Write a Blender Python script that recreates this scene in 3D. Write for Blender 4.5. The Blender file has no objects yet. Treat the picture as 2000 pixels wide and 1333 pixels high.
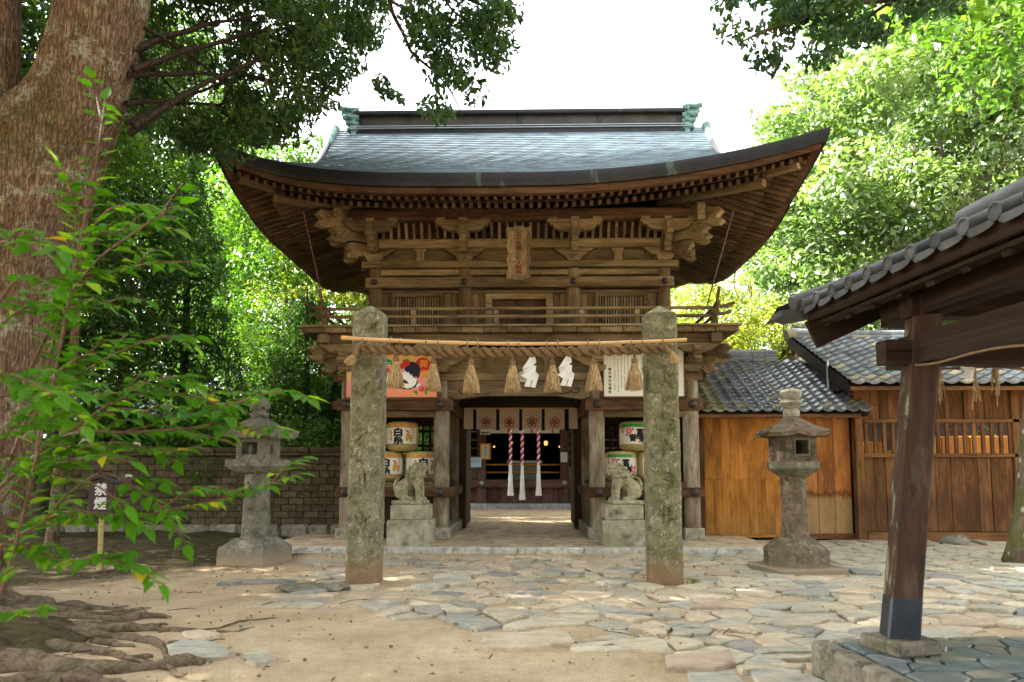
import bpy, bmesh, math, random
import numpy as np
from mathutils import Vector, Matrix, Euler, noise as mnoise
R = math.radians
random.seed(7)
rng = np.random.default_rng(7)
scene = bpy.context.scene
col = scene.collection

# ------------------------------------------------------------------ camera
FPX, PITCH, SHIFT = 1400.0, R(5.0), 127.0
YAW = math.atan(28 / 1400)
CAM = Vector((0.15, 0.0, 1.5))
cd = bpy.data.cameras.new('camera')
cam = bpy.data.objects.new('camera', cd)
col.objects.link(cam)
cd.sensor_width = 36.0
cd.lens = FPX / 2000 * 36
cd.shift_y = SHIFT / 2000
cd.clip_start, cd.clip_end = 0.1, 900
cam.location = CAM
cam.rotation_euler = (R(90) + PITCH, 0, YAW)
cd.dof.use_dof = True
cd.dof.focus_distance = 13.5
cd.dof.aperture_fstop = 3.2
scene.camera = cam

# ------------------------------------------------------------------ sky, sun, exposure
SUN_EL, SUN_AZ = R(38), R(-80)          # azimuth from +Y, clockwise positive: the sun stands to the left, a little beyond the gate
world = bpy.data.worlds.new('World')
scene.world = world
world.use_nodes = True
wt = world.node_tree
wt.nodes.clear()
wo = wt.nodes.new('ShaderNodeOutputWorld')
wb = wt.nodes.new('ShaderNodeBackground')
sk = wt.nodes.new('ShaderNodeTexSky')
sk.sky_type = 'NISHITA'
sk.sun_disc = False
sk.sun_elevation = SUN_EL
sk.sun_rotation = SUN_AZ
sk.air_density, sk.dust_density, sk.ozone_density = 1.0, 3.5, 0.6
hs = wt.nodes.new('ShaderNodeHueSaturation')
hs.inputs['Saturation'].default_value = 0.17
wt.links.new(sk.outputs[0], hs.inputs['Color'])
wt.links.new(hs.outputs[0], wb.inputs[0])
wt.links.new(wb.outputs[0], wo.inputs[0])
wb.inputs[1].default_value = 0.13
sl = bpy.data.lights.new('sun', 'SUN')
sl.energy, sl.angle, sl.color = 5.0, R(0.53), (1.0, 0.93, 0.82)
sun = bpy.data.objects.new('sun', sl)
col.objects.link(sun)
sdir = Vector((math.sin(SUN_AZ) * math.cos(SUN_EL), math.cos(SUN_AZ) * math.cos(SUN_EL), math.sin(SUN_EL)))
sun.rotation_euler = sdir.to_track_quat('Z', 'Y').to_euler()
sun.location = sdir * 60
scene.view_settings.view_transform = 'Standard'
scene.view_settings.look = 'None'
scene.view_settings.exposure = 3.35
scene.view_settings.gamma = 1.0
scene.view_settings.use_curve_mapping = False
scene.cycles.use_denoising = True
scene.cycles.max_bounces = 7
scene.cycles.diffuse_bounces = 4
scene.cycles.transmission_bounces = 4
scene.cycles.transparent_max_bounces = 6

# ------------------------------------------------------------------ picture to place
_cy, _sy = math.cos(YAW), math.sin(YAW)
def ray(px, py):
    x, y = (px - 1000) / FPX, (666.5 + SHIFT - py) / FPX
    cp, sp = math.cos(PITCH), math.sin(PITCH)
    v = Vector((x, cp - y * sp, sp + y * cp))
    return Vector((v.x * _cy - v.y * _sy, v.x * _sy + v.y * _cy, v.z))
def at(px, py, Y):
    v = ray(px, py)
    return CAM + v * ((Y - CAM.y) / v.y)
def gnd(px, py, z=0.0):
    v = ray(px, py)
    return CAM + v * ((z - CAM.z) / v.z)

# ------------------------------------------------------------------ material helpers
class NT:
    def __init__(s, name):
        s.m = bpy.data.materials.new(name)
        s.m.use_nodes = True
        s.t = s.m.node_tree
        s.t.nodes.clear()
        s.o = s.t.nodes.new('ShaderNodeOutputMaterial')
    def n(s, typ, **kw):
        nd = s.t.nodes.new('ShaderNode' + typ)
        for k, v in kw.items():
            setattr(nd, k, v)
        return nd
    def put(s, sock, v):
        if isinstance(v, bpy.types.NodeSocket):
            s.t.links.new(v, sock)
        elif isinstance(v, (tuple, list)):
            v = tuple(v)
            if sock.type == 'RGBA' and len(v) == 3:
                v = v + (1.0,)
            sock.default_value = v
        else:
            sock.default_value = v
    def coord(s, kind='Object', scale=(1, 1, 1), rnd=True):
        c = s.n('TexCoord').outputs[kind]
        if rnd:
            oi = s.n('ObjectInfo')
            a = s.n('VectorMath', operation='SCALE')
            cmb = s.n('CombineXYZ')
            for i in range(3):
                s.put(cmb.inputs[i], oi.outputs['Random'])
            s.put(a.inputs[0], cmb.outputs[0]); s.put(a.inputs['Scale'], 37.0)
            ad = s.n('VectorMath', operation='ADD')
            s.put(ad.inputs[0], c); s.put(ad.inputs[1], a.outputs[0])
            c = ad.outputs[0]
        mp = s.n('Mapping')
        s.put(mp.inputs['Vector'], c)
        mp.inputs['Scale'].default_value = scale
        return mp.outputs[0]
    def pos(s, scale=(1, 1, 1)):
        g = s.n('NewGeometry').outputs['Position']
        mp = s.n('Mapping'); s.put(mp.inputs['Vector'], g)
        mp.inputs['Scale'].default_value = scale
        return mp.outputs[0]
    def rand(s):
        return s.n('ObjectInfo').outputs['Random']
    def noise(s, v, scale, detail=5, rough=0.55, dist=0.0):
        nd = s.n('TexNoise')
        s.put(nd.inputs['Vector'], v)
        nd.inputs['Scale'].default_value = scale
        nd.inputs['Detail'].default_value = detail
        nd.inputs['Roughness'].default_value = rough
        nd.inputs['Distortion'].default_value = dist
        return nd.outputs['Fac']
    def voro(s, v, scale, feature='F1', out='Distance'):
        nd = s.n('TexVoronoi', feature=feature)
        s.put(nd.inputs['Vector'], v)
        nd.inputs['Scale'].default_value = scale
        return nd.outputs[out]
    def ramp(s, f, stops, interp='LINEAR'):
        nd = s.n('ValToRGB')
        nd.color_ramp.interpolation = interp
        el = nd.color_ramp.elements
        while len(el) < len(stops):
            el.new(0.5)
        for e, (p, c) in zip(el, stops):
            e.position = p
            e.color = (c if isinstance(c, (tuple, list)) else (c, c, c)) + (1.0,) if not isinstance(c, (int, float)) else (c, c, c, 1)
        s.put(nd.inputs[0], f)
        return nd.outputs[0]
    def mix(s, f, a, b, mode='MIX'):
        nd = s.n('Mix', data_type='RGBA', blend_type=mode)
        s.put(nd.inputs[0], f); s.put(nd.inputs[6], a); s.put(nd.inputs[7], b)
        return nd.outputs[2]
    def math(s, op, a, b=0.0, c=None):
        nd = s.n('Math', operation=op)
        s.put(nd.inputs[0], a); s.put(nd.inputs[1], b)
        if c is not None:
            s.put(nd.inputs[2], c)
        return nd.outputs[0]
    def sep(s, v):
        nd = s.n('SeparateXYZ'); s.put(nd.inputs[0], v)
        return nd.outputs
    def attr(s, name):
        return s.n('Attribute', attribute_name=name).outputs['Fac']
    def bump(s, h, strength=0.4, dist=0.02):
        nd = s.n('Bump')
        nd.inputs['Strength'].default_value = strength
        nd.inputs['Distance'].default_value = dist
        s.put(nd.inputs['Height'], h)
        return nd.outputs[0]
    def bsdf(s, colr, rough=0.8, bump=None, spec=0.3, metal=0.0, **kw):
        b = s.n('BsdfPrincipled')
        s.put(b.inputs['Base Color'], colr)
        s.put(b.inputs['Roughness'], rough)
        s.put(b.inputs['Metallic'], metal)
        b.inputs['Specular IOR Level'].default_value = spec
        if bump is not None:
            s.put(b.inputs['Normal'], bump)
        for k, v in kw.items():
            s.put(b.inputs[k], v)
        s.t.links.new(b.outputs[0], s.o.inputs[0])
        return s.m
def sc3(c, k):
    return tuple(min(1, x * k) for x in c)

def wood(name, base, rough=0.75, contrast=1.0, grey=0.25, greyc=(0.2, 0.17, 0.13), gscale=1.0, bumpk=0.5, vary=0.35, stain=None):
    """grain runs along the piece's long axis: one material per axis"""
    out = []
    for ax in range(3):
        t = NT('%s_%s' % (name, 'xyz'[ax]))
        sc = [1.0, 1.0, 1.0]; sc[ax] = 0.05
        v = t.coord(scale=sc)
        g = t.noise(v, 26 * gscale, 6, 0.62, 0.7)
        g2 = t.noise(v, 85 * gscale, 3, 0.6, 0.2)
        gg = t.math('ADD', t.math('MULTIPLY', g, 0.7), t.math('MULTIPLY', g2, 0.3))
        lo, hi = sc3(base, 1 - 0.62 * contrast), sc3(base, 1 + 0.6 * contrast)
        c = t.ramp(gg, [(0.28, lo), (0.5, base), (0.72, hi)])
        sc2 = [1.0, 1.0, 1.0]; sc2[ax] = 0.3
        w = t.noise(t.coord(scale=sc2), 3.2, 6, 0.65)
        wm = t.ramp(w, [(0.42, 0.0), (0.68, 1.0)])
        c = t.mix(t.math('MULTIPLY', wm, grey), c, greyc)
        dk = t.ramp(t.noise(t.coord(scale=sc2), 1.7, 7, 0.7, 0.6), [(0.36, 0.30), (0.56, 1.0), (0.72, 1.2)])
        c = t.mix(0.8, c, dk, 'MULTIPLY')
        rv = t.math('ADD', t.math('MULTIPLY', t.rand(), vary), 1 - vary * 0.5)
        hsv = t.n('HueSaturation'); t.put(hsv.inputs['Color'], c); t.put(hsv.inputs['Value'], rv)
        c = hsv.outputs[0]
        if stain:
            c = stain(t, c)
        crack = t.ramp(t.noise(v, 40 * gscale, 2, 0.5, 0.4), [(0.30, 0.0), (0.36, 1.0)])
        c = t.mix(0.75, c, t.mix(crack, (0.25, 0.22, 0.2), (1, 1, 1)), 'MULTIPLY')
        h = t.math('ADD', gg, t.math('MULTIPLY', crack, 0.6))
        out.append(t.bsdf(c, rough, t.bump(h, bumpk, 0.012), 0.07))
    return out

def plain(name, c, rough=0.7, spec=0.3, nscale=9, amt=0.25, bumpk=0.15, metal=0.0, vary=0.15):
    t = NT(name)
    v = t.coord()
    n1 = t.noise(v, nscale, 6, 0.65)
    cc = t.ramp(n1, [(0.3, sc3(c, 1 - amt)), (0.55, c), (0.75, sc3(c, 1 + amt))])
    hsv = t.n('HueSaturation'); t.put(hsv.inputs['Color'], cc)
    t.put(hsv.inputs['Value'], t.math('ADD', t.math('MULTIPLY', t.rand(), vary), 1 - vary * 0.5))
    return t.bsdf(hsv.outputs[0], rough, t.bump(t.noise(v, nscale * 6, 5, 0.7), bumpk, 0.01), spec, metal)

def stone(name, base, lichen=(0.42, 0.42, 0.34), lam=0.5, moss=(0.09, 0.10, 0.035), mam=0.4, dark=0.5, soil=None, bumpk=0.7, vary=0.2, rust=0.0, cscale=1.0):
    t = NT(name)
    v = t.coord()
    n0 = t.noise(v, 7 * cscale, 9, 0.72, 0.3)
    c = t.ramp(n0, [(0.30, sc3(base, 0.25)), (0.47, base), (0.66, sc3(base, 1.6))])
    fine = t.noise(v, 55 * cscale, 6, 0.75)
    c = t.mix(0.6, c, t.ramp(fine, [(0.3, 1 - dark), (0.55, 1.0), (0.75, 1.25)]), 'MULTIPLY')
    lm = t.ramp(t.math('ADD', t.math('MULTIPLY', t.noise(v, 11 * cscale, 7, 0.75, 0.6), 0.75), t.math('MULTIPLY', fine, 0.25)), [(0.53, 0.0), (0.6, 1.0)])
    c = t.mix(t.math('MULTIPLY', lm, lam), c, lichen)
    mm = t.ramp(t.noise(v, 3.1 * cscale, 6, 0.7), [(0.46, 0.0), (0.64, 1.0)])
    c = t.mix(t.math('MULTIPLY', mm, mam), c, moss)
    if rust:
        rm = t.ramp(t.noise(t.coord(scale=(1, 1, 0.4)), 3.5, 7, 0.75), [(0.6, 0.0), (0.68, 1.0)])
        c = t.mix(t.math('MULTIPLY', rm, rust), c, (0.26, 0.085, 0.03))
    if soil:
        z = t.sep(t.n('NewGeometry').outputs['Position'])[2]
        sm = t.ramp(t.math('ADD', z, t.math('MULTIPLY', n0, 0.35)), [(soil[1] * 0.4 + 0.15, 1.0), (soil[1] + 0.3, 0.0)])
        c = t.mix(t.math('MULTIPLY', sm, 0.85), c, soil[0])
    hsv = t.n('HueSaturation'); t.put(hsv.inputs['Color'], c)
    t.put(hsv.inputs['Value'], t.math('ADD', t.math('MULTIPLY', t.rand(), vary), 1 - vary * 0.5))
    pits = t.ramp(t.voro(v, 34 * cscale), [(0.0, 0.0), (0.3, 1.0)])
    h = t.math('ADD', t.math('MULTIPLY', n0, 1.2), t.math('ADD', t.math('MULTIPLY', fine, 0.6), t.math('MULTIPLY', pits, 0.15)))
    return t.bsdf(hsv.outputs[0], 0.95, t.bump(h, bumpk, 0.03), 0.04)

def leafmat(name, dark, mid, light, trans=0.45, gloss=0.35, odd=None, trc=(1.5, 1.7, 0.55)):
    t = NT(name)
    a = t.attr('var')
    stops = [(0.0, dark), (0.45, mid), (0.9, light)]
    if odd:
        stops += [(0.965, light), (0.975, odd)]
    c = t.ramp(a, stops)
    b = t.n('BsdfPrincipled')
    t.put(b.inputs['Base Color'], c)
    b.inputs['Roughness'].default_value = 0.42
    b.inputs['Specular IOR Level'].default_value = gloss
    tr = t.n('BsdfTranslucent')
    t.put(tr.inputs['Color'], t.mix(1.0, c, trc, 'MULTIPLY'))
    mx = t.n('MixShader')
    mx.inputs[0].default_value = trans
    t.t.links.new(b.outputs[0], mx.inputs[1]); t.t.links.new(tr.outputs[0], mx.inputs[2])
    t.t.links.new(mx.outputs[0], t.o.inputs[0])
    return t.m

# ------------------------------------------------------------------ materials
M = {}
M['gate_wood'] = wood('weathered_timber', (0.137, 0.094, 0.048), 0.8, 1.3, 0.5, (0.21, 0.175, 0.10), vary=0.6)
M['gate_pale'] = wood('pale_timber', (0.195, 0.136, 0.068), 0.8, 1.25, 0.55, (0.28, 0.235, 0.13), vary=0.55)
M['col_wood'] = wood('silvered_timber', (0.17, 0.12, 0.07), 0.85, 1.0, 0.9, (0.36, 0.32, 0.24), vary=0.2, bumpk=0.9)
M['red_wood'] = wood('reddish_timber', (0.098, 0.05, 0.026), 0.7, 1.1, 0.3, (0.15, 0.11, 0.07))
M['raft_wood'] = wood('rafter_timber', (0.090, 0.058, 0.032), 0.8, 1.0, 0.35, (0.15, 0.105, 0.06))
M['dark_wood'] = wood('dark_timber', (0.045, 0.032, 0.024), 0.6, 0.9, 0.3, (0.075, 0.065, 0.055))
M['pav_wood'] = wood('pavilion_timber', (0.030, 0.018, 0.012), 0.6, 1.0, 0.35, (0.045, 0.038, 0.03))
M['shade_wood'] = wood('shaded_timber', (0.038, 0.023, 0.013), 0.8, 1.0, 0.3, (0.055, 0.042, 0.026))  # darker timber copy: shade under eaves and inside put into the colour
M['hall_wood'] = wood('hall_timber', (0.15, 0.08, 0.065), 0.75, 1.0, 0.3, (0.22, 0.16, 0.14))
def _st_orange(t, c):
    z = t.sep(t.n('NewGeometry').outputs['Position'])
    nz = t.math('MULTIPLY', t.noise(t.pos((3, 3, 0.6)), 2.0, 5, 0.7), 0.35)
    zz = t.math('ADD', z[2], nz)
    low = t.ramp(zz, [(0.0, 1.0), (0.62, 0.35), (1.0, 0.0)])
    return t.mix(t.math('MULTIPLY', low, 0.45), c, (0.20, 0.13, 0.05))
M['orange_wood'] = wood('honey_boards', (0.39, 0.155, 0.028), 0.5, 0.55, 0.08, (0.4, 0.25, 0.1), bumpk=0.15, vary=0.12, stain=_st_orange)
def _st_panel(t, c):
    z = t.sep(t.n('NewGeometry').outputs['Position'])
    nz = t.math('MULTIPLY', t.noise(t.pos((5, 5, 1.2)), 2.0, 5, 0.7), 0.5)
    zz = t.math('MULTIPLY', t.math('SUBTRACT', z[2], nz), 0.5)
    pale = t.ramp(zz, [(0.30, 1.0), (0.36, 0.0)])
    c = t.mix(t.math('MULTIPLY', pale, 0.6), c, (0.25, 0.2, 0.1))
    band = t.ramp(zz, [(0.30, 0.0), (0.36, 1.0), (0.40, 0.0)])
    return t.mix(t.math('MULTIPLY', band, 0.85), c, (0.075, 0.025, 0.012))
M['panel_wood'] = wood('stained_boards', (0.34, 0.125, 0.03), 0.55, 0.6, 0.12, (0.35, 0.24, 0.12), bumpk=0.2, vary=0.15, stain=_st_panel)
def _st_plank(t, c):
    z = t.sep(t.n('NewGeometry').outputs['Position'])
    nz = t.math('MULTIPLY', t.noise(t.pos((6, 6, 0.8)), 1.5, 5, 0.7), 0.7)
    zz = t.math('MULTIPLY', t.math('SUBTRACT', z[2], nz), 0.5)
    band = t.ramp(zz, [(0.0, 0.3), (0.20, 1.0), (0.36, 0.0)])
    return t.mix(t.math('MULTIPLY', band, 0.7), c, (0.07, 0.03, 0.018))
M['plank_wood'] = wood('wall_boards', (0.145, 0.066, 0.025), 0.7, 1.1, 0.3, (0.20, 0.115, 0.05), vary=0.6, stain=_st_plank)

t = NT('copper_roof')
v = t.coord(scale=(0.35, 1, 1), rnd=False)
n1 = t.noise(v, 5, 7, 0.7); n2 = t.noise(t.coord(scale=(0.15, 2, 2), rnd=False), 9, 4, 0.6)
c = t.ramp(n1, [(0.3, (0.06, 0.075, 0.09)), (0.5, (0.14, 0.185, 0.22)), (0.72, (0.24, 0.33, 0.36))])
c = t.mix(t.ramp(n2, [(0.55, 0.0), (0.7, 0.55)]), c, (0.10, 0.07, 0.05))
M['copper'] = t.bsdf(c, t.ramp(n2, [(0.3, 0.30), (0.7, 0.5)]), t.bump(n2, 0.25, 0.02), 0.6, 0.55)
t = NT('copper_edge')
v = t.coord(rnd=False)
n1 = t.noise(t.coord(scale=(1, 1, 0.25), rnd=False), 3.0, 7, 0.75)
c = t.ramp(n1, [(0.35, (0.010, 0.010, 0.012)), (0.6, (0.022, 0.020, 0.020)), (0.78, (0.055, 0.046, 0.04))])
gr = t.ramp(t.noise(t.coord(scale=(2.2, 2.2, 0.35), rnd=False), 1.6, 3, 0.5), [(0.66, 0.0), (0.70, 1.0)])
c = t.mix(t.math('MULTIPLY', gr, 0.4), c, (0.10, 0.17, 0.13))
M['copper_edge'] = t.bsdf(c, 0.42, t.bump(n1, 0.3, 0.02), 0.4, 0.35)
M['ridge_copper'] = plain('ridge_copper', (0.065, 0.055, 0.048), 0.5, 0.3, 3, 0.4, 0.1, 0.3)
t = NT('verdigris')
v = t.coord(rnd=False)
n1 = t.noise(v, 7, 7, 0.7)
c = t.ramp(n1, [(0.32, (0.035, 0.05, 0.045)), (0.5, (0.11, 0.21, 0.18)), (0.7, (0.22, 0.36, 0.31))])
M['verdigris'] = t.bsdf(c, 0.7, t.bump(n1, 0.4, 0.02), 0.3, 0.1)
M['pillar_stone'] = stone('lichened_stone', (0.21, 0.19, 0.12), (0.46, 0.45, 0.34), 0.8, (0.10, 0.115, 0.045), 0.5, 0.9, ((0.27, 0.165, 0.09), 0.3), 1.0, 0.1, 0.0, 1.0)
M['pillar_rust'] = stone('rust_streaked_stone', (0.21, 0.195, 0.115), (0.48, 0.47, 0.33), 0.8, (0.105, 0.125, 0.045), 0.5, 0.9, ((0.27, 0.165, 0.09), 0.3), 1.0, 0.1, 0.6, 1.0)
M['lantern_stone'] = stone('lantern_stone', (0.155, 0.14, 0.11), (0.36, 0.36, 0.29), 0.5, (0.085, 0.09, 0.03), 0.5, 0.5, ((0.30, 0.23, 0.15), 0.12), 0.8)
M['lantern_brown'] = stone('brown_lantern_stone', (0.13, 0.095, 0.07), (0.33, 0.31, 0.24), 0.45, (0.085, 0.085, 0.03), 0.5, 0.5, ((0.22, 0.2, 0.12), 0.05), 0.8)
M['dog_stone'] = stone('statue_stone', (0.30, 0.27, 0.17), (0.48, 0.45, 0.33), 0.5, (0.19, 0.19, 0.06), 0.5, 0.5, None, 0.9, cscale=2.0)
M['pedestal'] = stone('pedestal_stone', (0.27, 0.25, 0.18), (0.33, 0.31, 0.23), 0.15, (0.17, 0.165, 0.075), 0.6, 0.15, None, 0.2, cscale=0.6)
M['pedestal_rust'] = stone('rusty_pedestal_stone', (0.33, 0.30, 0.21), (0.38, 0.35, 0.26), 0.15, (0.22, 0.2, 0.11), 0.5, 0.15, None, 0.2, rust=0.7, cscale=0.6)
M['granite'] = stone('granite', (0.30, 0.27, 0.2), (0.42, 0.4, 0.33), 0.4, (0.2, 0.18, 0.11), 0.3, 0.6, None, 0.4, cscale=1.5)
M['platform'] = stone('platform_slab', (0.43, 0.33, 0.215), (0.47, 0.38, 0.26), 0.12, (0.38, 0.27, 0.165), 0.6, 0.12, None, 0.15, cscale=0.5)
M['kerb'] = stone('kerb_stone', (0.40, 0.39, 0.34), (0.5, 0.48, 0.42), 0.3, (0.3, 0.28, 0.2), 0.4, 0.3, None, 0.35)
M['rock'] = stone('rough_rock', (0.21, 0.185, 0.14), (0.36, 0.34, 0.27), 0.3, (0.10, 0.11, 0.04), 0.45, 0.5, None, 0.8)
M['grey_stone'] = stone('step_slab', (0.40, 0.42, 0.43), (0.5, 0.5, 0.5), 0.3, (0.33, 0.33, 0.33), 0.3, 0.3, None, 0.3)
t = NT('paving_stone')
v = t.coord()
rv = t.rand()
c0 = t.ramp(rv, [(0.0, (0.41, 0.36, 0.255)), (0.20, (0.33, 0.31, 0.235)), (0.36, (0.46, 0.375, 0.265)), (0.50, (0.275, 0.275, 0.235)), (0.62, (0.47, 0.41, 0.30)), (0.76, (0.35, 0.34, 0.285)), (0.88, (0.20, 0.21, 0.20)), (0.95, (0.39, 0.295, 0.215))], 'CONSTANT')
n0 = t.noise(t.coord(scale=(0.6, 1.4, 1)), 7, 9, 0.7, 0.5)
c = t.mix(0.8, c0, t.ramp(n0, [(0.3, 0.5), (0.5, 0.98), (0.7, 1.3)]), 'MULTIPLY')
c = t.mix(0.55, c, t.ramp(t.noise(v, 14, 6, 0.75), [(0.32, 0.55), (0.5, 1.0), (0.7, 1.15)]), 'MULTIPLY')
dust = t.ramp(t.noise(v, 3.4, 7, 0.75), [(0.45, 0.0), (0.63, 0.6)])
c = t.mix(dust, c, (0.43, 0.335, 0.225))
nz = t.sep(t.n('NewGeometry').outputs['Normal'])[2]
M['paving'] = t.bsdf(c, 0.72, t.bump(t.math('ADD', n0, t.math('MULTIPLY', t.noise(v, 40, 5, 0.7), 0.6)), 0.9, 0.02), 0.08)
t = NT('flagstone')
v = t.coord()
c0 = t.ramp(t.rand(), [(0.0, (0.085, 0.105, 0.105)), (0.25, (0.13, 0.125, 0.10)), (0.5, (0.075, 0.105, 0.105)), (0.75, (0.11, 0.125, 0.115))], 'CONSTANT')
n0 = t.noise(v, 8, 8, 0.7)
c = t.mix(0.7, c0, t.ramp(n0, [(0.3, 0.6), (0.5, 1.0), (0.7, 1.35)]), 'MULTIPLY')
M['flag'] = t.bsdf(c, 0.45, t.bump(n0, 0.4, 0.02), 0.45)
M['mortar'] = stone('mortar', (0.30, 0.28, 0.22), (0.4, 0.38, 0.3), 0.2, (0.14, 0.14, 0.07), 0.4, 0.3, None, 0.4)
# sandy ground: paler raked sand, dark leafy soil beneath the trees on the left
t = NT('sand')
P = t.pos()
xyz = t.sep(P)
n0 = t.noise(P, 1.1, 8, 0.65); n1 = t.noise(P, 60, 6, 0.75); n2 = t.noise(P, 9, 6, 0.7)
c = t.ramp(n0, [(0.3, (0.36, 0.265, 0.165)), (0.52, (0.47, 0.36, 0.23)), (0.7, (0.54, 0.42, 0.28))])
c = t.mix(0.8, c, t.ramp(n1, [(0.3, 0.5), (0.52, 1.0), (0.72, 1.25)]), 'MULTIPLY')
c = t.mix(0.6, c, t.ramp(n2, [(0.3, 0.72), (0.5, 1.0), (0.7, 1.12)]), 'MULTIPLY')
sp = t.ramp(t.voro(P, 24), [(0.06, 1.0), (0.11, 0.0)])
c = t.mix(t.math('MULTIPLY', sp, 0.55), c, (0.12, 0.085, 0.06))
# soil: left of a wandering line
edge = t.math('ADD', t.math('MULTIPLY', xyz[0], -0.30), t.math('MULTIPLY', t.math('MINIMUM', xyz[1], 16.5), 0.245))
edge = t.math('ADD', edge, t.math('MULTIPLY', t.noise(P, 0.9, 6, 0.7), 1.1))
soil = t.ramp(t.math('MULTIPLY', t.math('SUBTRACT', edge, 4.35), 1.0), [(0.0, 0.0), (0.45, 1.0)])
soil = t.math('MULTIPLY', soil, t.ramp(t.math('MULTIPLY', xyz[0], -0.1), [(0.36, 0.0), (0.40, 1.0)]))
sc_ = t.ramp(t.noise(P, 6, 8, 0.75), [(0.3, (0.03, 0.024, 0.015)), (0.5, (0.07, 0.052, 0.032)), (0.62, (0.085, 0.095, 0.03)), (0.8, (0.13, 0.095, 0.06))])
c = t.mix(soil, c, sc_)
M['sand'] = t.bsdf(c, 0.95, t.bump(t.math('ADD', n1, n2), 0.8, 0.02), 0.03)
# roof tiles
def tilemat(name, a, b, cc, moss, mam, rough=0.36):
    t = NT(name)
    v = t.coord()
    c = t.ramp(t.rand(), [(0.0, a), (0.5, b), (1.0, cc)])
    n0 = t.noise(v, 9, 6, 0.7)
    c = t.mix(0.7, c, t.ramp(n0, [(0.3, 0.6), (0.5, 1.0), (0.7, 1.4)]), 'MULTIPLY')
    mm = t.ramp(t.noise(v, 6, 6, 0.7), [(0.44, 0.0), (0.6, 1.0)])
    c = t.mix(t.math('MULTIPLY', mm, mam), c, moss)
    return t.bsdf(c, rough, t.bump(n0, 0.2, 0.01), 0.12 if 'pav' in name else 0.5)
M['tile'] = tilemat('grey_roof_tile', (0.07, 0.08, 0.10), (0.115, 0.128, 0.15), (0.18, 0.19, 0.21), (0.22, 0.19, 0.13), 0.18, 0.26)
M['tile_moss'] = tilemat('mossy_roof_tile', (0.10, 0.10, 0.085), (0.20, 0.175, 0.12), (0.25, 0.22, 0.14), (0.20, 0.19, 0.08), 0.7, 0.7)
M['tile_pav'] = tilemat('pavilion_tile', (0.05, 0.053, 0.057), (0.07, 0.073, 0.076), (0.09, 0.092, 0.094), (0.055, 0.055, 0.04), 0.4, 0.5)
M['brick'] = stone('old_brick', (0.088, 0.068, 0.04), (0.13, 0.11, 0.07), 0.3, (0.045, 0.048, 0.018), 0.5, 0.35, None, 0.5, 0.5)
M['brick_joint'] = stone('brick_joint', (0.035, 0.028, 0.02), (0.06, 0.05, 0.03), 0.2, (0.04, 0.04, 0.02), 0.4, 0.4)
# bark
def barkmat(name, a, b, c3, lichen, lam, moss, mam, sc=1.0):
    t = NT(name)
    v = t.coord(scale=(1, 1, 0.28), rnd=False)
    n0 = t.noise(v, 24 * sc, 9, 0.74, 0.6)
    vo = t.voro(t.coord(scale=(1.25, 1.25, 0.17), rnd=False), 24 * sc, 'DISTANCE_TO_EDGE')
    ed = t.ramp(vo, [(0.0, 0.0), (0.16, 1.0)])
    c = t.ramp(n0, [(0.3, a), (0.5, b), (0.72, c3)])
    c = t.mix(0.55, c, t.mix(ed, (0.4, 0.36, 0.33), (1.05, 1.05, 1.05)), 'MULTIPLY')
    u = t.coord(rnd=False)
    lm = t.ramp(t.math('ADD', t.math('MULTIPLY', t.noise(u, 2.6, 8, 0.75, 0.5), 0.7), t.math('MULTIPLY', t.noise(u, 26, 4, 0.7), 0.3)), [(0.53, 0.0), (0.6, 1.0)])
    c = t.mix(t.math('MULTIPLY', lm, lam), c, lichen)
    mm = t.ramp(t.noise(u, 0.95, 7, 0.7), [(0.5, 0.0), (0.64, 1.0)])
    c = t.mix(t.math('MULTIPLY', mm, mam), c, moss)
    h = t.math('ADD', t.math('MULTIPLY', ed, 0.5), n0)
    return t.bsdf(c, 0.98, t.bump(h, 1.0, 0.06), 0.03)
M['bark'] = barkmat('furrowed_bark', (0.065, 0.043, 0.028), (0.22, 0.145, 0.092), (0.38, 0.27, 0.185), (0.42, 0.43, 0.31), 0.75, (0.065, 0.07, 0.018), 0.65)
M['root'] = stone('root_bark', (0.19, 0.14, 0.095), (0.32, 0.26, 0.18), 0.55, (0.075, 0.078, 0.02), 0.55, 0.8, None, 1.0, cscale=1.6)
M['twig'] = barkmat('twig_bark', (0.03, 0.024, 0.018), (0.075, 0.055, 0.04), (0.12, 0.09, 0.065), (0.12, 0.12, 0.1), 0.2, (0.05, 0.05, 0.02), 0.2, 2.0)
M['pale_bark'] = barkmat('pale_bark', (0.10, 0.085, 0.06), (0.2, 0.17, 0.12), (0.3, 0.26, 0.19), (0.3, 0.3, 0.24), 0.3, (0.09, 0.09, 0.04), 0.3, 1.5)
M['plaque_ink'] = plain('plaque_ink', (0.13, 0.025, 0.02), 0.8, 0.1, 9, 0.1, 0.0)
M['shrub_stem'] = plain('shrub_stem', (0.13, 0.062, 0.03), 0.6, 0.3, 20, 0.3)
M['moss_soil'] = stone('mossy_soil', (0.075, 0.055, 0.032), (0.15, 0.11, 0.07), 0.4, (0.06, 0.07, 0.015), 0.75, 0.5, None, 0.9)
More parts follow.
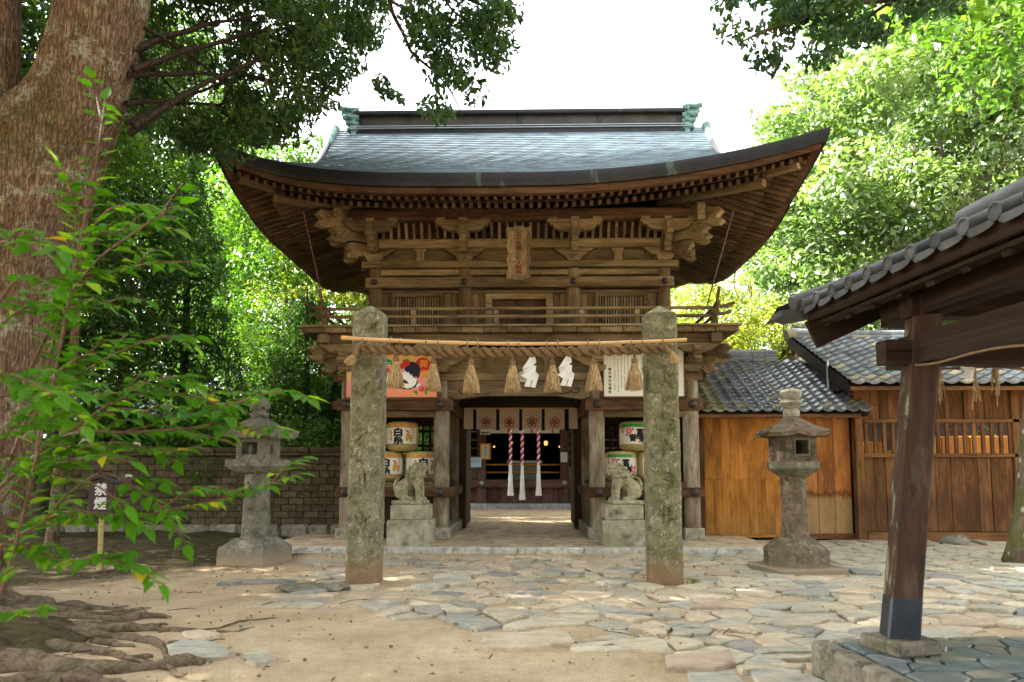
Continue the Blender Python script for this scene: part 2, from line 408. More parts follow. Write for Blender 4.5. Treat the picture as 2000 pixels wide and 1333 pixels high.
# foliage
M['leaf_bright'] = leafmat('bright_leaf', (0.05, 0.10, 0.024), (0.115, 0.185, 0.045), (0.20, 0.275, 0.085), 0.34, 1.0, None, (1.2, 1.4, 0.65))
M['leaf_yellow'] = leafmat('yellow_leaf', (0.09, 0.12, 0.02), (0.17, 0.19, 0.03), (0.27, 0.25, 0.045), 0.45, 0.3)
M['leaf_mid'] = leafmat('mid_leaf', (0.022, 0.058, 0.010), (0.06, 0.13, 0.018), (0.12, 0.20, 0.025), 0.4, 0.2)
M['leaf_dark'] = leafmat('dark_leaf', (0.013, 0.033, 0.010), (0.03, 0.068, 0.015), (0.075, 0.12, 0.02), 0.32, 0.25)
M['leaf_camphor'] = leafmat('overhanging_leaf', (0.016, 0.045, 0.018), (0.03, 0.078, 0.025), (0.07, 0.125, 0.03), 0.3, 0.35)
M['needle'] = leafmat('conifer_needle', (0.014, 0.04, 0.012), (0.032, 0.08, 0.02), (0.065, 0.13, 0.028), 0.25, 0.2)
t = NT('shrub_leaf')
a = t.rand()
c = t.ramp(a, [(0.0, (0.05, 0.16, 0.008)), (0.4, (0.11, 0.27, 0.010)), (0.75, (0.19, 0.35, 0.014)), (0.93, (0.26, 0.40, 0.018)), (0.955, (0.42, 0.36, 0.02)), (1.0, (0.46, 0.26, 0.02))])
vv = t.coord(rnd=False)
c = t.mix(t.ramp(t.noise(vv, 5.0, 5, 0.7), [(0.60, 0.0), (0.72, 0.55)]), c, (0.16, 0.15, 0.03))
yv = t.sep(vv)[1]
c = t.mix(t.ramp(t.math('ABSOLUTE', yv), [(0.0, 0.5), (0.02, 0.0)]), c, (0.24, 0.34, 0.08))
w = t.n('TexWave'); t.put(w.inputs['Vector'], vv); w.inputs['Scale'].default_value = 14; w.bands_direction = 'X'
b = t.n('BsdfPrincipled'); t.put(b.inputs['Base Color'], c); b.inputs['Roughness'].default_value = 0.5; b.inputs['Specular IOR Level'].default_value = 0.12
t.put(b.inputs['Normal'], t.bump(w.outputs['Fac'], 0.25, 0.004))
tr = t.n('BsdfTranslucent'); t.put(tr.inputs['Color'], t.mix(1.0, c, (1.7, 1.8, 0.5), 'MULTIPLY'))
mx = t.n('MixShader'); mx.inputs[0].default_value = 0.45
t.t.links.new(b.outputs[0], mx.inputs[1]); t.t.links.new(tr.outputs[0], mx.inputs[2]); t.t.links.new(mx.outputs[0], t.o.inputs[0])
M['shrub_leaf'] = t.m
M['fallen'] = leafmat('fallen_leaf', (0.10, 0.05, 0.02), (0.22, 0.13, 0.05), (0.3, 0.25, 0.06), 0.2, 0.2)
# small things
M['straw'] = plain('straw', (0.42, 0.285, 0.135), 0.8, 0.2, 45, 0.5, 0.4, 0, 0.3)
t = NT('straw_skirt')
n0 = t.noise(t.coord(scale=(1, 1, 0.05)), 90, 3, 0.6)
c = t.ramp(n0, [(0.34, (0.13, 0.075, 0.03)), (0.5, (0.40, 0.27, 0.13)), (0.66, (0.60, 0.45, 0.25))])
M['straw_skirt'] = t.bsdf(c, 0.85, t.bump(n0, 0.8, 0.01), 0.08)
M['rope'] = plain('rope', (0.23, 0.15, 0.08), 0.9, 0.1, 40, 0.4, 0.8, 0, 0.2)
M['bamboo'] = plain('bamboo', (0.56, 0.33, 0.13), 0.4, 0.4, 4, 0.15, 0.1)
M['paper'] = plain('white_paper', (0.66, 0.66, 0.64), 0.8, 0.1, 5, 0.03, 0.03, 0, 0.05)
M['board_white'] = plain('cream_board', (0.66, 0.62, 0.50), 0.6, 0.2, 3, 0.04, 0.02, 0, 0.02)
M['blue_paper'] = plain('pale_blue_paper', (0.45, 0.66, 0.80), 0.7, 0.2, 5, 0.05, 0.02)
M['ink'] = plain('black_ink', (0.015, 0.015, 0.018), 0.6, 0.2, 9, 0.1, 0.0)
M['red'] = plain('red_ink', (0.55, 0.03, 0.025), 0.6, 0.2, 9, 0.1, 0.0)
M['crimson'] = plain('crimson_print', (0.24, 0.015, 0.035), 0.8, 0.1, 9, 0.1, 0.0)
M['pink'] = plain('pink_print', (0.70, 0.10, 0.17), 0.6, 0.2, 9, 0.15, 0.0)
M['green_ink'] = plain('green_print', (0.03, 0.25, 0.06), 0.6, 0.2, 9, 0.15, 0.0)
M['gold'] = plain('ochre_print', (0.52, 0.28, 0.05), 0.6, 0.2, 6, 0.3, 0.0)
M['navy'] = plain('navy_print', (0.015, 0.018, 0.04), 0.6, 0.2, 9, 0.1, 0.0)
M['white_ink'] = plain('white_print', (0.80, 0.78, 0.70), 0.6, 0.2, 9, 0.03, 0.0)
M['orange_ink'] = plain('orange_print', (0.75, 0.30, 0.03), 0.6, 0.2, 9, 0.1, 0.0)
M['mat_straw'] = plain('straw_mat', (0.40, 0.32, 0.13), 0.85, 0.1, 25, 0.3, 0.5)
M['noren'] = plain('tan_cloth', (0.44, 0.34, 0.225), 0.95, 0.05, 60, 0.12, 0.1)
M['black_cloth'] = plain('black_cloth', (0.012, 0.012, 0.016), 0.9, 0.05, 30, 0.2, 0.05)
M['white_rope'] = plain('white_cord', (0.78, 0.77, 0.74), 0.9, 0.1, 40, 0.08, 0.2)
M['red_rope'] = plain('red_cord', (0.50, 0.02, 0.06), 0.9, 0.1, 40, 0.1, 0.2)
M['iron'] = plain('dark_iron', (0.05, 0.035, 0.03), 0.55, 0.4, 12, 0.3, 0.2, 0.3)
M['rod'] = plain('rusty_rod', (0.10, 0.05, 0.035), 0.6, 0.3, 12, 0.3, 0.2, 0.2)
M['zinc'] = plain('zinc_pipe', (0.38, 0.42, 0.45), 0.45, 0.5, 8, 0.15, 0.1, 0.6)
M['disc'] = plain('pale_green_disc', (0.38, 0.43, 0.33), 0.5, 0.3, 12, 0.2, 0.1)
M['sheath'] = plain('dark_copper_sheath', (0.012, 0.018, 0.024), 0.45, 0.5, 7, 0.5, 0.2, 0.3)
M['sign_brown'] = plain('sign_board', (0.05, 0.03, 0.025), 0.6, 0.2, 8, 0.2, 0.1)
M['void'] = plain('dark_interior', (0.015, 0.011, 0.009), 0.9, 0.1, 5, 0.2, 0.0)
M['grey_box'] = plain('grey_paint', (0.20, 0.20, 0.19), 0.6, 0.3, 5, 0.1, 0.05)
t = NT('lamp_glow')
e = t.n('Emission'); e.inputs[0].default_value = (1.0, 0.42, 0.12, 1); e.inputs[1].default_value = 0.22
t.t.links.new(e.outputs[0], t.o.inputs[0]); M['glow'] = t.m
t = NT('ema_ground')
g = t.sep(t.n('TexCoord').outputs['Object'])
c = t.ramp(t.math('ADD', t.math('MULTIPLY', g[2], 1.0), t.math('ADD', 0.5, t.math('MULTIPLY', g[0], -0.12))), [(0.02, (0.72, 0.25, 0.10)), (0.30, (0.68, 0.24, 0.22)), (0.55, (0.72, 0.38, 0.16)), (0.85, (0.75, 0.42, 0.08))])
M['ema'] = t.bsdf(c, 0.5, None, 0.3)
# ------------------------------------------------------------------ mesh helpers
WL = {}
def wl(o):
    return WL.get(o.name, Vector((0, 0, 0)))
def pick(mat, dims):
    if isinstance(mat, (list, tuple)):
        return mat[int(np.argmax(dims))]
    return mat
class MB:
    """collects shapes; build() links them as ONE mesh object"""
    def __init__(s):
        s.v, s.f = [], []
    def add(s, V, F, m=None):
        o = len(s.v)
        if m is not None:
            V = [m @ Vector(p) for p in V]
        s.v.extend([tuple(p) for p in V])
        s.f.extend([tuple(i + o for i in f) for f in F])
        return s
    def box(s, c, d, ch=0.0, rot=None):
        hx, hy, hz = d[0] / 2, d[1] / 2, d[2] / 2
        m = Matrix.Translation(Vector(c))
        if rot is not None:
            m = m @ (rot if isinstance(rot, Matrix) else Euler(rot).to_matrix().to_4x4())
        if ch <= 0:
            V = [(x * hx, y * hy, z * hz) for x in (-1, 1) for y in (-1, 1) for z in (-1, 1)]
            F = [(0, 1, 3, 2), (4, 6, 7, 5), (0, 4, 5, 1), (2, 3, 7, 6), (0, 2, 6, 4), (1, 5, 7, 3)]
            return s.add(V, F, m)
        ch = min(ch, hx * 0.6, hy * 0.6, hz * 0.6)
        h = (hx, hy, hz)
        V, idx = [], {}
        for sx in (-1, 1):
            for sy in (-1, 1):
                for sz in (-1, 1):
                    sg = (sx, sy, sz)
                    for a in range(3):
                        p = [sg[k] * (h[k] - (0 if k == a else ch)) for k in range(3)]
                        idx[(sg, a)] = len(V); V.append(p)
        F = []
        for a in range(3):
            b, c2 = (a + 1) % 3, (a + 2) % 3
            for sa in (-1, 1):
                q = []
                for (sb, sc_) in ((-1, -1), (1, -1), (1, 1), (-1, 1)):
                    g = [0, 0, 0]; g[a] = sa; g[b] = sb; g[c2] = sc_
                    q.append(idx[(tuple(g), a)])
                F.append(q if sa > 0 else q[::-1])
            for sb in (-1, 1):
                for sc_ in (-1, 1):
                    g0 = [0, 0, 0]; g0[b] = sb; g0[c2] = sc_; g1 = list(g0)
                    g0[a] = -1; g1[a] = 1
                    q = [idx[(tuple(g0), b)], idx[(tuple(g1), b)], idx[(tuple(g1), c2)], idx[(tuple(g0), c2)]]
                    F.append(q if sb * sc_ < 0 else q[::-1])
        for sg in [(x, y, z) for x in (-1, 1) for y in (-1, 1) for z in (-1, 1)]:
            q = [idx[(sg, 0)], idx[(sg, 1)], idx[(sg, 2)]]
            F.append(q if sg[0] * sg[1] * sg[2] > 0 else q[::-1])
        return s.add(V, F, m)
    def span(s, x0, x1, y0, y1, z0, z1, ch=0.012):
        return s.box(((x0 + x1) / 2, (y0 + y1) / 2, (z0 + z1) / 2), (abs(x1 - x0), abs(y1 - y0), abs(z1 - z0)), ch)
    def tube(s, pts, rad, n=8, caps=True, twist=0.0):
        pts = [Vector(p) for p in pts]
        if isinstance(rad, (int, float)):
            rad = [rad] * len(pts)
        V, F = [], []
        t0 = (pts[1] - pts[0]).normalized()
        u = t0.orthogonal().normalized()
        for i, p in enumerate(pts):
            t = (pts[min(i + 1, len(pts) - 1)] - pts[max(i - 1, 0)]).normalized()
            u = (u - t * u.dot(t)).normalized()
            w = t.cross(u)
            for k in range(n):
                a = 2 * math.pi * k / n + twist * i
                V.append(p + (u * math.cos(a) + w * math.sin(a)) * rad[i])
        for i in range(len(pts) - 1):
            for k in range(n):
                F.append((i * n + k, i * n + (k + 1) % n, (i + 1) * n + (k + 1) % n, (i + 1) * n + k))
        if caps:
            F.append(tuple(range(n))[::-1]); F.append(tuple((len(pts) - 1) * n + k for k in range(n)))
        return s.add(V, F)
    def lathe(s, prof, n=24, c=(0, 0, 0), a0=0.0, caps=True):
        V, F = [], []
        for r, z in prof:
            for k in range(n):
                a = a0 + 2 * math.pi * k / n
                V.append((c[0] + r * math.cos(a), c[1] + r * math.sin(a), c[2] + z))
        for i in range(len(prof) - 1):
            for k in range(n):
                F.append((i * n + k, i * n + (k + 1) % n, (i + 1) * n + (k + 1) % n, (i + 1) * n + k))
        if caps:
            F.append(tuple(range(n))[::-1]); F.append(tuple((len(prof) - 1) * n + k for k in range(n)))
        return s.add(V, F)
    def prism(s, poly, y0, y1, plane='xz', m=None):
        """outline extruded: plane xz along y, yz along x, xy along z"""
        n = len(poly)
        def P(a, b, d):
            return {'xz': (a, d, b), 'yz': (d, a, b), 'xy': (a, b, d)}[plane]
        V = [P(a, b, y0) for a, b in poly] + [P(a, b, y1) for a, b in poly]
        F = [tuple(range(n)), tuple(range(2 * n - 1, n - 1, -1))]
        F += [(i, n + i, n + (i + 1) % n, (i + 1) % n) for i in range(n)]
        return s.add(V, F, m)
    def grid(s, P, closed=False):
        """P: rows of points"""
        r, c = len(P), len(P[0])
        V = [p for row in P for p in row]
        F = [(i * c + j, i * c + (j + 1) % c, (i + 1) * c + (j + 1) % c, (i + 1) * c + j) for i in range(r - 1) for j in range(c if closed else c - 1)]
        return s.add(V, F)
    def ball(s, c, r, nu=12, nv=8, m=None):
        if isinstance(r, (int, float)):
            r = (r, r, r)
        V, F = [], []
        for j in range(nv + 1):
            th = math.pi * j / nv
            for i in range(nu):
                ph = 2 * math.pi * i / nu
                V.append(Vector((math.sin(th) * math.cos(ph) * r[0], math.sin(th) * math.sin(ph) * r[1], math.cos(th) * r[2])))
        for j in range(nv):
            for i in range(nu):
                F.append((j * nu + i, (j + 1) * nu + i, (j + 1) * nu + (i + 1) % nu, j * nu + (i + 1) % nu))
        mm = Matrix.Translation(Vector(c))
        if m is not None:
            mm = mm @ m
        return s.add(V, F, mm)
    def mesh(s, name, mat=None, smooth=False, fix=True, jit=0.0, angle=40):
        me = bpy.data.meshes.new(name)
        V = s.v
        if jit:
            V = [tuple(Vector(p) + mnoise.noise_vector(Vector(p) * 3.1) * jit + mnoise.noise_vector(Vector(p) * 11) * jit * 0.5) for p in V]
        me.from_pydata(V, [], s.f)
        if fix:
            bm = bmesh.new(); bm.from_mesh(me)
            bmesh.ops.recalc_face_normals(bm, faces=bm.faces)
            bm.to_mesh(me); bm.free()
        if smooth:
            me.polygons.foreach_set('use_smooth', [True] * len(me.polygons))
            if angle < 180:
                me.set_sharp_from_angle(angle=R(angle))
        if mat is not None:
            me.materials.append(mat)
        me.update()
        return me
    def build(s, name, mat, parent=None, smooth=False, jit=0.0, origin=None, fix=True, angle=40, **props):
        A = np.array(s.v)
        lo, hi = A.min(0), A.max(0)
        org = Vector((lo + hi) / 2) if origin is None else Vector(origin)
        s.v = [tuple(Vector(p) - org) for p in s.v]
        me = s.mesh(name, pick(mat, hi - lo), smooth, fix, jit, angle)
        o = bpy.data.objects.new(name, me)
        col.objects.link(o)
        if parent is not None:
            o.parent = parent
            o.location = org - wl(parent)
        else:
            o.location = org
        WL[o.name] = org
        for k, v in props.items():
            o[k] = v
        return o
def put(me, name, parent, loc, rot=(0, 0, 0), scale=(1, 1, 1), **props):
    """another object with an existing mesh (world place loc)"""
    o = bpy.data.objects.new(name, me)
    col.objects.link(o)
    o.rotation_euler = rot if not isinstance(rot, Matrix) else rot.to_euler()
    o.scale = scale
    o.location = Vector(loc) - (wl(parent) if parent is not None else Vector())
    if parent is not None:
        o.parent = parent
    WL[o.name] = Vector(loc)
    for k, v in props.items():
        o[k] = v
    return o
def thing(name, label, cat, loc=(0, 0, 0), group=None):
    o = bpy.data.objects.new(name, None)
    o.empty_display_size = 0.2
    col.objects.link(o)
    o.location = loc
    WL[o.name] = Vector(loc)
    o['label'] = label; o['category'] = cat
    if group:
        o['group'] = group
    return o
def tag(o, label, cat, group=None, kind=None):
    o['label'] = label; o['category'] = cat
    if group:
        o['group'] = group
    if kind:
        o['kind'] = kind
    return o
def struct(o, label=None):
    o['kind'] = 'structure'
    if label:
        o['label'] = label
    return o
def emptystruct(name, label, loc=(0, 0, 0)):
    o = bpy.data.objects.new(name, None)
    col.objects.link(o); o.location = loc
    WL[o.name] = Vector(loc)
    return struct(o, label)
def copy_tree(root, loc, rotz=0.0, scale=None, label=None, group=None):
    r = root.copy(); col.objects.link(r)
    r.location = loc; r.rotation_euler = (0, 0, rotz)
    if scale is not None:
        r.scale = scale
    if label:
        r['label'] = label
    if group:
        r['group'] = group
    def rec(a, b):
        for ch in list(a.children):
            c = ch.copy(); col.objects.link(c); c.parent = b
            rec(ch, c)
    rec(root, r)
    return r
def between(me, name, parent, p0, p1, up=(0, 0, 1), **props):
    """place a unit-length (along X, from 0 to 1) bar mesh from p0 to p1"""
    p0, p1 = Vector(p0), Vector(p1)
    x = (p1 - p0); L = x.length; x.normalize()
    u = Vector(up)
    y = u.cross(x).normalized(); z = x.cross(y)
    rot = Matrix((x, y, z)).transposed()
    return put(me, name, parent, p0, rot.to_euler(), (L, 1, 1), **props)
def barmesh(name, w, h, mat, ch=0.006):
    b = MB().box((0.5, 0, 0), (1, w, h), 0)
    return b.mesh(name, pick(mat, (1, 0, 0)))
def prism_cap(r0):
    pass
_TC = {}
def text_geo(s):
    """outline lettering of one string, height ~1, centred"""
    if s in _TC:
        return _TC[s]
    cu = bpy.data.curves.new('t', 'FONT')
    cu.body = s; cu.size = 1.0; cu.align_x = 'CENTER'; cu.align_y = 'CENTER'
    cu.resolution_u = 2
    o = bpy.data.objects.new('t', cu)
    col.objects.link(o)
    dg = bpy.context.evaluated_depsgraph_get()
    me = bpy.data.meshes.new_from_object(o.evaluated_get(dg))
    V = [tuple(v.co) for v in me.vertices]; F = [tuple(p.vertices) for p in me.polygons]
    if V:
        A = np.array(V); mid = (A.min(0) + A.max(0)) / 2
        V = [tuple(np.array(v) - mid) for v in V]
    bpy.data.objects.remove(o); bpy.data.curves.remove(cu); bpy.data.meshes.remove(me)
    _TC[s] = (V, F)
    return _TC[s]
def vtext(mb, chars, cx, y, ztop, size, pitch=None, wrap=None, sx=1.0, bold=0.0):
    """column of characters facing -Y; wrap=(cx, cy, r) bends them round a cylinder"""
    pitch = pitch or size * 1.08
    for i, ch in enumerate(chars):
        if ch == ' ':
            continue
        V, F = text_geo(ch)
        zc = ztop - size / 2 - i * pitch
        offs = [(0, 0)] if not bold else [(0, 0), (bold, 0.0), (0, bold), (-bold, 0), (0, -bold)]
        for k, (ox, oz) in enumerate(offs):
            W = []
            for (a, b, c) in V:
                x, z = cx + a * size * sx + ox, zc + b * size + oz
                if wrap:
                    W.append(wrap(x, z, 0.0004 * k))
                else:
                    W.append((x, y - 0.0004 * k, z))
            mb.add(W, F)
    return mb
def flower(mb, cx, y, cz, r, petals=5, inner=0.0, a0=90, wrap=None, ringw=None):
    """petals as discs (or rings)"""
    for k in range(petals):
        a = R(a0 + k * 360 / petals)
        px, pz, pr = cx + math.cos(a) * r * 0.62, cz + math.sin(a) * r * 0.62, r * 0.38
        n = 10
        out = [(px + pr * math.cos(2 * math.pi * i / n), pz + pr * math.sin(2 * math.pi * i / n)) for i in range(n)]
        if ringw:
            inn = [(px + pr * ringw * math.cos(2 * math.pi * i / n), pz + pr * ringw * math.sin(2 * math.pi * i / n)) for i in range(n)]
            V = [(a_, y, b_) for a_, b_ in out] + [(a_, y, b_) for a_, b_ in inn]
            F = [(i, (i + 1) % n, n + (i + 1) % n, n + i) for i in range(n)]
        else:
            V = [(a_, y - 0.0006 * (k % 2), b_) for a_, b_ in out]
            F = [tuple(range(n))]
        if wrap:
            V = [wrap(p[0], p[2], 0.0006 * (k % 2)) for p in V]
        mb.add(V, F)
    return mb
def poly(mb, pts, y, wrap=None, lift=0.0):
    V = [(wrap(a, b, lift) if wrap else (a, y, b)) for a, b in pts]
    return mb.add(V, [tuple(range(len(V)))])
def ell(cx, cz, rx, rz, n=20, a=0.0):
    ca, sa = math.cos(a), math.sin(a)
    return [(cx + rx * math.cos(2 * math.pi * i / n) * ca - rz * math.sin(2 * math.pi * i / n) * sa, cz + rx * math.cos(2 * math.pi * i / n) * sa + rz * math.sin(2 * math.pi * i / n) * ca) for i in range(n)]

# ------------------------------------------------------------------ foliage
def leaf_mesh(name, P, Nrm, size, aspect, mat, droop=None, var=None, seed=0, fine=False):
    """many single folded leaves. P (n,3), Nrm (n,3)"""
    g = np.random.default_rng(seed)
    n = len(P)
    Nrm = Nrm / (np.linalg.norm(Nrm, axis=1, keepdims=True) + 1e-9)
    T = g.normal(size=(n, 3))
    if droop is not None:
        T = T * 0.7 + np.array(droop)
    T -= Nrm * np.sum(T * Nrm, axis=1, keepdims=True)
    T /= (np.linalg.norm(T, axis=1, keepdims=True) + 1e-9)
    B = np.cross(Nrm, T)
    L = size * g.uniform(0.65, 1.25, (n, 1)); W = L * aspect * g.uniform(0.8, 1.2, (n, 1))
    if fine:
        k = 6
        V = np.empty((n, k, 3))
        V[:, 0] = P - T * L * 0.5
        V[:, 1] = P + B * W * 0.42 + Nrm * W * 0.14 - T * L * 0.2
        V[:, 2] = P + B * W * 0.40 + Nrm * W * 0.12 + T * L * 0.15
        V[:, 3] = P + T * L * 0.5 - Nrm * L * 0.10
        V[:, 4] = P - B * W * 0.40 + Nrm * W * 0.12 + T * L * 0.15
        V[:, 5] = P - B * W * 0.42 + Nrm * W * 0.14 - T * L * 0.2
        faces = [(0, 1, 2, 3), (0, 3, 4, 5)]
    else:
        k = 4
        V = np.empty((n, k, 3))
        V[:, 0] = P - T * L * 0.5
        V[:, 1] = P + B * W * 0.5 + Nrm * W * 0.18 - T * L * 0.05
        V[:, 2] = P + T * L * 0.5 - Nrm * L * 0.10
        V[:, 3] = P - B * W * 0.5 + Nrm * W * 0.18 - T * L * 0.05
        faces = [(0, 1, 2, 3)]
    nf = len(faces)
    idx = (np.arange(n)[:, None, None] * k + np.array(faces)[None]).reshape(-1).astype(np.int32)
    me = bpy.data.meshes.new(name)
    me.vertices.add(n * k); me.vertices.foreach_set('co', V.reshape(-1).astype(np.float32))
    me.loops.add(len(idx)); me.loops.foreach_set('vertex_index', idx)
    me.polygons.add(n * nf); me.polygons.foreach_set('loop_start', np.arange(0, n * nf * 4, 4, dtype=np.int32))
    at_ = me.attributes.new('var', 'FLOAT', 'FACE')
    vv = g.uniform(0, 1, n) if var is None else np.clip(var + g.normal(0, 0.16, n), 0, 1)
    vv = np.where(g.uniform(0, 1, n) < 0.008, 1.0, vv * 0.95)
    at_.data.foreach_set('value', np.repeat(vv, nf).astype(np.float32))
    me.materials.append(mat)
    me.update(calc_edges=True)
    return me
def clump_points(C, Rr, n, g, flat=0.7, shell=0.55):
    d = g.normal(size=(n, 3)); d /= np.linalg.norm(d, axis=1, keepdims=True)
    r = g.uniform(shell ** 3, 1, (n, 1)) ** (1 / 3)
    p = d * r * Rr
    p[:, 2] *= flat
    return p + C, d
def crown_arrays(cen, rad, K, clump, per, g, fill=0.35, flat=0.65, lower=-0.75):
    cen = np.array(cen); rad = np.array(rad)
    P, N, V = [], [], []
    cs = []
    k = 0
    while k < K:
        d = g.normal(size=3); d /= np.linalg.norm(d)
        if d[2] < lower:
            continue
        r = g.uniform(fill, 1.0) ** 0.5
        r *= 1 + 0.16 * math.sin(d[0] * 5 + 1) * math.cos(d[1] * 6 + d[2] * 4)
        c = cen + d * rad * r
        rr = clump * g.uniform(0.6, 1.3)
        p, dd = clump_points(c, rr, int(per * (rr / clump) ** 2), g, flat)
        nn = dd * 0.6 + np.array([0, 0, 0.75]) + g.normal(size=p.shape) * 0.45
        P.append(p); N.append(nn)
        V.append(np.full(len(p), g.uniform(0.2, 0.75)) + dd[:, 2] * 0.12)  # paler leaves on each clump's upper side, top light put into the colour
        cs.append((c, rr)); k += 1
    return np.concatenate(P), np.concatenate(N), np.concatenate(V), cs
def limb(p0, p1, r0, r1, sag=0.1, n=7, wob=0.05, g=random):
    p0, p1 = Vector(p0), Vector(p1)
    L = (p1 - p0).length
    pts, rad = [], []
    for i in range(n):
        t = i / (n - 1)
        p = p0.lerp(p1, t) + Vector((0, 0, 1)) * sag * L * math.sin(math.pi * t)
        if 0 < i:
            p += Vector((g.uniform(-1, 1), g.uniform(-1, 1), g.uniform(-1, 1))) * wob * L * (1 if i < n - 1 else 0.3)
        pts.append(p); rad.append(r0 + (r1 - r0) * t ** 0.8)
    return pts, rad
def make_tree(name, label, cat, base, h, cen, rad, K, clump, per, leaf, aspect, mat, bark, tr=0.25, seed=1, group=None, nlimb=7, fill=0.35, flat=0.65, lower=-0.75, lean=(0, 0)):
    """crown centre/radii relative to the base"""
    g = np.random.default_rng(seed); pr = random.Random(seed)
    root = thing(name, label, cat, base, group)
    b = Vector(base)
    P, N, V, cs = crown_arrays(cen, rad, K, clump, per, g, fill, flat, lower)
    me = leaf_mesh('crown', P, N, leaf, aspect, mat, (0, 0, -0.4), V, seed)
    put(me, 'crown', root, b)
    top = b + Vector(cen) + Vector((0, 0, rad[2] * 0.35))
    pts, rd = limb(b + Vector((0, 0, -0.15)), top, tr, tr * 0.22, 0.0, 9, 0.02, pr)
    MB().tube(pts, rd, 10).build('trunk', bark, root, True)
    for i in range(nlimb):
        c, rr = cs[(i * 7919) % len(cs)]
        k = pr.uniform(0.3, 0.8)
        s0 = pts[int(k * 8)]
        lp, lr = limb(s0, b + Vector(c), rd[int(k * 8)] * 0.55, 0.02, 0.06, 7, 0.04, pr)
        MB().tube(lp, lr, 6).build('branch', bark, root, True)
    return root
# ================================================================== ground
def ground():
    def axis(lo, hi, step, far):
        a = np.arange(lo, hi + 1e-6, step)
        ext = np.array([3, 8, 20, 60, 180.0])
        ext = ext[ext > 0]
        return np.concatenate([lo - ext[::-1], a, hi + ext])
    xs, ys = axis(-13, 13, 0.13, 0), axis(1.0, 18, 0.13, 0)
    X, Y = np.meshgrid(xs, ys)
    Z = np.zeros_like(X)
    for i in range(X.shape[0]):
        for j in range(X.shape[1]):
            x, y = X[i, j], Y[i, j]
            if abs(x) < 14 and 0 < y < 19:
                z = 0.022 * mnoise.noise((x * 0.8, y * 0.8, 3.1)) + 0.009 * mnoise.noise((x * 3.1, y * 3.1, 7)) - 0.02
                b = max(0.0, min(1.0, (-x - 4.6) / 2.0)) * max(0.0, min(1.0, (y - 11.0) / 2.5))
                z += 0.14 * b + 0.05 * b * mnoise.noise((x * 1.7, y * 1.7, 1))
                if abs(x) < 4.6 and y > 12.9:
                    z = -0.03
                Z[i, j] = z
    n, m = X.shape
    me = bpy.data.meshes.new('ground')
    V = np.stack([X, Y, Z], -1).reshape(-1, 3)
    me.vertices.add(n * m); me.vertices.foreach_set('co', V.reshape(-1).astype(np.float32))
    I = np.arange(n * m).reshape(n, m)
    Q = np.stack([I[:-1, :-1], I[:-1, 1:], I[1:, 1:], I[1:, :-1]], -1).reshape(-1)
    q = len(Q) // 4
    me.loops.add(len(Q)); me.loops.foreach_set('vertex_index', Q.astype(np.int32))
    me.polygons.add(q); me.polygons.foreach_set('loop_start', np.arange(0, len(Q), 4, dtype=np.int32))
    me.polygons.foreach_set('use_smooth', [True] * q)
    me.materials.append(M['sand']); me.update(calc_edges=True)
    o = bpy.data.objects.new('ground', me); col.objects.link(o)
    struct(o, 'sandy tan ground of the shrine forecourt, dark soil beneath the trees')
ground()
pf = MB().span(-4.75, 4.75, 13.27, 21.5, -0.2, 0.07, 0.0).build('gate_platform', M['platform'])
struct(pf, 'low tan concrete platform under the gate')
for i in range(8):
    x0 = -4.75 + i * 1.1875
    MB().span(x0 + 0.004, x0 + 1.183, 13.13, 13.268, -0.2, 0.076, 0.012).build('kerb_stone', M['kerb'], pf)

# ================================================================== shrine gate
YC = 17.3
gate = thing('shrine_gate', 'two storeyed weathered wooden gate with huge upswept copper shingle roof', 'gate', (0, YC, 0))
EX, EY, ZE = 5.64, 4.74, 6.83
def zs(s):
    return ZE + 0.47 * s + 0.042 * s * s
def rise(x, q):
    q = max(0.0, min(1.0, q))
    r = 0.80 * q ** 2.15 if x > 0 else 0.70 * q ** 4.4
    return r
def dec(s):
    return max(0.0, 1 - s / 3.2) ** 1.4
SG = 1.5
def Lx(s):
    return EX - s if s < SG else 4.14 + 0.5 * (s - SG) / (EY - SG)
def fpt(u, s, dz=0.0, sign=-1):
    """front (sign -1) or back slope"""
    x = u * Lx(s)
    q = abs(x) / EX if s >= SG else 1 - (EX - abs(x)) / EX
    return (x, YC + sign * (EY - s), zs(s) + rise(x, q) * dec(s) + dz)
def spt(u, s, side, dz=0.0):
    y = u * (EY - s)
    q = 1 - (EY - abs(y)) / EX
    q = max(0, (q - (1 - EY / EX)) / (EY / EX)) if False else q
    # fades to zero at the middle of the side
    f = abs(y) / EY
    q = q * min(1, f * 1.6)
    return (side * (EX - s), YC + y, zs(s) + rise(side, q) * dec(s) + dz)
us = [-1 + 2 * i / 72 for i in range(73)]
for sign, nm in ((-1, 'a'), (1, 'b')):
    mb = MB(); rows = []
    NC = 34
    for j in range(NC):
        s0, s1 = EY * j / NC, EY * (j + 1) / NC
        rows.append([fpt(u, s0, 0.026 + 0.006 * math.sin(u * 37 + j * 2.1) * math.sin(u * 91 + j), sign) for u in us]); rows.append([fpt(u, s1, 0.0, sign) for u in us])
    mb.grid(rows)
    mb.build('roof_slope', M['copper'], gate, fix=True)
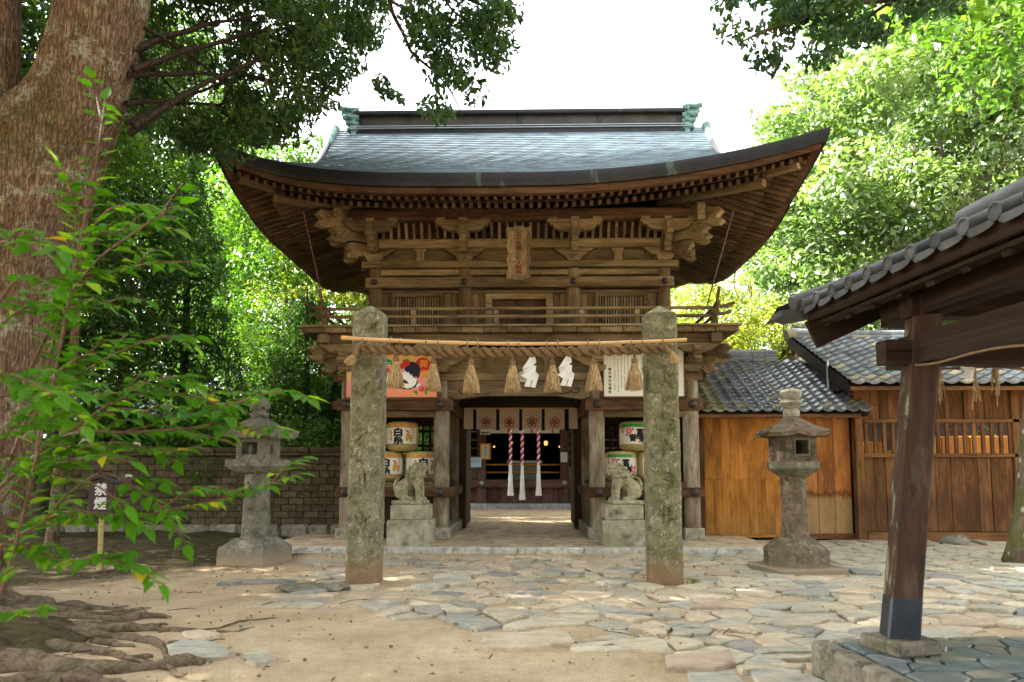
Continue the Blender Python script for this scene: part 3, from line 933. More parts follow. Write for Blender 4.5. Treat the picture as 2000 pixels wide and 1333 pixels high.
for side in (-1, 1):
    mb = MB(); rows = []
    for j in range(13):
        s0, s1 = SG * j / 13, SG * (j + 1) / 13
        rows.append([spt(u, s0, side, 0.026) for u in us]); rows.append([spt(u, s1, side, 0.0) for u in us])
    mb.grid(rows).build('hip_slope', M['copper'], gate)
    # gable wall, verge boards and verge rolls
    mb = MB()
    ss = [SG + (EY - SG) * i / 14 for i in range(15)]
    for sign in (-1, 1):
        top = [(side * (Lx(s) - 0.02), YC + sign * (EY - s), zs(s) - 0.0) for s in ss]
        bot = [(side * (Lx(s) - 0.02), YC + sign * (EY - s), zs(s) - 0.42) for s in ss]
        inn = [(side * (Lx(s) - 0.14), YC + sign * (EY - s), zs(s) - 0.42) for s in ss]
        mb.grid([top, bot, inn])
    mb.build('verge_board', M['copper_edge'], gate)
    for sign in (-1, 1):
        MB().tube([(side * (Lx(s) + 0.02), YC + sign * (EY - s), zs(s) + 0.03) for s in ss[:10]], 0.05, 8).build('verge_roll', M['copper_edge'], gate, True)
        MB().tube([(side * (Lx(s) + 0.01), YC + sign * (EY - s), zs(s) + 0.035) for s in ss[9:]], [0.05 + 0.012 * k for k in range(6)], 8).build('verge_roll', M['verdigris'], gate, True)
    gw = MB(); pl = [(YC - 3.2, 7.45), (YC + 3.2, 7.45), (YC, 9.9)]
    gw.prism(pl, side * 3.75, side * 3.85, 'yz').build('gable_wall', M['shade_wood'], gate)
# thick eave edge: perimeter loops
def perim(o, z, n=60):
    """closed loop at inward offset o and height z relative to the eave's top edge"""
    P = []
    for i in range(n):
        u = -1 + 2 * i / n
        p = fpt(u, 0, 0, -1); x = u * (EX - o)
        P.append((x, YC - (EY - o), p[2] + z))
    for i in range(n):
        u = -1 + 2 * i / n
        p = spt(u, 0, 1); P.append(((EX - o), YC + u * (EY - o), p[2] + z))
    for i in range(n):
        u = 1 - 2 * i / n
        p = fpt(u, 0, 0, 1); P.append((u * (EX - o), YC + (EY - o), p[2] + z))
    for i in range(n):
        u = 1 - 2 * i / n
        p = spt(u, 0, -1); P.append((-(EX - o), YC + u * (EY - o), p[2] + z))
    return P
MB().grid([perim(0, 0.026), perim(-0.01, 0.0), perim(0.035, -0.215), perim(0.12, -0.225)], True).build('eave_edge', M['copper_edge'], gate, True, fix=True)
MB().grid([perim(0.10, -0.20), perim(0.10, -0.222), perim(0.13, -0.325), perim(0.26, -0.33), perim(0.26, -0.2)], True).build('eave_board', M['red_wood'][0], gate, True)
# soffits above the two rafter tiers
def fly_z(o): return -0.30 + (o - 0.24) * 0.32       # top of the flying rafters relative to ZE
def base_z(o): return -0.265 + (o - 0.74) * 0.35
MB().grid([perim(0.2, fly_z(0.2)), perim(0.92, fly_z(0.92))], True).build('soffit_board', M['shade_wood'][0], gate)
MB().grid([perim(0.72, base_z(0.72) + 0.002), perim(1.4, base_z(1.4)), perim(2.0, base_z(2.0)), perim(2.75, base_z(2.75))], True).build('soffit_board', M['shade_wood'][0], gate)
MB().grid([perim(0.745, base_z(0.745) - 0.0), perim(0.745, base_z(0.745) + 0.085), perim(0.85, base_z(0.745) + 0.085), perim(0.85, base_z(0.85))], True).build('eave_batten', M['raft_wood'][0], gate)
rm_f = barmesh('flying_rafter', 0.062, 0.085, M['raft_wood']); rm_b = barmesh('base_rafter', 0.07, 0.095, M['raft_wood'])
def rafters(axis, sgn):
    half = EX if axis == 'x' else EY
    n = int(half * 2 / 0.166)
    for i in range(n + 1):
        a = -half + 0.12 + (2 * half - 0.24) * i / n
        for tier, (o0, o1, zf, me, nm, h) in enumerate(((0.27, 0.93, fly_z, rm_f, 'flying_rafter', 0.085), (0.76, 2.45, base_z, rm_b, 'base_rafter', 0.095))):
            lim = half - abs(a)
            o1c = min(o1, lim - 0.05)
            if o1c - o0 < 0.06:
                continue
            if axis == 'x':
                q = abs(a) / EX; rz = rise(a, q)
                def P(o): return (a, YC + sgn * (EY - o), ZE + rz + zf(o) - h / 2 - 0.004)
            else:
                f = abs(a) / EY; q = (1 - (EY - abs(a)) / EX) * min(1, f * 1.6); rz = rise(sgn, q)
                def P(o): return (sgn * (EX - o), YC + a, ZE + rz + zf(o) - h / 2 - 0.004)
            between(me, nm, gate, P(o0), P(o1c))
rafters('x', -1); rafters('y', -1); rafters('y', 1)
# corner hip beams, two tiers
for sx in (-1, 1):
    rt = rise(sx, 1.0)
    mb = MB()
    def hp(o, z): return Vector((sx * (EX - o), YC - (EY - o), ZE + rise(sx, 1 - o / EX) * 1.0 + z))
    for (o0, o1, zf, w, h) in ((0.42, 1.1, fly_z, 0.15, 0.19), (0.9, 2.6, base_z, 0.17, 0.24)):
        me = barmesh('corner_beam', w, h, M['gate_pale'])
        between(me, 'corner_beam', gate, hp(o0, zf(o0) - h / 2 - 0.02), hp(o1, zf(o1) - h / 2 - 0.02))
# ridge
rg = MB().span(-4.25, 4.25, YC - 0.30, YC + 0.30, 9.55, 9.86, 0.01).build('ridge_base', M['copper_edge'], gate)
for z, w in ((9.875, 0.34), (9.945, 0.31)):
    MB().span(-4.22, 4.22, YC - w, YC + w, z - 0.009, z + 0.009, 0.003).build('ridge_ledge', M['zinc'], gate)
MB().span(-4.15, 4.15, YC - 0.24, YC + 0.24, 9.86, 10.0, 0.0).build('ridge_course', M['copper_edge'], gate)
MB().span(-4.12, 4.12, YC - 0.20, YC + 0.20, 10.0, 10.24, 0.0).build('ridge_panel', M['ridge_copper'], gate)
for x in (-3.96, -1.98, 0.0, 1.98, 3.96):
    MB().span(x - 0.07, x + 0.07, YC - 0.225, YC - 0.19, 10.0, 10.24, 0.005).build('ridge_post', M['copper_edge'], gate)
MB().span(-4.14, 4.14, YC - 0.33, YC + 0.33, 10.24, 10.345, 0.02).build('ridge_cap', M['copper_edge'], gate)
for sx in (-1, 1):
    o = MB().prism([(-0.36, 9.45), (0.36, 9.45), (0.30, 10.0), (0.34, 10.42), (-0.34, 10.42), (-0.30, 10.0)], sx * 4.05, sx * 4.17, 'yz', Matrix.Translation((0, YC, 0))).build('ridge_end', M['verdigris'], gate)
    for z, l, r in ((10.40, 0.42, 0.075), (10.20, 0.33, 0.075), (10.04, 0.24, 0.065), (9.88, 0.22, 0.065), (9.66, 0.26, 0.10)):
        mb = MB()
        for yy in (-0.26, 0.0, 0.26):
            mb.tube([(sx * 4.0, YC + yy, z - 0.02), (sx * (4.08 + l * 0.6), YC + yy, z), (sx * (4.06 + l), YC + yy, z + (0.045 if z > 10.3 else 0.0))], [r * 0.9, r, r * 0.95], 10)
        mb.build('ridge_roll', M['verdigris'], o, True)

# ---- upper storey
GW, GP, GR, CW, DW, SW = M['gate_wood'], M['gate_pale'], M['red_wood'], M['col_wood'], M['dark_wood'], M['shade_wood']
UX = (-3.08, -1.16, 1.16, 3.08); UY = 15.1; UYB = 19.5
def beam(name, x0, x1, y0, y1, z0, z1, mat, ch=0.015, jit=0.004):
    return MB().span(x0, x1, y0, y1, z0, z1, ch).build(name, mat, gate)
def column(name, x, y, r, z0, z1, mat):
    prof = [(r * 0.97, z0), (r, z0 + 0.05)] + [(r * (1 + 0.01 * math.sin(k)), z0 + (z1 - z0) * k / 8) for k in range(1, 8)] + [(r * 0.96, z1)]
    return MB().lathe(prof, 18, (x, y, 0)).build(name, mat, gate, True)
for x in UX:
    column('upper_column', x, UY, 0.155, 4.3, 5.9, GW)
    column('upper_column', x, UYB, 0.155, 4.3, 5.9, GW)
for z0, z1, y0, xe, nm, mt in ((5.335, 5.555, 14.88, 3.27, 'nageshi_beam', GW), (5.63, 5.755, 15.0, 3.15, 'tie_beam', GP), (5.76, 5.90, 14.86, 3.36, 'wall_plate', GP), (6.21, 6.40, 14.93, 3.3, 'purlin_beam', GP), (5.24, 5.305, 15.02, 3.0, 'lintel', GW)):
    beam(nm, -xe, xe, y0, UY + 0.12, z0, z1, mt)
beam('tie_board', -3.0, 3.0, 15.12, 15.18, 5.555, 5.63, GR)
beam('frieze_board', -3.1, 3.1, 15.11, 15.16, 5.90, 6.21, GW)
beam('eave_purlin', -3.72, 3.72, YC - 2.83, YC - 2.62, 6.655, 6.895, GR, 0.02)
for sx in (-1, 1):
    beam('eave_purlin', sx * 3.63, sx * 3.83, YC - 2.62, YC + 2.7, 6.655, 6.895, GR, 0.02)
    # side walls of the upper storey
    for k in range(14):
        y0 = UY + 0.1 + k * 0.31
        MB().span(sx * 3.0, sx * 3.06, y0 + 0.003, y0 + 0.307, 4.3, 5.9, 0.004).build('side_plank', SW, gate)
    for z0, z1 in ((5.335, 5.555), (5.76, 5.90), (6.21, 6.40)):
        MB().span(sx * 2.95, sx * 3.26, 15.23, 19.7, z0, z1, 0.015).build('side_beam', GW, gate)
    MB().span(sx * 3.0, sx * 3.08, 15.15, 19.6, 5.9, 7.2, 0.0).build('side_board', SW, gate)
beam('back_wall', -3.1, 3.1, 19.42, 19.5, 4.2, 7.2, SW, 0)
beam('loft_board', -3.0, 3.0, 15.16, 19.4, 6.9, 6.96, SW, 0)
# ribs of the coved eave ceiling and dark board behind them
MB().grid([[(x, 15.04, 6.40), (x, 14.98, 6.58), (x, 14.86, 6.76), (x, 14.70, 6.86)] for x in (-3.5, 3.5)]).build('cove_board', M['shade_wood'][0], gate)
rb = MB(); pf_ = [(15.0, 6.38), (14.95, 6.56), (14.84, 6.73), (14.68, 6.84), (14.60, 6.84), (14.60, 6.79), (14.66, 6.78), (14.79, 6.68), (14.885, 6.53), (14.92, 6.38)]
rb.prism([(a - 14.8, b - 6.6) for a, b in pf_], -0.028, 0.028, 'yz')
rbm = rb.mesh('cove_rib', GP[2])
for i in range(42):
    x = -3.40 + i * 6.8 / 41
    put(rbm, 'cove_rib', gate, (x, 14.8, 6.6))
# short struts in the frieze
for x in (-2.12, 0.0, 2.12):
    MB().prism([(x - 0.12, 5.90), (x + 0.12, 5.90), (x + 0.085, 6.0), (x + 0.08, 6.12), (x + 0.14, 6.21), (x - 0.14, 6.21), (x - 0.08, 6.12), (x - 0.085, 6.0)], 15.02, 15.115).build('frieze_strut', GP, gate)
# bracket sets
def cloud_arm(w, h):
    """boat-shaped arm outline with stepped cloud ends"""
    hw = w / 2
    R_ = [(hw, h), (hw, h * 0.80), (hw - 0.05, h * 0.72), (hw - 0.07, h * 0.52), (hw - 0.13, h * 0.50), (hw - 0.16, h * 0.26), (hw - 0.24, h * 0.10), (hw - 0.36, 0.0)]
    return R_ + [(-a, b) for a, b in R_[::-1]]
def block(mb, c, w, h):
    hw = w / 2
    mb.lathe([(hw * 0.72 * 1.414, 0), (hw * 0.95 * 1.414, h * 0.4), (hw * 1.414, h * 0.45), (hw * 1.414, h)], 4, c, R(45))
def nose(L, h, mirror=False):
    """carved beam nose outline in (along, z): along negative is outward"""
    return [(0.15, 0), (-L * 0.45, 0.0), (-L * 0.62, -h * 0.12), (-L * 0.74, -h * 0.40), (-L * 0.92, -h * 0.46), (-L * 1.02, -h * 0.25), (-L * 0.97, -h * 0.02), (-L * 0.86, h * 0.02), (-L * 0.90, h * 0.3), (-L * 1.0, h * 0.55), (-L * 0.93, h * 0.9), (-L * 0.7, h), (0.15, h)]
def bracket(x, y, z, k, nz, wide=1.16, diag=0, full=True):
    b = MB()
    b.prism([(x + a, z + 0.50 + c) for a, c in cloud_arm(wide, 0.23)], y - 0.72, y - 0.58)           # arm under the purlin
    b.prism([(x + a, z + 0.10 + c) for a, c in cloud_arm(wide * 0.72, 0.19)], y - 0.20, y - 0.06)     # arm on the wall
    b.prism([(a, c) for a, c in nose(0.62, 0.22)], -0.075, 0.075, 'yz', Matrix.Translation((x, y - 0.05, z + 0.20)))
    b.prism([(a, c) for a, c in nose(0.30, 0.20)], -0.065, 0.065, 'yz', Matrix.Translation((x, y - 0.55, z + 0.50)))
    b.span(x - 0.07, x + 0.07, y - 0.70, y + 0.05, z + 0.29, z + 0.48, 0.01)
    o = b.build('bracket', k, gate)
    bl = MB(); block(bl, (x, y - 0.13, z), 0.36, 0.13); bl.build('bearing_block', k, o)
    for dx in (-wide / 2 + 0.12, 0, wide / 2 - 0.12):
        bl = MB(); block(bl, (x + dx, y - 0.65, z + 0.71), 0.17, 0.07); bl.build('bearing_block', k, o)
    bl = MB(); block(bl, (x, y - 0.65, z + 0.42), 0.22, 0.09); bl.build('bearing_block', k, o)
    return o
for x in UX:
    bracket(x, UY + 0.02, 5.90, GP, 0)
def corner_nose(x, y, z, sx, sy, L, h, w, mat, name='corner_nose'):
    ang = math.atan2(sy, sx)
    m = Matrix.Translation((x, y, z)) @ Matrix.Rotation(ang + math.pi / 2 + math.pi, 4, 'Z')
    m = Matrix.Translation((x, y, z)) @ Matrix.Rotation(ang + math.pi / 2, 4, 'Z')
    return MB().prism(nose(L, h), -w / 2, w / 2, 'yz', m).build(name, mat, gate)
for sx in (-1, 1):
    x, y = sx * 3.08, UY
    corner_nose(x, y, 6.0, sx * 0.72, -0.7, 0.75, 0.24, 0.15, GP)
    corner_nose(x, y, 6.28, sx * 0.72, -0.7, 1.15, 0.24, 0.15, GP)
    corner_nose(x + sx * 0.35, y - 0.35, 6.52, sx * 0.72, -0.7, 0.95, 0.26, 0.16, GP)
    corner_nose(x, y, 6.02, sx, 0.0, 0.7, 0.22, 0.14, GP)
    corner_nose(x, y, 6.40, sx, 0.0, 1.0, 0.24, 0.14, GP)
    corner_nose(x + sx * 0.60, y - 0.62, 6.62, 0.0001, -1, 0.42, 0.26, 0.15, GP)
    corner_nose(x + sx * 0.65, y - 0.62, 6.62, sx, 0.0, 0.40, 0.26, 0.15, GP)
    # brackets on the side faces
    for yy in (15.1, 16.6, 18.0, 19.5):
        b = MB()
        b.prism([(a, c) for a, c in cloud_arm(1.05, 0.22)], sx * 3.63, sx * 3.77, 'yz', Matrix.Translation((0, yy, 6.41)))
        b.span(sx * 3.05, sx * 3.75, yy - 0.07, yy + 0.07, 6.15, 6.38, 0.01)
        b.build('side_bracket', GW, gate)
# boss nails
def boss(x, y, z, r=0.075):
    MB().lathe([(r, 0), (r * 1.02, 0.02), (r * 0.8, 0.06), (r * 0.4, 0.085), (0.004, 0.09)], 14).v
    mb = MB(); mb.lathe([(r, 0), (r * 1.0, 0.02), (r * 0.82, 0.055), (r * 0.45, 0.08), (0.004, 0.09)], 14)
    mb.v = [(x + p[0], y - p[2], z + p[1]) for p in mb.v]
    return mb.build('nail_cover', M['iron'], gate, True)
for x in UX:
    boss(x, 14.88, 5.445, 0.07)
# wall boards, lattice windows and the door
def planks(name, x0, x1, y0, y1, z0, z1, w, mat, par, gap=0.004):
    n = max(1, round((x1 - x0) / w)); w = (x1 - x0) / n
    for i in range(n):
        d = random.uniform(0, 0.008)
        MB().span(x0 + i * w + gap / 2, x0 + (i + 1) * w - gap / 2, y0 + d, y1 + d, z0, z1, 0.005).build(name, mat, par)
for a, b in ((-3.0, -2.72), (-1.62, -1.3), (-1.02, -0.72), (0.72, 1.02), (1.3, 1.62), (2.72, 3.0)):
    planks('wall_plank', a, b, 15.10, 15.15, 4.33, 5.26, 0.2, GW, gate)
for sx in (-1, 1):
    xc = sx * 2.17
    fr = MB()
    fr.span(xc - 0.56, xc - 0.47, 15.02, 15.13, 4.34, 5.24, 0.008); fr.span(xc + 0.47, xc + 0.56, 15.02, 15.13, 4.34, 5.24, 0.008)
    fr.span(xc - 0.47, xc + 0.47, 15.025, 15.13, 5.16, 5.24, 0.008)
    w = fr.build('lattice_window', GW, gate)
    MB().span(xc - 0.47, xc + 0.47, 15.14, 15.16, 4.34, 5.16, 0).build('dark_back', M['void'], w)
    bm_ = MB().box((0, 0, 0), (0.034, 0.045, 0.82), 0.004).mesh('bar', GP[2])
    for i in range(16):
        put(bm_, 'bar', w, (xc - 0.435 + i * 0.058, 15.085, 4.75))
fr = MB()
fr.span(-0.72, -0.57, 14.97, 15.13, 4.33, 5.22, 0.012); fr.span(0.57, 0.72, 14.97, 15.13, 4.33, 5.22, 0.012)
fr.span(-0.57, 0.57, 14.975, 15.13, 5.09, 5.22, 0.012)
dr = fr.build('door_frame', GP, gate)
for sx in (-1, 1):
    lf = MB().span(sx * 0.03, sx * 0.565, 15.09, 15.125, 4.33, 5.085, 0.005).build('door_leaf', GR, dr)
MB().span(-0.03, 0.03, 15.06, 15.13, 4.33, 5.085, 0.006).build('door_post', DW, dr)
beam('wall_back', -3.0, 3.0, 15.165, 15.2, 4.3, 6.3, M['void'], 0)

# ---- balcony
BX, BY = 4.32, 13.95
n = 19
for i in range(n):
    x0 = -BX + 2 * BX * i / n
    MB().span(x0 + 0.004, x0 + 2 * BX / n - 0.004, BY + random.uniform(0, 0.02), UY - 0.1, 4.19, 4.30, 0.012).build('floor_plank', GW, gate)
for sx in (-1, 1):
    for k in range(12):
        y0 = UY - 0.095 + k * 0.46
        MB().span(sx * 3.1, sx * BX, y0 + 0.004, y0 + 0.456, 4.19, 4.30, 0.012).build('floor_plank', GW, gate)
beam('balcony_edge', -BX - 0.06, BX + 0.06, BY - 0.03, BY + 0.12, 4.30, 4.345, GP, 0.01)
beam('balcony_beam', -4.05, 4.05, BY + 0.16, BY + 0.36, 4.0, 4.185, GW, 0.015)
beam('balcony_joist', -3.8, 3.8, 14.5, 14.62, 4.02, 4.185, GW, 0.01)
for sx in (-1, 1):
    MB().span(sx * 3.78, sx * 3.97, BY + 0.0, 20.0, 3.985, 4.17, 0.015).build('balcony_beam', GW, gate)
    MB().span(sx * (BX + 0.02), sx * (BX - 0.10), BY + 0.13, 20.4, 4.302, 4.345, 0.01).build('balcony_edge', GW, gate)
def railcurve(z, x1, up):
    pts = [(-x1 - 0.02, BY + 0.12, z + up)]
    pts = [(-x1, BY + 0.12, z + up), (-x1 + 0.16, BY + 0.12, z + up * 0.45), (-x1 + 0.34, BY + 0.12, z + 0.01), (-x1 + 0.5, BY + 0.12, z)]
    return pts + [(-p[0], p[1], p[2]) for p in pts[::-1]]
MB().tube(railcurve(4.685, 4.28, 0.10), 0.036, 10).build('handrail', GP, gate, True)
MB().tube(railcurve(4.525, 4.20, 0.08), 0.036, 10).build('mid_rail', GP, gate, True)
for sx in (-1, 1):
    for z, l, up in ((4.685, 0.62, 0.32), (4.525, 0.5, 0.22)):
        pts = [(sx * 3.88, BY - l * 0.45, z + up), (sx * 3.88, BY - 0.1, z + 0.06), (sx * 3.88, BY + 0.12, z + 0.01), (sx * 3.88, BY + 0.5, z), (sx * 3.88, 20.0, z)]
        MB().tube(pts, 0.034, 8).build('side_rail', GW, gate, True)
    MB().span(sx * 3.88 - 0.06, sx * 3.88 + 0.06, BY + 0.06, BY + 0.18, 4.345, 4.50, 0.01).build('rail_post', GW, gate)
    MB().span(sx * 3.88 - 0.09, sx * 3.88 + 0.09, BY + 0.03, BY + 0.21, 4.56, 4.65, 0.02).build('rail_post', GW, gate)
    # thin stay from the eave corner down to the balcony
    top = at(592 if sx < 0 else 1432, 412, 13.5); bot = at(634 if sx < 0 else 1379, 604, BY + 0.3)
    MB().tube([top, bot], 0.014, 6).build('stay_rod', M['rod'], gate, True)
for x in (-2.1, 0.55 - 1.0, 1.25, 2.35):
    MB().span(x - 0.05, x + 0.05, BY + 0.07, BY + 0.17, 4.345, 4.49, 0.008).build('rail_post', GP, gate)
    MB().span(x - 0.05, x + 0.05, BY + 0.07, BY + 0.17, 4.56, 4.65, 0.008).build('rail_post', GP, gate)

# ---- lower storey
LX = (-3.53, -1.6, 1.6, 3.53); LY = 14.8
for yy in (LY, 17.2, 19.6):
    for x in LX:
        column('lower_column', x, yy, 0.165, 0.31, 3.46, CW)
for x in LX:
    MB().span(x - 0.20, x + 0.20, LY - 0.2, LY + 0.22, 0.07, 0.31, 0.015).build('base_stone', M['granite'], gate)
    for yy in (17.2, 19.6):
        MB().span(x - 0.22, x + 0.22, yy - 0.22, yy + 0.22, 0.07, 0.31, 0.015).build('base_stone', M['granite'], gate)
for sx in (-1, 1):
    MB().span(sx * 1.42, sx * 1.8, LY + 0.225, 16.97, 0.07, 0.30, 0.015).build('sill_stone', M['granite'], gate)
    xa, xb = sorted((sx * 1.36, sx * 3.74))
    # nageshi rails along the front and down the passage side
    MB().span(xa, xb, LY - 0.235, LY - 0.12, 0.93, 1.125, 0.015).build('rail_beam', GR, gate)
    MB().span(xa - (0.0), xb, LY - 0.235, LY - 0.10, 2.69, 2.93, 0.015).build('head_beam', GR, gate)
    MB().span(xa + 0.1, xb - 0.1, LY - 0.10, LY + 0.10, 2.56, 2.688, 0.01).build('lintel', GW, gate)
    MB().span(sx * 1.36, sx * 1.47, LY - 0.118, 17.05, 0.93, 1.125, 0.015).build('rail_beam', GR, gate)
    MB().span(sx * 1.36, sx * 1.47, LY - 0.098, 17.05, 2.69, 2.93, 0.015).build('head_beam', GR, gate)
    for x in (sx * 1.6, sx * 3.53):
        boss(x, LY - 0.235, 1.03, 0.085); boss(x, LY - 0.235, 2.81, 0.085)
    # shelf bay
    for k in range(5):
        MB().span(sx * 1.5, sx * 3.6, LY - 0.05 + k * 0.4, LY + 0.345 + k * 0.4, 1.18, 1.235, 0.005).build('shelf_board', SW, gate)
    planks('skirt_plank', min(sx * 1.7, sx * 3.4), max(sx * 1.7, sx * 3.4), LY - 0.02, LY + 0.02, 0.1, 0.93, 0.3, SW, gate)
    MB().span(sx * 1.75, sx * 3.42, LY - 0.10, LY - 0.02, 1.125, 1.235, 0.01).build('shelf_edge', GW, gate)
    # back lattice
    MB().span(sx * 1.72, sx * 3.4, 17.05, 17.12, 1.2, 1.32, 0.005).build('lattice_rail', SW, gate)
    for z in (1.62, 2.02, 2.36):
        MB().span(sx * 1.72, sx * 3.4, 17.07, 17.10, z, z + 0.06, 0.004).build('lattice_rail', SW, gate)
    MB().span(sx * 1.72, sx * 3.4, 17.04, 17.13, 2.5, 3.4, 0.005).build('back_board', SW, gate)
    bm_ = MB().box((0, 0, 0), (0.05, 0.05, 1.2), 0.004).mesh('lattice_bar', SW[2])
    for i in range(10):
        put(bm_, 'lattice_bar', gate, (sx * (1.8 + i * 0.172), 17.085, 1.92))
    # outer side wall and passage wall beside the shelves
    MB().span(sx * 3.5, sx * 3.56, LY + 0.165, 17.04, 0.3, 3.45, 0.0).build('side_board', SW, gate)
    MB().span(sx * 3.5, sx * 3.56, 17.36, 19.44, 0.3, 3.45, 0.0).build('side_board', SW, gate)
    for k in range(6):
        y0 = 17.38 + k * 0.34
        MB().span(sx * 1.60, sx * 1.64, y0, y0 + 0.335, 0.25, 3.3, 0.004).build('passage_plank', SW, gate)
    # open door leaf
    dl = MB().span(sx * 1.30, sx * 1.36, 17.32, 18.75, 0.14, 2.88, 0.01).build('open_door', GW, gate)
    # end blocks of the beam ends outside
    MB().span(sx * 3.62, sx * 3.86, LY - 0.09, LY + 0.09, 2.72, 2.9, 0.01).build('beam_end', GR, gate)
    MB().span(sx * 3.62, sx * 3.86, LY - 0.08, LY + 0.08, 3.3, 3.47, 0.01).build('beam_end', GR, gate)
MB().span(-1.45, 1.45, 17.1, 17.3, 2.92, 3.2, 0.01).build('door_lintel', DW, gate)
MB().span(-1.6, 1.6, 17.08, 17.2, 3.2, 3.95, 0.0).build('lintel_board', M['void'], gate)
for sx in (-1, 1):
    MB().span(sx * 1.29, sx * 1.46, 17.12, 17.28, 0.1, 2.92, 0.01).build('door_jamb', SW, gate)
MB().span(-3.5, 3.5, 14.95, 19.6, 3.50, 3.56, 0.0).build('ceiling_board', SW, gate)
# middle rainbow beam
zt = 3.30
pts = [(-1.46, zt), (-1.46, 2.98), (-1.30, 2.93), (-1.0, 2.965), (-0.75, 3.0), (0.75, 3.0), (1.0, 2.965), (1.30, 2.93), (1.46, 2.98), (1.46, zt)]
rbm_ = MB().prism(pts, LY - 0.13, LY + 0.10).build('rainbow_beam', GW, gate)
for sx in (-1, 1):
    th = [i * 0.42 for i in range(16)]
    sw = [(sx * (1.18 - 0.0) - sx * 0.011 * a * math.cos(a) * 1.5, LY - 0.135, 3.12 + 0.011 * a * math.sin(a) * 1.4) for a in th]
    tail = [(sx * 1.02, LY - 0.135, 3.06), (sx * 0.85, LY - 0.135, 3.03), (sx * 0.6, LY - 0.135, 3.035)]
    MB().tube(sw + tail, 0.010, 5).build('carved_swirl', DW, gate, True)
beam('head_tie', -3.75, 3.75, LY - 0.16, LY + 0.14, 3.31, 3.475, GW, 0.018)
beam('frieze_board', -3.5, 3.5, LY - 0.03, LY + 0.05, 3.475, 4.0, GP)
for x in (-2.56, -0.62, 0.62, 2.56):
    MB().prism([(x - 0.14, 3.475), (x + 0.14, 3.475), (x + 0.09, 3.58), (x + 0.085, 3.72), (x + 0.15, 3.82), (x - 0.15, 3.82), (x - 0.085, 3.72), (x - 0.09, 3.58)], LY - 0.1, LY - 0.035).build('frieze_strut', GP, gate)
beam('plate_beam', -3.6, 3.6, LY - 0.12, LY - 0.03, 3.83, 4.0, GW, 0.012)
for x in LX:
    b = MB()
    b.prism([(x + a, 3.60 + c) for a, c in cloud_arm(0.98, 0.2)], LY - 0.26, LY - 0.12)
    b.prism(nose(0.72, 0.24), -0.075, 0.075, 'yz', Matrix.Translation((x, LY - 0.1, 3.72)))
    b.prism([(x + a, 3.80 + c) for a, c in cloud_arm(0.9, 0.19)], LY - 0.70, LY - 0.58)
    o = b.build('balcony_bracket', GP, gate)
    bl = MB(); block(bl, (x, LY - 0.18, 3.475), 0.34, 0.13); bl.build('bearing_block', GP, o)
for sx in (-1, 1):
    x, y = sx * 3.53, LY
    corner_nose(x, y, 3.55, sx * 0.72, -0.7, 0.62, 0.22, 0.14, GP)
    corner_nose(x, y, 3.78, sx * 0.72, -0.7, 0.95, 0.22, 0.14, GP)
    corner_nose(x, y, 3.55, sx, 0.0, 0.45, 0.2, 0.13, GP)
    corner_nose(x, y, 3.76, sx, 0.0, 0.72, 0.22, 0.13, GP)
    for yy in (16.4, 18.0, 19.6):
        MB().prism(nose(0.6, 0.22), -0.07, 0.07, 'yz', Matrix.Translation((x, yy, 3.74)) @ Matrix.Rotation(sx * math.pi / 2, 4, 'Z')).build('side_nose', GW, gate)
# pale round disc on the frieze
mb = MB(); mb.lathe([(0.115, 0), (0.115, 0.02), (0.08, 0.035), (0.075, 0.03), (0.04, 0.05), (0.03, 0.07), (0.004, 0.075)], 20)
pd = at(1022, 736, LY - 0.2); mb.v = [(pd.x + p[0], LY - 0.165 - p[2], pd.z + p[1]) for p in mb.v]
mb.build('gong_disc', M['disc'], gate, True)
# ================================================================== worship hall beyond the gate
HY = 28.0
hall = thing('worship_hall', 'dark wooden worship hall seen through the gate passage', 'hall', (0, HY + 2, 0))
HW = M['hall_wood']
hs_ = MB().span(-5, 5, HY - 0.75, HY - 0.1, -0.1, 0.17, 0.01).build('step_slab', M['grey_stone'], hall)
for x in (-4.6, -1.58, 1.62, 4.6):
    MB().span(x - 0.16, x + 0.16, HY - 0.14, HY + 0.16, 0.1, 4.2, 0.015).build('column', HW, hall)
MB().span(-4.8, 4.8, HY - 0.20, HY - 0.06, 0.78, 1.08, 0.015).build('floor_beam', HW, hall)
for x in (-1.58, 1.62):
    mb = MB(); mb.lathe([(0.09, 0), (0.09, 0.03), (0.04, 0.07), (0.004, 0.08)], 12)
    mb.v = [(x + p[0], HY - 0.2 - p[2], 0.95 + p[1]) for p in mb.v]; mb.build('nail_cover', M['zinc'], hall, True)
for k in range(17):
    x0 = -4.6 + k * 0.54
    MB().span(x0 + 0.003, x0 + 0.537, HY + 0.0, HY + 0.05, 0.12, 0.80, 0.004).build('skirt_plank', HW, hall)
MB().span(-4.6, 4.6, HY + 0.0, HY + 6.0, 1.0, 1.06, 0).build('hall_floor', M['dark_wood'], hall)
MB().span(-4.7, 4.7, HY + 4.0, HY + 4.1, 0.1, 4.3, 0).build('back_wall', M['void'], hall)
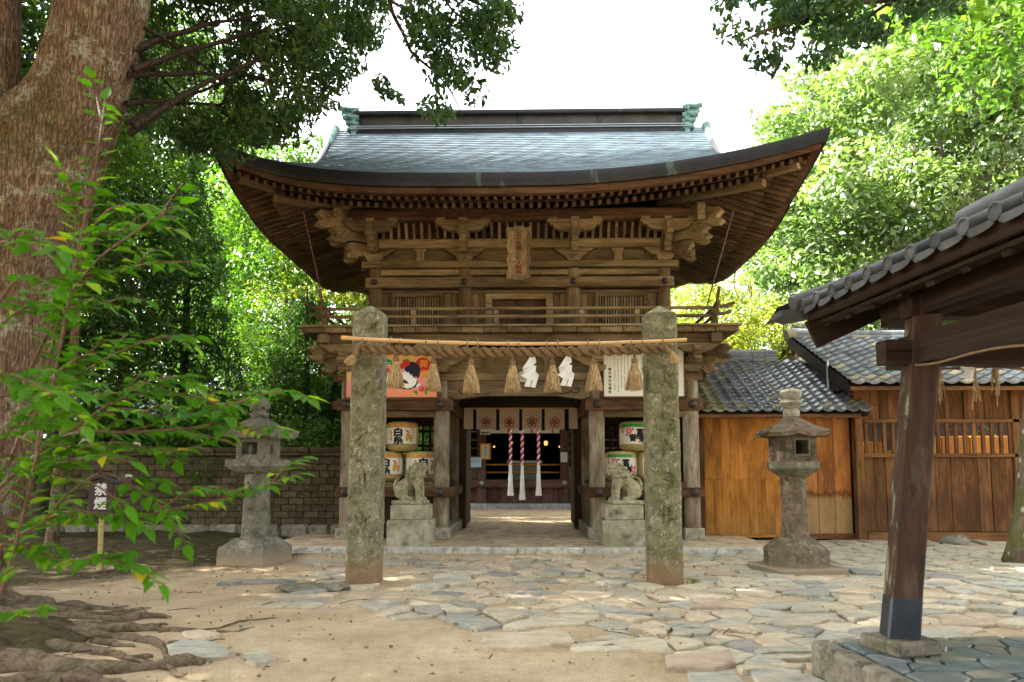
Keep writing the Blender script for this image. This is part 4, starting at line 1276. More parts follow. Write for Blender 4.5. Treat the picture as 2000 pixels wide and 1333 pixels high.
for sx in (-1, 1):
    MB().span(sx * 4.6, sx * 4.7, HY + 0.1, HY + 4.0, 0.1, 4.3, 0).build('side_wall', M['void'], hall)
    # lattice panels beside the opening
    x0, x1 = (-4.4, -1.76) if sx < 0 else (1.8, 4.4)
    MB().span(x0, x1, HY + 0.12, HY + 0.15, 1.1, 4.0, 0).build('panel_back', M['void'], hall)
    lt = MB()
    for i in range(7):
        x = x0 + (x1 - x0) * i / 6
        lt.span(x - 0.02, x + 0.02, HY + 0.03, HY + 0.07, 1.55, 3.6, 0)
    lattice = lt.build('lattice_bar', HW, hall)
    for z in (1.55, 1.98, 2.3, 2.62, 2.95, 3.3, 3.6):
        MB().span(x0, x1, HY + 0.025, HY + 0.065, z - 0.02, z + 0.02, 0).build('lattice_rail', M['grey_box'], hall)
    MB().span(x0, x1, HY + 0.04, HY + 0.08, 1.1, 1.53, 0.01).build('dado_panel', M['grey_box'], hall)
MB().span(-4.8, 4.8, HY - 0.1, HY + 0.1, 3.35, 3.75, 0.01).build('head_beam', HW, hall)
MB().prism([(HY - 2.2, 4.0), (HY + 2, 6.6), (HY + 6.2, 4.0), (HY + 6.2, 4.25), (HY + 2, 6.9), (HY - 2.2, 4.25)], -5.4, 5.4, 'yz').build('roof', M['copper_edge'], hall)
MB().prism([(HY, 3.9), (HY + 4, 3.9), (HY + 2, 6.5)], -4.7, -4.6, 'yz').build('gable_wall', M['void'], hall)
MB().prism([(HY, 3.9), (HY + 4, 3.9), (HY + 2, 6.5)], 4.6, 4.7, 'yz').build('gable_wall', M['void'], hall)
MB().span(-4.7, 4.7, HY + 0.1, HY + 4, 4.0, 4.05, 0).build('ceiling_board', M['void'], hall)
for z in (1.36, 1.66):
    MB().span(-1.42, 1.45, HY + 0.25, HY + 0.31, z - 0.03, z + 0.03, 0.006).build('railing', M['gold'], hall)
# shrine curtain strip with crimson ties
cz = MB().grid([[(-1.42 + 2.87 * i / 30, HY - 0.05 + 0.02 * math.sin(i * 1.3), z) for i in range(31)] for z in (2.88, 3.3)]).build('white_curtain', M['white_ink'])
tag(cz, 'white cloth strip across the top of the dark hall opening', 'curtain')
for x in (-0.55, 0.36, 1.18):
    MB().span(x - 0.04, x + 0.04, HY - 0.085, HY - 0.08, 2.86, 3.3, 0).build('crimson_tie', M['pink'], cz)
ob = thing('offering_box', 'grey offering box with a round crest behind the bell ropes', 'offering box', (0.08, HY + 0.55, 1.06))
MB().span(-0.55, 0.71, HY + 0.3, HY + 0.8, 1.07, 1.72, 0.01).build('box_body', M['grey_box'], ob)
MB().span(-0.62, 0.78, HY + 0.26, HY + 0.84, 1.72, 1.82, 0.01).build('box_rim', M['zinc'], ob)
mb = MB(); mb.lathe([(0.14, 0), (0.14, 0.03), (0.06, 0.05), (0.004, 0.06)], 16)
mb.v = [(0.22 + p[0], HY + 0.3 - p[2], 1.5 + p[1]) for p in mb.v]; mb.build('crest', M['gate_pale'][0], ob, True)
# bell ropes
for i, (px, zb, lab) in enumerate(((997, 969, 'left bell rope of the three, red and white twist ending in a white tassel'), (1020, 977, 'middle and longest bell rope, red and white twist with a white tassel'), (1052, 969, 'right bell rope of the three, standing apart, red and white twist with white tassel'))):
    q = at(px, zb, 26.8)
    b = thing('bell_rope', lab, 'bell rope', q, 'bell ropes hanging before the hall')
    zt = at(px, 908, 26.8).z
    for k, mt in ((0, 'red_rope'), (1, 'white_rope')):
        n = 70
        pts = [(q.x + 0.03 * math.cos(a * 0.75 + k * math.pi), q.y + 0.03 * math.sin(a * 0.75 + k * math.pi), zt + (3.6 - zt) * a / n) for a in range(n + 1)]
        MB().tube(pts, 0.036, 7).build('strand', M[mt], b, True)
    h = zt - q.z
    MB().lathe([(0.05, h), (0.062, h - 0.05), (0.062, h * 0.72), (0.075, h * 0.70), (0.09, h * 0.3), (0.125, 0.02), (0.10, 0.0)], 14, q).build('tassel', M['white_rope'], b, True, jit=0.01)
# lamps glowing inside
for px, py, r, Y, lab in ((965, 873, 0.055, 29.6, 'small glowing lamp left of the bell ropes inside the dark hall'), (1093, 873, 0.055, 29.6, 'small glowing lamp by the right hall column'), (1000, 865, 0.05, 31.0, 'faint lamp deep inside the hall behind the left bell rope')):
    p = at(px, py, Y)
    r *= 0.75
    l = thing('hanging_lamp', lab, 'lamp', p, 'lamps inside the hall')
    MB().ball(p, r, 10, 8).build('bulb', M['glow'], l, True)
    MB().tube([p + Vector((0, 0, r)), p + Vector((0, 0, 4.0 - p.z))], 0.008, 5).build('cord', M['iron'], l)
p = at(1066, 866, 30.4)
l = thing('hanging_lantern', 'small cage lantern glowing behind the right bell rope', 'lantern', p, 'lamps inside the hall')
MB().lathe([(0.04, -0.10), (0.085, -0.05), (0.085, 0.06), (0.04, 0.10)], 8, p).build('glass', M['glow'], l)
mb = MB()
for k in range(8):
    a = k * math.pi / 4
    mb.tube([p + Vector((0.075 * math.cos(a), 0.075 * math.sin(a), -0.15)), p + Vector((0.135 * math.cos(a), 0.135 * math.sin(a), 0)), p + Vector((0.075 * math.cos(a), 0.075 * math.sin(a), 0.16))], 0.014, 4)
mb.build('cage', M['iron'], l)
MB().tube([p + Vector((0, 0, 0.14)), p + Vector((0, 0, 4.0 - p.z))], 0.01, 5).build('cord', M['iron'], l)
# notices on the hall
def sheet(name, px0, py0, px1, py1, Y, mat, label, cat, frame=None, draw=None):
    a, b = at(px0, py1, Y), at(px1, py0, Y)
    o = MB().span(a.x, b.x, Y, Y + 0.03, a.z, b.z, 0.0).build(name, mat)
    tag(o, label, cat)
    if frame:
        f = MB(); w = 0.06
        f.span(a.x - w, a.x, Y - 0.02, Y + 0.04, a.z - w, b.z + w, 0.005); f.span(b.x, b.x + w, Y - 0.02, Y + 0.04, a.z - w, b.z + w, 0.005)
        f.span(a.x, b.x, Y - 0.02, Y + 0.04, a.z - w, a.z, 0.005); f.span(a.x, b.x, Y - 0.02, Y + 0.04, b.z, b.z + w, 0.005)
        f.build('frame', frame, o)
    if draw:
        draw(o, a, b, Y)
    return o
def marks(mb, x0, x1, z0, z1, y, cols, rows, fillx=0.5, seed=0, minfill=0.55):
    """columns of small written marks"""
    g = random.Random(seed)
    dx, dz = (x1 - x0) / cols, (z1 - z0) / rows
    for i in range(cols):
        stop = g.uniform(minfill, 1.0)
        for j in range(int(rows * stop)):
            if g.random() < 0.06:
                continue
            cx, cz = x0 + (i + 0.5) * dx, z1 - (j + 0.5) * dz
            w, h = dx * fillx * g.uniform(0.6, 1.0) / 2, dz * 0.34
            for (ox, oz, ww, hh) in ((0, h * 0.6, w, h * 0.22), (0, -h * 0.4, w * 0.8, h * 0.22), (g.uniform(-0.4, 0.4) * w, 0, w * 0.22, h)):
                mb.add([(cx + ox - ww, y, cz + oz - hh), (cx + ox + ww, y, cz + oz - hh), (cx + ox + ww, y, cz + oz + hh), (cx + ox - ww, y, cz + oz + hh)], [(0, 1, 2, 3)])
    return mb
def dr_arrow(o, a, b, Y):
    zc = (a.z * 0.62 + b.z * 0.38); xc = (a.x + b.x) / 2
    poly(MB(), [(xc - 0.19, zc), (xc - 0.07, zc + 0.05), (xc - 0.07, zc + 0.02), (xc + 0.17, zc + 0.02), (xc + 0.17, zc - 0.02), (xc - 0.07, zc - 0.02), (xc - 0.07, zc - 0.05)], Y - 0.004).build('arrow', M['crimson'], o)
sheet('arrow_sign', 938, 839, 958, 849.5, HY - 0.24, M['paper'], 'small white sign with a red arrow pointing left, on the hall column', 'sign', None, dr_arrow)
def dr_cols(o, a, b, Y):
    vtext(MB(), '御守授与', (a.x + b.x) / 2, Y - 0.004, b.z - 0.06, 0.1, 0.145).build('lettering', M['ink'], o)
sheet('framed_notice', 940.5, 869.5, 955.5, 895, HY - 0.24, M['paper'], 'small white notice in an orange wood frame on the hall column', 'notice', M['orange_ink'], dr_cols)
sheet('blue_notice', 914, 894, 940, 913, HY - 0.30, M['blue_paper'], 'pale blue notice sheet below the lattice beside the left hall column', 'notice', None, lambda o, a, b, Y: marks(MB(), a.x + 0.05, b.x - 0.05, a.z + 0.1, b.z - 0.04, Y - 0.004, 9, 7, 0.6, 2).build('lettering', M['navy'], o))
sheet('white_notice', 1095, 884, 1108, 903, HY - 0.2, M['paper'], 'white paper notice on the right hall column', 'notice', None, lambda o, a, b, Y: marks(MB(), a.x + 0.03, b.x - 0.03, a.z + 0.04, b.z - 0.04, Y - 0.004, 5, 8, 0.5, 3).build('lettering', M['grey_box'], o))

# ================================================================== curtain in the passage
nor = thing('shrine_curtain', 'tan half curtain with crimson blossom crests hanging in the gate passage', 'curtain', (0, 16.95, 2.95))
NY = 16.95
MB().tube([(-1.30, NY, 2.93), (1.30, NY, 2.93)], 0.02, 8).build('curtain_pole', M['bamboo'], nor, True)
xs = [at(p, 820, NY).x for p in (906, 924, 930.5, 969, 975.5, 1014, 1020, 1058, 1064, 1102.5, 1111, 1128)]
for i in range(0, 12, 2):
    x0, x1 = xs[i], xs[i + 1]
    zb = at(1000, 838.5 + 0.6 * math.sin(i), NY).z
    rows = [[(x0 + (x1 - x0) * k / 8, NY + 0.012 * math.sin(k * 0.9 + i) * (2.93 - z), z) for k in range(9)] for z in (2.93, 2.75, 2.6, 2.5, zb)]
    p_ = MB().grid(rows).build('cloth_panel', M['noren'], nor, True)
    if 0 < i < 10:
        mb = MB(); xc = (x0 + x1) / 2
        flower(mb, xc, NY - 0.016, 2.60, 0.135, 5, ringw=0.62)
        flower(mb, xc, NY - 0.016, 2.60, 0.062, 5, a0=270, ringw=0.55)
        for k in range(5):
            a = R(90 + 72 * k)
            mb.tube([(xc, NY - 0.016, 2.60), (xc + 0.05 * math.cos(a), NY - 0.016, 2.60 + 0.05 * math.sin(a))], 0.004, 4)
        mb.build('blossom_crest', M['crimson'], p_)
for i in range(1, 11, 2):
    x0, x1 = xs[i] - 0.01, xs[i + 1] + 0.01
    MB().span(x0, x1, NY + 0.02, NY + 0.024, at(1000, 841, NY).z, 2.95, 0).build('black_band', M['black_cloth'], nor)

# ================================================================== boards over the shelves
EYY = LY - 0.30
ex = -2.60; ew = 0.93
ez0, ez1, ezp = at(1000, 776, EYY).z, at(1000, 697, EYY).z, at(1000, 682, EYY).z
ema = thing('painted_board', 'house shaped votive board painted with a white rooster under a red sun', 'votive board', (ex, EYY, ez0))
mb = MB(); mb.prism([(ex - ew, ez0), (ex + ew, ez0), (ex + ew, ez1), (ex, ezp), (ex - ew, ez1)], EYY, EYY + 0.03); mb.build('panel', M['ema'], ema)
f = MB(); w = 0.05
f.span(ex - ew - w, ex + ew + w, EYY - 0.03, EYY + 0.05, ez0 - w, ez0, 0.006)
f.span(ex - ew - w, ex - ew, EYY - 0.03, EYY + 0.05, ez0, ez1, 0.006); f.span(ex + ew, ex + ew + w, EYY - 0.03, EYY + 0.05, ez0, ez1, 0.006)
for sx in (-1, 1):
    f.prism([(ex + sx * (ew + w), ez1), (ex, ezp), (ex, ezp + 0.06), (ex + sx * (ew + w), ez1 + 0.06)], EYY - 0.035, EYY + 0.05)
f.build('frame', GR, ema)
_k = EYY / 1400
def epx(px, py):
    p = at(px, py, EYY); return (p.x, p.z)
def epoly(pts): return [epx(*p) for p in pts]
y_ = EYY - 0.003
art = {}
def A(m): return art.setdefault(m, MB())
poly(A('red'), ell(*epx(826, 713), 0.155, 0.155, 28), y_)
# rooster body, head to the left
poly(A('navy'), epoly([(775, 738), (786, 727), (797, 728), (812, 737), (816, 748), (811, 757), (800, 761), (787, 760.5), (776, 756)]), y_ - 0.001)
poly(A('white_ink'), epoly([(778, 722), (788, 716), (797, 722), (806, 736), (814, 741), (813, 750), (806, 757), (796, 759.5), (785, 757), (777, 750), (775, 738)]), y_ - 0.002)
poly(A('navy'), epoly([(790, 713), (800, 706.5), (808, 707), (817, 713), (822, 724), (820, 733), (817, 739.5), (812, 735), (808, 737), (805, 731), (801, 733), (798, 727), (794, 728), (790, 722)]), y_ - 0.003)
poly(A('red'), epoly([(781, 713), (789, 706), (794, 704), (801, 707), (801, 712), (794, 717), (788, 720), (782, 722)]), y_ - 0.004)
poly(A('red'), ell(*epx(787, 724), 0.042, 0.042, 14), y_ - 0.004)
poly(A('white_ink'), ell(*epx(787, 724), 0.026, 0.026, 12), y_ - 0.005)
poly(A('red'), ell(*epx(787, 724), 0.014, 0.014, 10), y_ - 0.006)
poly(A('navy'), epoly([(787, 741), (794, 744), (799, 750), (790, 749.5)]), y_ - 0.004)
# companion bird at the left
poly(A('white_ink'), ell(*epx(752, 744), 0.10, 0.13, 20), y_ - 0.001)
poly(A('red'), epoly([(748, 722), (757, 718), (762, 723), (762, 728), (754, 727)]), y_ - 0.002)
poly(A('red'), ell(*epx(757, 731), 0.03, 0.03, 12), y_ - 0.003)
poly(A('white_ink'), ell(*epx(757, 731), 0.018, 0.018, 12), y_ - 0.004)
poly(A('navy'), ell(*epx(753, 746), 0.028, 0.045, 12), y_ - 0.002)
poly(A('orange_ink'), epoly([(754, 756), (764, 752), (772, 756), (771, 761), (756, 761)]), y_ - 0.002)
poly(A('green_ink'), epoly([(748, 705), (756, 701), (764, 704), (769, 710), (766, 714), (757, 711), (748, 711)]), y_ - 0.001)
for i in range(3):
    poly(A('white_ink'), ell(*epx(754 + 4 * i, 708.5 + i * 0.4), 0.012, 0.012, 8), y_ - 0.002)
poly(A('green_ink'), epoly([(785, 704), (796, 701), (800, 705), (790, 708)]), y_ - 0.001)
flower(A('pink'), *[(epx(823, 759)[0]), y_ - 0.001, epx(823, 759)[1]], 0.075)
flower(A('white_ink'), *[(epx(819, 755)[0]), y_ - 0.0004, epx(819, 755)[1]], 0.06)
flower(A('red'), *[(epx(825, 761)[0]), y_ - 0.003, epx(825, 761)[1]], 0.055)
for pts in ([(806, 763), (812, 764), (817, 773), (810, 768)], [(811, 763), (815, 764), (815, 773)], [(829, 764), (833, 763), (835, 772), (830, 770)], [(831, 761), (838, 760), (834, 766)]):
    poly(A('green_ink'), epoly(pts), y_ - 0.001)
for k, mbx in art.items():
    mbx.build('painting', M[k], ema, fix=False)
tc = MB(); vtext(tc, '開運', epx(828, 700)[0], y_ - 0.004, epx(831, 703)[1], 0.17, 0.21, bold=0.004)
tc.build('lettering', M['orange_ink'], ema, fix=False)

TX0, TX1 = at(1179, 700, EYY).x, at(1335, 700, EYY).x
tz0, tz1 = at(1000, 775, EYY).z, at(1000, 684, EYY).z
tb = thing('text_board', 'cream board with columns of black lettering behind the right pillar', 'notice board', ((TX0 + TX1) / 2, EYY, tz0))
MB().span(TX0, TX1, EYY, EYY + 0.03, tz0, tz1, 0).build('panel', M['board_white'], tb)
f = MB()
f.span(TX0 - 0.04, TX0, EYY - 0.02, EYY + 0.05, tz0 - 0.04, tz1 + 0.04, 0.005); f.span(TX1, TX1 + 0.04, EYY - 0.02, EYY + 0.05, tz0 - 0.04, tz1 + 0.04, 0.005)
f.span(TX0, TX1, EYY - 0.02, EYY + 0.05, tz0 - 0.04, tz0, 0.005); f.span(TX0, TX1, EYY - 0.02, EYY + 0.05, tz1, tz1 + 0.04, 0.005)
f.build('frame', GR, tb)
mb = MB()
vtext(mb, '櫻井神社社務所', at(1191, 730, EYY).x, EYY - 0.003, at(1191, 719, EYY).z, 0.062, 0.077, bold=0.002)
marks(mb, at(1197, 700, EYY).x, TX1 - 0.08, tz0 + 0.05, tz1 - 0.04, EYY - 0.003, 20, 24, 0.42, 5, 0.8)
mb.build('lettering', M['ink'], tb, fix=False)

# plaque under the eaves
pt, pb = at(1013.5, 444, 13.95), at(1013.5, 546, 14.2)
pl = thing('name_plaque', 'carved wooden name plaque with red characters hanging under the eaves', 'plaque', (0, 14.1, pb.z))
H = (pt - pb).length
up = (pt - pb).normalized()
xw = 0.235
def PQ(a, b, d): # a across, b up from the bottom, d out
    nrm = Vector((1, 0, 0)).cross(up)
    return pb + Vector((a - pb.x, 0, 0)) + up * b + nrm * d
mb = MB()
mb.add([PQ(a, b, d) for d in (0.0, 0.03) for a, b in ((-0.17, 0.06), (0.17, 0.06), (0.17, H - 0.06), (-0.17, H - 0.06))], [(0, 1, 2, 3), (4, 7, 6, 5), (0, 4, 5, 1), (1, 5, 6, 2), (2, 6, 7, 3), (3, 7, 4, 0)])
mb.build('plaque_board', GP, pl)
fr = MB()
def wavy(a0, b0, a1, b1, amp, nn, w):
    P = []
    for i in range(nn + 1):
        t_ = i / nn
        P.append((a0 + (a1 - a0) * t_, b0 + (b1 - b0) * t_, amp * math.sin(t_ * math.pi * 6)))
    return P
for sx in (-1, 1):
    out = [(sx * (0.225 + 0.018 * math.sin(i / 20 * math.pi * 7)), H * i / 20) for i in range(21)]
    inn = [(sx * 0.165, H * i / 20) for i in range(21)]
    fr.grid([[PQ(a, b, 0.02) for a, b in out], [PQ(a, b, 0.075) for a, b in out], [PQ(a, b, 0.05) for a, b in inn], [PQ(a, b, 0.0) for a, b in inn]])
for b0, b1 in ((0.0, 0.075), (H - 0.075, H)):
    fr.grid([[PQ(a / 10 * 0.235, b0 - (0.02 * math.cos(a / 10 * 4) if b0 == 0 else 0), 0.0) for a in range(-10, 11)], [PQ(a / 10 * 0.235, b0 - (0.02 * math.cos(a / 10 * 4) if b0 == 0 else 0), 0.07) for a in range(-10, 11)], [PQ(a / 10 * 0.235, b1 + (0.02 * math.cos(a / 10 * 4) if b0 > 0 else 0), 0.07) for a in range(-10, 11)], [PQ(a / 10 * 0.235, b1 + (0.02 * math.cos(a / 10 * 4) if b0 > 0 else 0), 0.0) for a in range(-10, 11)]])
fr.build('plaque_frame', GP, pl)
mb = MB()
for i, ch in enumerate('正一位與止妃大明神'):
    V, F = text_geo(ch)
    sz = 0.098
    for ox, oy in ((0, 0), (0.004, 0), (0, 0.004), (-0.004, 0)):
        mb.add([PQ(a * sz * 1.25 + ox, H - 0.135 - i * 0.094 + b * sz + oy, 0.034 + 0.0004 * (ox > 0)) for a, b, c in V], F)
mb.build('lettering', M['plaque_ink'], pl, fix=False)

# ================================================================== sake barrels
def barrel(kind):
    b = thing('sake_barrel', '', 'sake barrel', (0, 0, 0), 'straw wrapped sake barrels on the gate shelves')
    r = 0.345; h = 0.63
    prof = [(0.20, 0.0), (0.26, 0.012), (0.315, 0.07), (0.337, 0.15), (0.345, 0.30), (0.343, 0.48), (0.33, 0.57), (0.29, 0.615), (0.2, 0.63), (0.02, 0.632)]
    MB().lathe(prof, 28).build('barrel_body', M['mat_straw'], b, True, origin=(0, 0, 0))
    def rad(z):
        for (r0, z0), (r1, z1) in zip(prof, prof[1:]):
            if z0 <= z <= z1:
                return r0 + (r1 - r0) * (z - z0) / max(1e-6, z1 - z0)
        return r
    def wrap(x, z, lift=0.0):
        rr = rad(z) + 0.006 + lift; a = x / r
        return (rr * math.sin(a), -rr * math.cos(a), z)
    def patch(name, x0, x1, z0, z1, mat, lift=0.0):
        rows = [[wrap(x0 + (x1 - x0) * i / 16, z0 + (z1 - z0) * j / 6, lift) for i in range(17)] for j in range(7)]
        return MB().grid(rows).build(name, mat, b, True, origin=(0, 0, 0))
    wr = lambda x, z, l=0.0: wrap(x, z, 0.004 + l)
    wr2 = lambda x, z, l=0.0: wrap(x, z, 0.008 + l)
    for z in (0.085, 0.135):
        MB().tube([(0.334 * math.cos(a / 16 * math.pi), 0.334 * math.sin(a / 16 * math.pi), z) for a in range(33)], 0.012, 6).build('straw_hoop', M['straw'], b, True, origin=(0, 0, 0))
    if kind == 'w':
        patch('label_sheet', -0.44, 0.44, 0.155, 0.49, M['board_white'])
        patch('label_band', -0.44, 0.44, 0.50, 0.575, M['gold'])
        mb = MB(); poly(mb, ell(0.20, 0.31, 0.045, 0.11, 16, -0.2), 0, wr); poly(mb, ell(0.27, 0.27, 0.03, 0.08, 14, 0.1), 0, wr); mb.build('ochre_print', M['gold'], b, fix=False, origin=(0, 0, 0))
        mb = MB(); vtext(mb, '白', 0.0, 0, 0.49, 0.185, wrap=wr2, bold=0.012, sx=1.2); vtext(mb, '糸', 0.0, 0, 0.325, 0.18, wrap=wr2, bold=0.012, sx=1.25)
        mb.build('lettering', M['ink'], b, fix=False, origin=(0, 0, 0))
        mb = MB()
        for cx, cz in ((-0.17, 0.42), (-0.14, 0.385), (-0.17, 0.36), (-0.17, 0.27), (-0.15, 0.235), (0.17, 0.43), (0.2, 0.41), (-0.15, 0.31)):
            poly(mb, ell(cx, cz, 0.02, 0.018, 10), 0, wr2)
        for i in range(4):
            for q in (-0.30, 0.31):
                poly(mb, [(q - 0.018, 0.46 - i * 0.06), (q + 0.018, 0.46 - i * 0.06), (q + 0.018, 0.452 - i * 0.06), (q - 0.018, 0.452 - i * 0.06)], 0, wr2)
                poly(mb, [(q - 0.006, 0.475 - i * 0.06), (q + 0.006, 0.475 - i * 0.06), (q + 0.006, 0.435 - i * 0.06), (q - 0.006, 0.435 - i * 0.06)], 0, wr2)
        for x in (-0.1, -0.06, 0.06, 0.1):
            poly(mb, [(x - 0.014, 0.53), (x + 0.014, 0.53), (x + 0.014, 0.552), (x - 0.014, 0.552)], 0, wr2)
        mb.build('red_print', M['red'], b, fix=False, origin=(0, 0, 0))
    else:
        patch('label_sheet', -0.44, 0.44, 0.13, 0.49, M['board_white'])
        patch('label_band', -0.36, 0.2, 0.505, 0.565, M['green_ink'])
        mb = MB(); vtext(mb, '富', 0.05, 0, 0.475, 0.17, wrap=wr2, bold=0.008); vtext(mb, 'の', 0.0, 0, 0.325, 0.09, wrap=wr2, bold=0.006); vtext(mb, '寿', 0.10, 0, 0.325, 0.17, wrap=wr2, bold=0.008); vtext(mb, '誉', -0.10, 0, 0.36, 0.16, wrap=wr2, bold=0.008)
        mb.build('lettering', M['ink'], b, fix=False, origin=(0, 0, 0))
        mb = MB(); flower(mb, -0.18, 0, 0.42, 0.07, 6, wrap=wr); flower(mb, 0.23, 0, 0.24, 0.08, 6, wrap=wr); mb.build('rose_print', M['pink'], b, fix=False, origin=(0, 0, 0))
        mb = MB()
        for cx, cz, a in ((-0.10, 0.45, 0.4), (-0.22, 0.34, 1.0), (0.15, 0.2, -0.5), (0.30, 0.30, 0.8), (0.3, 0.17, 0.2), (0.17, 0.32, 0.9), (0.22, 0.15, 0.0)):
            poly(mb, ell(cx, cz, 0.035, 0.02, 10, a), 0, wr)
        mb.build('leaf_print', M['green_ink'], b, fix=False, origin=(0, 0, 0))
        mb = MB(); vtext(mb, '清酒', 0.33, 0, 0.48, 0.05, 0.07, wrap=wr2, bold=0.002); vtext(mb, '吟醸', -0.33, 0, 0.48, 0.045, 0.06, wrap=wr2, bold=0.002); mb.build('red_print', M['red'], b, fix=False, origin=(0, 0, 0))
    return b
bY = 15.28
def sx_(px, Y): return at(px, 880, Y).x
bw = barrel('w'); bw.location = (sx_(785, bY), bY, 1.868); bw.rotation_euler.z = R(-4); bw['label'] = 'cream sake barrel with black characters, on top of the left pile'
copy_tree(bw, (sx_(757, bY), bY, 1.237), R(4), None, 'cream sake barrel with black characters, lower left of its pile beside the left pillar')
copy_tree(bw, (sx_(824, bY), bY, 1.237), R(14), None, 'cream sake barrel with black characters, behind the left guardian dog')
bf = barrel('f'); bf.location = (sx_(1241, bY), bY, 1.868); bf.rotation_euler.z = R(0); bf['label'] = 'rose printed sake barrel, on top of the right pile'
copy_tree(bf, (sx_(1212, bY), bY, 1.237), R(2), None, 'rose printed sake barrel, behind the right guardian dog')
copy_tree(bf, (sx_(1275, bY), bY, 1.237), R(26), None, 'rose printed sake barrel, lower right of its pile, half hidden by the right pillar')

# ================================================================== guardian dogs on pedestals
def remesh(mb, name, vox, mat, smooth_it=2):
    me = mb.mesh(name + '_raw')
    o = bpy.data.objects.new('tmp', me); col.objects.link(o)
    r = o.modifiers.new('r', 'REMESH'); r.mode = 'VOXEL'; r.voxel_size = vox
    s = o.modifiers.new('s', 'SMOOTH'); s.iterations = smooth_it; s.factor = 0.5
    dg = bpy.context.evaluated_depsgraph_get()
    out = bpy.data.meshes.new_from_object(o.evaluated_get(dg))
    bpy.data.objects.remove(o); bpy.data.meshes.remove(me)
    out.name = name
    out.materials.clear(); out.materials.append(mat)
    out.polygons.foreach_set('use_smooth', [True] * len(out.polygons)); out.update()
    return out
def dog_mesh(mat, variant):
    """seated guardian dog, facing +x, base at z=0, height about 0.66"""
    b = MB()
    E = lambda x, y, z, r: b.ball((x, y, z), r, 14, 10)
    T = lambda pts, r: b.tube(pts, r, 10)
    T([(-0.20, 0, 0.16), (-0.12, 0, 0.24), (0.0, 0, 0.33), (0.09, 0, 0.40)], [0.125, 0.135, 0.115, 0.10])      # trunk
    E(0.09, 0, 0.34, (0.10, 0.105, 0.13))                                                                      # chest
    for sy in (-1, 1):
        E(-0.15, sy * 0.095, 0.14, (0.13, 0.06, 0.115))                                                         # haunch
        T([(-0.14, sy * 0.115, 0.06), (-0.02, sy * 0.12, 0.04), (0.02, sy * 0.12, 0.035)], [0.05, 0.042, 0.04])
        E(0.02, sy * 0.12, 0.035, (0.06, 0.045, 0.035))
        T([(0.10, sy * 0.085, 0.36), (0.145, sy * 0.085, 0.20), (0.15, sy * 0.085, 0.06)], [0.065, 0.047, 0.042])
        E(0.175, sy * 0.085, 0.035, (0.065, 0.05, 0.035))
        for k in range(3):
            E(0.215, sy * 0.085 + (k - 1) * 0.028, 0.025, (0.022, 0.014, 0.022))
    # neck, head
    T([(0.07, 0, 0.38), (0.11, 0, 0.47), (0.13, 0, 0.53)], [0.115, 0.11, 0.10])
    E(0.145, 0, 0.565, (0.095, 0.10, 0.085))
    E(0.225, 0, 0.555, (0.062, 0.075, 0.042))      # upper muzzle
    E(0.215, 0, 0.497, (0.055, 0.062, 0.026))      # lower jaw
    E(0.275, 0, 0.578, (0.026, 0.036, 0.022))      # nose
    for sy in (-1, 1):
        E(0.215, sy * 0.047, 0.603, (0.026, 0.022, 0.022))   # eye
        E(0.20, sy * 0.055, 0.63, (0.04, 0.03, 0.016))      # brow
        T([(0.11, sy * 0.09, 0.63), (0.07, sy * 0.115, 0.60), (0.06, sy * 0.115, 0.55)], [0.03, 0.032, 0.012])  # ear
    # mane curls
    g = random.Random(3 + variant)
    for ring, (x, z, n, rr, cr) in enumerate(((0.075, 0.55, 9, 0.105, 0.034), (0.055, 0.48, 10, 0.125, 0.036), (0.05, 0.41, 10, 0.13, 0.036), (0.12, 0.44, 8, 0.10, 0.032))):
        for k in range(n):
            a = 2 * math.pi * k / n + ring * 0.4
            dx = math.cos(a) * rr
            if dx > 0.085 and z > 0.45:
                continue
            E(x + dx, math.sin(a) * rr, z + g.uniform(-0.012, 0.012), cr)
    for sy in (-1, 1):
        for (x, y, z) in ((0.13, 0.085, 0.38), (0.155, 0.06, 0.33), (0.15, 0.09, 0.30), (-0.02, 0.10, 0.30)):
            E(x, sy * y, z, 0.027)
    # tail: upright flame of curls
    for (x, z, r) in ((-0.26, 0.15, 0.05), (-0.285, 0.21, 0.055), (-0.29, 0.27, 0.05), (-0.275, 0.33, 0.042), (-0.25, 0.375, 0.03)):
        E(x, 0, z, (r * 0.9, r * 1.25, r))
        E(x - 0.01, 0.04, z - 0.01, r * 0.62); E(x - 0.01, -0.04, z - 0.01, r * 0.62)
    if variant == 0:
        b.v = [(x, y, z) for x, y, z in b.v]
    b.box((-0.02, 0, -0.025), (0.56, 0.36, 0.07), 0.015)
    return remesh(b, 'guardian_dog', 0.0095, mat, 1)
def dog(px, py_top, label, flip, variant, pcat, plabel, rust):
    PY = 13.83
    cx = at(px, 1000, PY - 0.35).x
    pd = thing('statue_pedestal', plabel, 'pedestal', (cx, PY, 0.07), 'pedestals of the guardian dogs')
    z1 = at(px, 1017, 13.45).z; z2 = at(px, 987, 13.5).z
    MB().span(cx - 0.41, cx + 0.41, PY - 0.40, PY + 0.40, 0.05, z1, 0.02).build('lower_block', M['pedestal'], pd)
    MB().span(cx - 0.355, cx + 0.355, PY - 0.34, PY + 0.34, z1, z2, 0.018).build('upper_block', M['pedestal_rust'] if rust else M['pedestal'], pd)
    me = dog_mesh(M['dog_stone'], variant)
    o = bpy.data.objects.new('guardian_dog', me); col.objects.link(o)
    s = 1.13
    o.scale = (-s if False else s, s, s)
    o.location = (cx + (0.03 if flip else -0.0), PY - 0.05, z2 + 0.06 * s)
    o.rotation_euler.z = R(180 + 14) if flip else R(-14)
    tag(o, label, 'statue', 'stone guardian dogs before the gate')
    WL[o.name] = o.location.copy()
